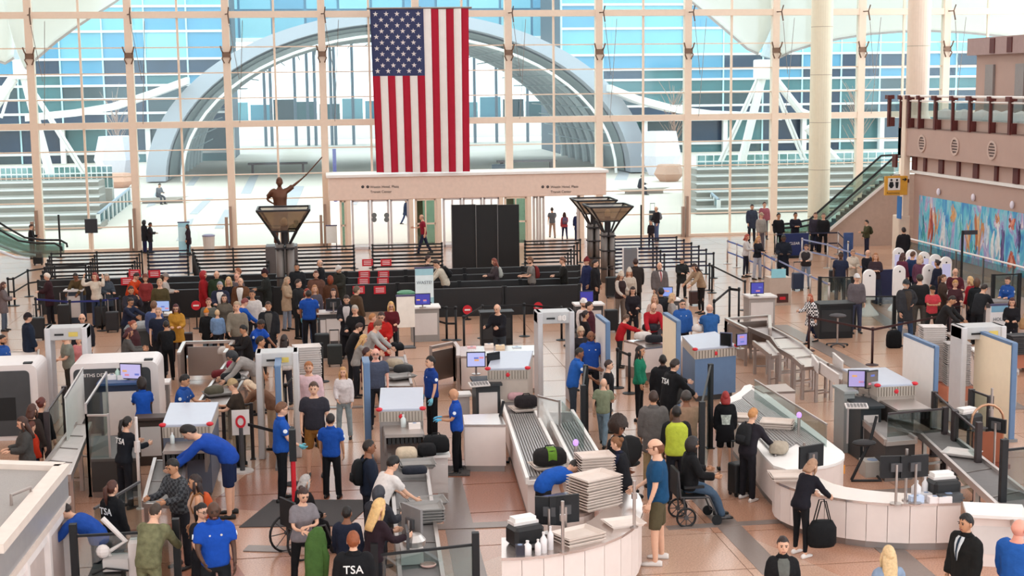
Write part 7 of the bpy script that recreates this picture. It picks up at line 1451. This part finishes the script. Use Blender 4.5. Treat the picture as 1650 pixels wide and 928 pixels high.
person(1231, 662, 'blond man in black jacket with black backpack at the curved counter', 55, 'reach', 'long 29242b', 'pants 211f24', 'short b98150', L_, foot=(1205, 805), shoe='ddd4ce', pack='222224 2a2a2d', packlab='big black backpack on the blond man at the counter')
person(800, 491, 'white-haired man in black sweater behind the far conveyor', 215, 'desk', 'long 1f1e24', 'pants 3a4148', 'balding cfc4bd', L_)
# ---- left rear crowd
person(4, 455, 'woman in grey cardigan with phone at the left barrier', 80, 'hold', 'coat 75696a', 'pants 5c6676', 'long 4a2d26', L_, 'f', foot=(8, 533))
person(74, 441, 'older woman with white cropped hair in dark red plaid', 270, 'hold', 'coat 3a2126', 'pants 26242a', 'short d9c9bb', L_, 'f')
person(120, 441, 'dark-skinned man in olive sweater at the small desk', 200, 'lean', 'long 5c4a30', 'pants 3a3f4e', 'buzz 241a15', B_, H=1.68)
person(152, 440, 'red-haired woman in cream hoodie with hands at her hair', 200, 'hair', 'long e3d6c6', 'pants 3e4a63', 'bob 8a3a35', L_, 'f', H=1.74)
person(172, 442, 'grey-blonde person in slate jacket beside the cream hoodie', 150, 'hold', 'coat 474e57', 'pants 2a2c33', 'bob a8988a', L_, 'f')
person(222, 441, 'person in bright orange jacket stooping in the queue', 120, 'lean', 'long d4481f', 'pants 2b2a30', 'short 2a1f1c', L_, H=1.7)
person(234, 443, 'person with curly auburn hair beside the orange jacket', 180, 'stand', 'long 8a3434', 'pants 2b2a30', 'curly 6a3324', L_, 'f')
person(257, 450, 'fair-haired man in olive brown sweater facing the hall', 180, 'stand', 'long 54492f', 'pants 33323a', 'short b39270', L_)
person(268, 441, 'person in grey cap and light sweatshirt holding a paper', 90, 'hold', 'long c0b8b2', 'pants 4a4650', 'pony 5a4436', L_, 'f', hat='cap 8f8680')
person(211, 462, 'bearded man with red scarf and hand at his mouth', 160, 'face', 'coat 33313a', 'pants 25252c', 'short 2b1f1b', T_, beard='2a1d18')
person(328, 437, 'person in plain red hooded jacket before the black panels', 90, 'stand', 'coat 9a1c22', 'pants 6a1a20', 'hood 9a1c22', L_)
person(349, 437, 'man in dark green jacket with receding grey hair', 170, 'stand', 'coat 2c3a26', 'pants 2a2c30', 'balding a09488', L_)
person(368, 447, 'blonde woman in black beside the brown blazer', 190, 'stand', 'long 1f1e24', 'pants 22222a', 'long c8a474', L_, 'f', H=1.73)
person(383, 433, 'man in olive grey parka with reddish hair looking down', 250, 'stand', 'coat 4a4436', 'pants 33322f', 'short 8a5236', L_)
person(354, 455, 'grey-haired man in navy anorak with open collar', 180, 'hold', 'coat 2b2e42', 'pants 2c2d38', 'short 8f8f96', L_, inner='e3ddd8')
person(381, 441, 'bald man with pink face behind the brown blazer', 200, 'stand', 'long 6a6064', 'pants 33313a', None, 'd8a08a', H=1.66)
person(387, 448, 'balding man in brown blazer and white shirt', 190, 'stand', 'coat 6b4630', 'pants 4a3a33', 'balding c4a288', L_, inner='e6dfda')
person(425, 435, 'man in black coat and dark cap reading a brochure', 265, 'hold', 'coat 2a2c2a', 'pants 26262a', 'short 2b1f1b', T_, hat='beanie 3a2226')
person(478, 425, 'dark-haired man in black jacket beside the lamp column', 190, 'stand', 'coat 25272a', 'pants 26262a', 'short 2e231e', T_)
person(515, 419, 'balding man in black jacket turned to the left', 260, 'stand', 'coat 222226', 'pants 26262a', 'balding 9a877c', L_)
person(544, 429, 'man in white cap and dark jacket with shoulder strap', 230, 'phone', 'coat 33322c', 'pants 2b2a2c', 'short 5a4a40', L_, hat='cap d9cfc9', beard='6a5648')
person(509, 437, 'bearded man in patterned poncho facing the hall', 180, 'stand', 'coat 6b4a3e', 'pants 33302f', 'short 5a3020', L_, beard='5a3322')
person(464, 447, 'long-haired blonde woman in beige coat and jeans', 110, 'hold', 'coat b79c82', 'pants 8a93a3', 'long a58a70', L_, 'f')
person(481, 451, 'dark-haired man in black coat beside the beige coat', 120, 'stand', 'coat 2b2a2b', 'pants 2a2a2c', 'short 33241f', L_)
person(532, 446, 'person with large auburn curls and plaid wrap', 10, 'stand', 'coat 5a3a2a', 'pants 33302f', 'curly 7a3216', L_, 'f')
person(494, 466, 'red-haired woman in sleeveless top carrying a white jacket', 190, 'hold', 'tank 8fa3b8', 'pants 3f5270', 'bob 8e3524', L_, 'f')
person(507, 460, 'woman with fair brown hair behind the red-haired woman', 170, 'stand', 'long 5a5560', 'pants 33313a', 'long a5734e', L_, 'f')
person(537, 466, 'pale dark-haired woman behind the black monitor', 180, 'stand', 'long 6a6478', 'pants 2a2a30', 'long 3a2522', L_, 'f')
person(575, 462, 'person in brown fur-trimmed coat beside the red signs', 60, 'stand', 'coat 5a4433', 'pants 33302f', 'short 5a4a3a', L_)
person(45, 505, 'man in navy jacket and flat cap behind the low counter', 60, 'stand', 'coat 222c3e', 'pants 1f222c', 'short 3a2c28', L_, hat='cap 2a2226')
person(132, 506, 'bald man in glasses and dark coat behind the metal detector', 175, 'stand', 'coat 24232a', 'pants 26252a', None, L_, glasses=True)
person(212, 481, 'woman with tied dark hair and glasses in navy jacket', 130, 'reachfar', 'long 262c42', 'pants 22242e', 'bun 221a1a', T_, 'f', glasses=True)
person(255, 496, 'bald man in navy printed shirt facing the hall', 180, 'stand', 'tee 23283a', 'pants 26262a', 'buzz 9a7a68', L_)
person(248, 486, 'brown-haired person behind the bald man at the screen', 20, 'stand', 'long 4a5a86', 'pants 2a2a30', 'short 6a4a36', L_)
person(283, 491, 'woman in mustard coat with dark red scarf', 180, 'hold', 'coat c08a35', 'pants 33262a', 'long 4a1f24', L_, 'f', glasses=True)
person(215, 517, 'red-haired woman looking right behind the grey cart', 110, 'stand', 'coat 4a2a2e', 'pants 2a2528', 'bun 8a4632', L_, 'f')
person(210, 529, 'woman in grey top with dark red scarf behind the white scanner', 80, 'desk', 'long 5e5c5a', 'pants 33313a', 'bob 4a2026', T_, 'f')
person(269, 519, 'officer in black jacket and trousers seen from behind', 350, 'desk', 'long 1c1c1f', 'pants 18181b', 'short 261c18', T_, foot=(272, 612))
person(102, 536, 'grey-haired man in sage shirt stepping through the metal detector', 250, 'phone', 'tee 85877c', 'pants 3c3934', 'buzz c9a391', L_, w=1.1)
person(126, 541, 'person in pink top waiting behind the metal detector', 200, 'stand', 'long d88a8c', 'pants 6a5a5c', 'short 5a3f3a', L_, 'f', H=1.5)
person(4, 540, 'bearded officer in blue at the left edge counter', 110, 'stand', 'tee 2a56a4', 'pants 1f1f26', 'buzz 241b17', T_, beard='2a1e19', officer=True)
person(332, 499, 'child in orange knit hat and black jacket', 200, 'stand', 'coat 1e1e20', 'pants 7a8890', 'short 8a5a36', L_, hat='beanie d9822c', H=1.35)
person(350, 500, 'child in light blue hoodie seen from behind', 10, 'stand', 'long 7f9dc4', 'pants 26262c', 'short c9a57e', L_, H=1.35)
person(381, 487, 'grey-haired man in grey zip jacket holding a boarding pass', 190, 'relax', 'long 8a8072', 'pants 3a3a40', 'short a58d74', L_, H=1.85)
person(336, 481, 'person with reddish hair beside the white circle sign', 180, 'stand', 'long 6a6a62', 'pants 33333a', 'short 7a3a32', L_, H=1.6)
person(361, 475, 'dark-haired woman in white scarf and patterned coat', 170, 'stand', 'coat 6a6156', 'pants 33322f', 'bob 3a2622', L_, 'f')
person(406, 468, 'dark-haired man in white shirt behind the blue jacket', 190, 'stand', 'long d9d0cb', 'pants 33333a', 'short 2e1f1c', T_)
person(397, 482, 'person in bright blue jacket bent at the check desk', 60, 'lean', 'long 1f57b5', 'pants 23242c', 'short 7a3a38', L_, H=1.7)
person(432, 487, 'dark-haired man in black coat with long grey scarf', 180, 'stand', 'coat 26262a', 'pants 22222a', 'short 3a2a24', T_, inner='5a5652')
person(390, 525, 'young man with thick black hair in black jacket', 250, 'desk', 'long 221f20', 'pants 22222a', 'short 14100f', T_, H=1.64)
person(386, 540, 'person in grey camouflage hoodie bending over the trays', 255, 'bend', 'long a39c98', 'pants b6a190', 'hood 2a2b30', L_, H=1.8, foot=(408, 668))
person(423, 517, 'officer in blue shirt leaning to the passenger with long hair', 130, 'lean', 'tee 1f4fae', 'pants 1f1f26', 'short 2a2220', B_, officer=True)
person(420, 543, 'man in black shirt with gold emblem walking behind the arch', 90, 'stand', 'tee 231c1b', 'pants 26221f', 'short 1f1614', T_)
person(458, 540, 'woman with very long dark hair in white top', 20, 'stand', 'long ddd3cf', 'pants 3a3a42', 'long 2b1e1b', L_, 'f')
person(500, 468, 'broad officer in blue shirt and gloves seen from behind', 5, 'stand', 'tee 1f4fa8', 'pants 1c1c22', 'buzz 2a211d', B_, officer=True, gloves='6fb7c9', foot=(500, 562), w=1.12)
person(558, 477, 'bearded man in open black jacket at the counter', 190, 'low' if False else 'hold', 'coat 25242a', 'pants 232328', 'short 35241d', L_, beard='3a271e', inner='c9c0c0')
person(571, 493, 'grey-haired man in black shirt bowing his head', 200, 'hold', 'long 1e1d20', 'pants 1e1e22', 'short a89c92', L_)
person(582, 522, 'boy in black jacket and dark hat beside the suitcase', 80, 'lean', 'long 1d1c1f', 'pants 1f1f23', 'short 3a2722', L_, H=1.6)
person(601, 506, 'fair-haired person in red jacket at the conveyor', 90, 'stand', 'coat c4281f', 'pants 26262a', 'short b0784a', L_, H=1.6)
person(614, 504, 'dark-haired man in glasses and red jacket with black straps', 190, 'hold', 'coat bf231f', 'pants 26262a', 'short 3a2722', L_, glasses=True)
person(630, 487, 'blonde woman in glasses and dark red floral top', 180, 'hold', 'long 5e1c24', 'leggings 1e1e22', 'long d0a468', L_, 'f', glasses=True)
person(612, 519, 'young person in pale grey hoodie bending over the conveyor', 110, 'lean', 'long b4afac', 'pants 4a4a50', 'short 6a4a36', L_)
person(591, 540, 'blonde woman in grey shirt reaching over the trays', 90, 'reachfar', 'tee 9f9994', 'pants 26262c', 'long c49a64', L_, 'f', foot=(577, 640))
person(591, 561, 'dark-haired person behind the man in slate blue', 80, 'stand', 'long 5a1f26', 'pants 2a2a30', 'short 3a1f1f', T_, H=1.58)
person(605, 562, 'bald white-bearded man in glasses and slate blue shirt', 180, 'stand', 'tee 4d5468', 'pants 23242c', None, 'dfa795', beard='d9c8c0', glasses=True, w=1.08)
person(497, 584, 'bearded man in pale pink hoodie', 185, 'stand', 'long ecc9cf', 'pants 23202a', 'short a0643a', L_, beard='9a5f38', w=1.08)
person(546, 592, 'blonde woman in white sweater and light jeans', 185, 'relax', 'long e3d9d9', 'pants 9aaab0', 'long b98b58', L_, 'f', foot=(556, 706))
person(516, 616, 'man in charcoal polo shirt and brown shorts', 185, 'stand', 'tee 34323a', 'shorts 9a6a34', 'short 4a3428', L_, foot=(510, 766), w=1.06)
person(372, 612, 'man in tan cap and dark shirt beside the grey scanner', 280, 'desk', 'tee 3a3029', 'pants 3a3836', 'short 6a5040', L_, hat='cap b59a74')
person(395, 615, 'person in beige trousers bending deep over the trays', 290, 'bend', 'long 8a6450', 'pants d0b294', 'long d9bfa4', L_, 'f', H=1.7)
person(300, 605, 'dark-haired officer in blue behind the white scanner lid', 110, 'desk', 'tee 24509c', 'pants 1f1f26', 'short 171212', T_, officer=True)
# ---- middle and foreground
person(447, 650, 'officer in blue with glasses and teal gloves standing sideways', 80, 'relax', 'tee 1f55b0', 'pants 16161a', 'short 6a4630', L_, foot=(456, 806), officer=True, glasses=True, gloves='6fc0cf', w=1.08)
person(539, 668, 'officer in blue seen from behind with one arm down', 15, 'stand', 'tee 1c4ea6', 'pants 16161a', 'short 241a18', T_, foot=(536, 802), officer=True, w=1.05)
person(688, 575, 'dark-haired officer in navy blue polo behind the machine', 250, 'stand', 'tee 1c3c86', 'pants 16161a', 'short 1f1815', L_, foot=(697, 706), officer=True, gloves='7cc7dd')
person(731, 627, 'bald officer in blue with light blue gloves by the bag table', 275, 'fwd' if False else 'hold', 'tee 1f4fae', 'pants 141418', None, T_, foot=(737, 762), officer=True, gloves='58b4dd')
person(595, 709, 'dark-skinned man in navy sweater with black bag', 80, 'stand', 'long 1f2738', 'pants 1c1e28', 'buzz 1f1612', B_, H=1.8, pack='17181b', packlab='black backpack on the man in the navy sweater')
person(638, 737, 'young man in white shirt leaning over the conveyor', 60, 'lean', 'tee ece2dd', 'pants 2a3550', 'short 17110f', L_)
person(612, 784, 'person in charcoal coat bent over the belt beside the blonde', 40, 'desk', 'coat 33333a', 'pants 26262c', 'hood 33333a', L_, H=1.58)
person(614, 805, 'long-haired blonde woman in dark velvet top at the belt', 60, 'desk', 'long 2e1f26', 'pants 1f1f24', 'long d2aa72', L_, 'f', H=1.74)
person(559, 816, 'boy with dark hair in navy shirt seen from behind', 20, 'stand', 'long 23283a', 'pants 2a2a30', 'buzz 1a1412', B_, H=1.5)
person(569, 858, 'red-haired officer in black lettered jacket seen from behind', 5, 'stand', 'coat 1a1a1d', 'pants 19191c', 'short 8a4a2a', L_, tsa=True, H=1.72)
person(490, 788, 'woman in grey shirt struggling with a green jacket', 160, 'twist', 'tee 8a8286', 'leggings 19191c', 'bun 3a2520', L_, 'f', H=1.68)
person(494, 766, 'grey-haired woman in dark jacket seated in the wheelchair', 60, 'sit', 'coat 1f1c1f', 'pants 1f1d20', 'bob a8a09c', L_, 'f', H=1.6, z0=.05, seat='big:wheelchair with large spoked wheel beside the green jacket woman')
person(344, 810, 'bald dark-skinned officer in royal blue uniform shirt', 170, 'relax', 'tee 1a4fb4', 'pants 1f2226', None, K_, officer=True, beard='1d1613', H=1.82, w=1.08, gloves=None)
person(326, 812, 'woman in black shirt and glasses beside the bald officer', 140, 'relax', 'tee 242226', 'pants 1d1c20', 'pony 1c1616', L_, 'f', glasses=True)
person(313, 766, 'woman with long dark hair and bare shoulders', 260, 'stand', 'tank caa590', 'pants 3a2e30', 'long 2a1b19', T_, 'f', pack='c4532a 8a5a35', packlab='orange and tan backpack on the bare-shouldered woman')
person(275, 742, 'dark-haired man in black plaid shirt filling a form', 225, 'desk', 'long plaid', 'pants 26262c', 'short 191413', T_)
person(277, 737, 'tall man in royal blue sweatshirt and navy shorts bent right over', 275, 'bend', 'long 1f4aa8', 'shorts 1e2a4c', 'short 191413', L_, H=1.95, w=1.15, foot=(362, 832))
person(181, 775, 'officer with brown ponytail in black lettered jacket', 40, 'stand', 'coat 1a1a1d', 'pants 19191c', 'pony 4a281e', L_, 'f', tsa=True)
person(253, 812, 'soldier in camouflage jacket behind the glass divider', 20, 'lean', 'long camo', 'pants camo', 'buzz 3a2c22', L_)
person(118, 848, 'person in bright blue sweatshirt bending behind the black post', 285, 'bend', 'long 2450a8', 'pants 22252e', 'short 2a1f1c', L_, H=1.7, foot=(156, 965))
person(228, 610, 'officer with curly dark hair in blue at the screen', 350, 'desk', 'tee 1c52b0', 'pants 1f1f26', 'curly 231714', B_, 'f', officer=True)
person(207, 672, 'dark-haired officer in navy lettered jacket beside the white pole', 45, 'desk', 'long 1c1f26', 'pants 1f2026', 'pony 1f1816', L_, 'f', tsa=True)
person(67, 641, 'woman in black top with auburn bun by the left conveyor', 30, 'stand', 'long 1a181a', 'pants 2a2a30', 'bun 5a2720', L_, 'f')
person(52, 652, 'brown-haired person behind the woman in the black top', 30, 'stand', 'long 3a302c', 'pants 2a2a30', 'bob 4a2b22', L_, 'f')
person(33, 673, 'woman in grey jacket with long brown hair holding a phone', 250, 'hold', 'coat 4a4846', 'pants 22222a', 'long 3f271f', L_, 'f')
person(52, 680, 'child in red orange jacket behind the grey jacket', 60, 'stand', 'long c4381f', 'pants 2a3a5a', 'short 5a2f24', L_, H=1.36)
person(903, 764, 'officer in blue bent double behind the tray stacks', 70, 'deep', 'tee 1f5ab8', 'pants 26262b', 'short 2a2320', L_, H=1.75, foot=(884, 872))
person(990, 705, 'officer with brown bun and black vest beside the tray stacks', 300, 'desk', 'long 1b1f33', 'pants 1b1b22', 'bun 7a5032', L_, 'f', officer=True, vest='1b1b20')
person(997, 680, 'person with big dark afro in black puffer jacket', 130, 'relax', 'coat 1f1e20', 'pants 2a2a2e', 'afro 2a1a12', B_)
person(1062, 708, 'man in teal blue polo shirt and khaki shorts by the round desk', 285, 'relax', 'tee 1c4a70', 'shorts 5c523c', 'balding 6a3c22', L_, foot=(1060, 906), shoe='d9cfc9', glasses=True, w=1.12)
person(1117, 705, 'person in black hooded jacket and jeans riding the wheelchair', 90, 'wheel', 'coat 1a191b', 'pants 4d6076', 'hood 2a2322', T_, z0=.05, H=1.8, seat='small:small-wheeled transport wheelchair carrying the hooded person')
person(1303, 746, 'woman in black puffer jacket with fair hair at the curved counter', 60, 'lean', 'long 1f1d25', 'leggings 1a191c', 'bob a07a60', L_, 'f', foot=(1292, 894), shoe='e6ddd8')
person(1262, 866, 'woman with tied dark hair and open black cardigan', 190, 'stand', 'long 1d1c1e', 'pants 23232a', 'bun 2a1d1a', L_, 'f', inner='6b6b66')
person(1432, 881, 'woman with long highlighted blonde hair seen from behind', 5, 'stand', 'long 8fa0b8', 'pants 2a2a30', 'long d3b386', L_, 'f')
person(1556, 830, 'black-haired man in black suit jacket and white collar', 250, 'stand', 'coat 1e1d1c', 'pants 1b1a1a', 'short 15110f', T_, H=1.75, inner='dfe2e4', tie='2a3a4a')
person(1643, 838, 'bald officer in bright blue shirt at the right edge', 60, 'stand', 'long 2a62b5', 'pants 23242c', None, 'e09a86', w=1.15)
build_people()
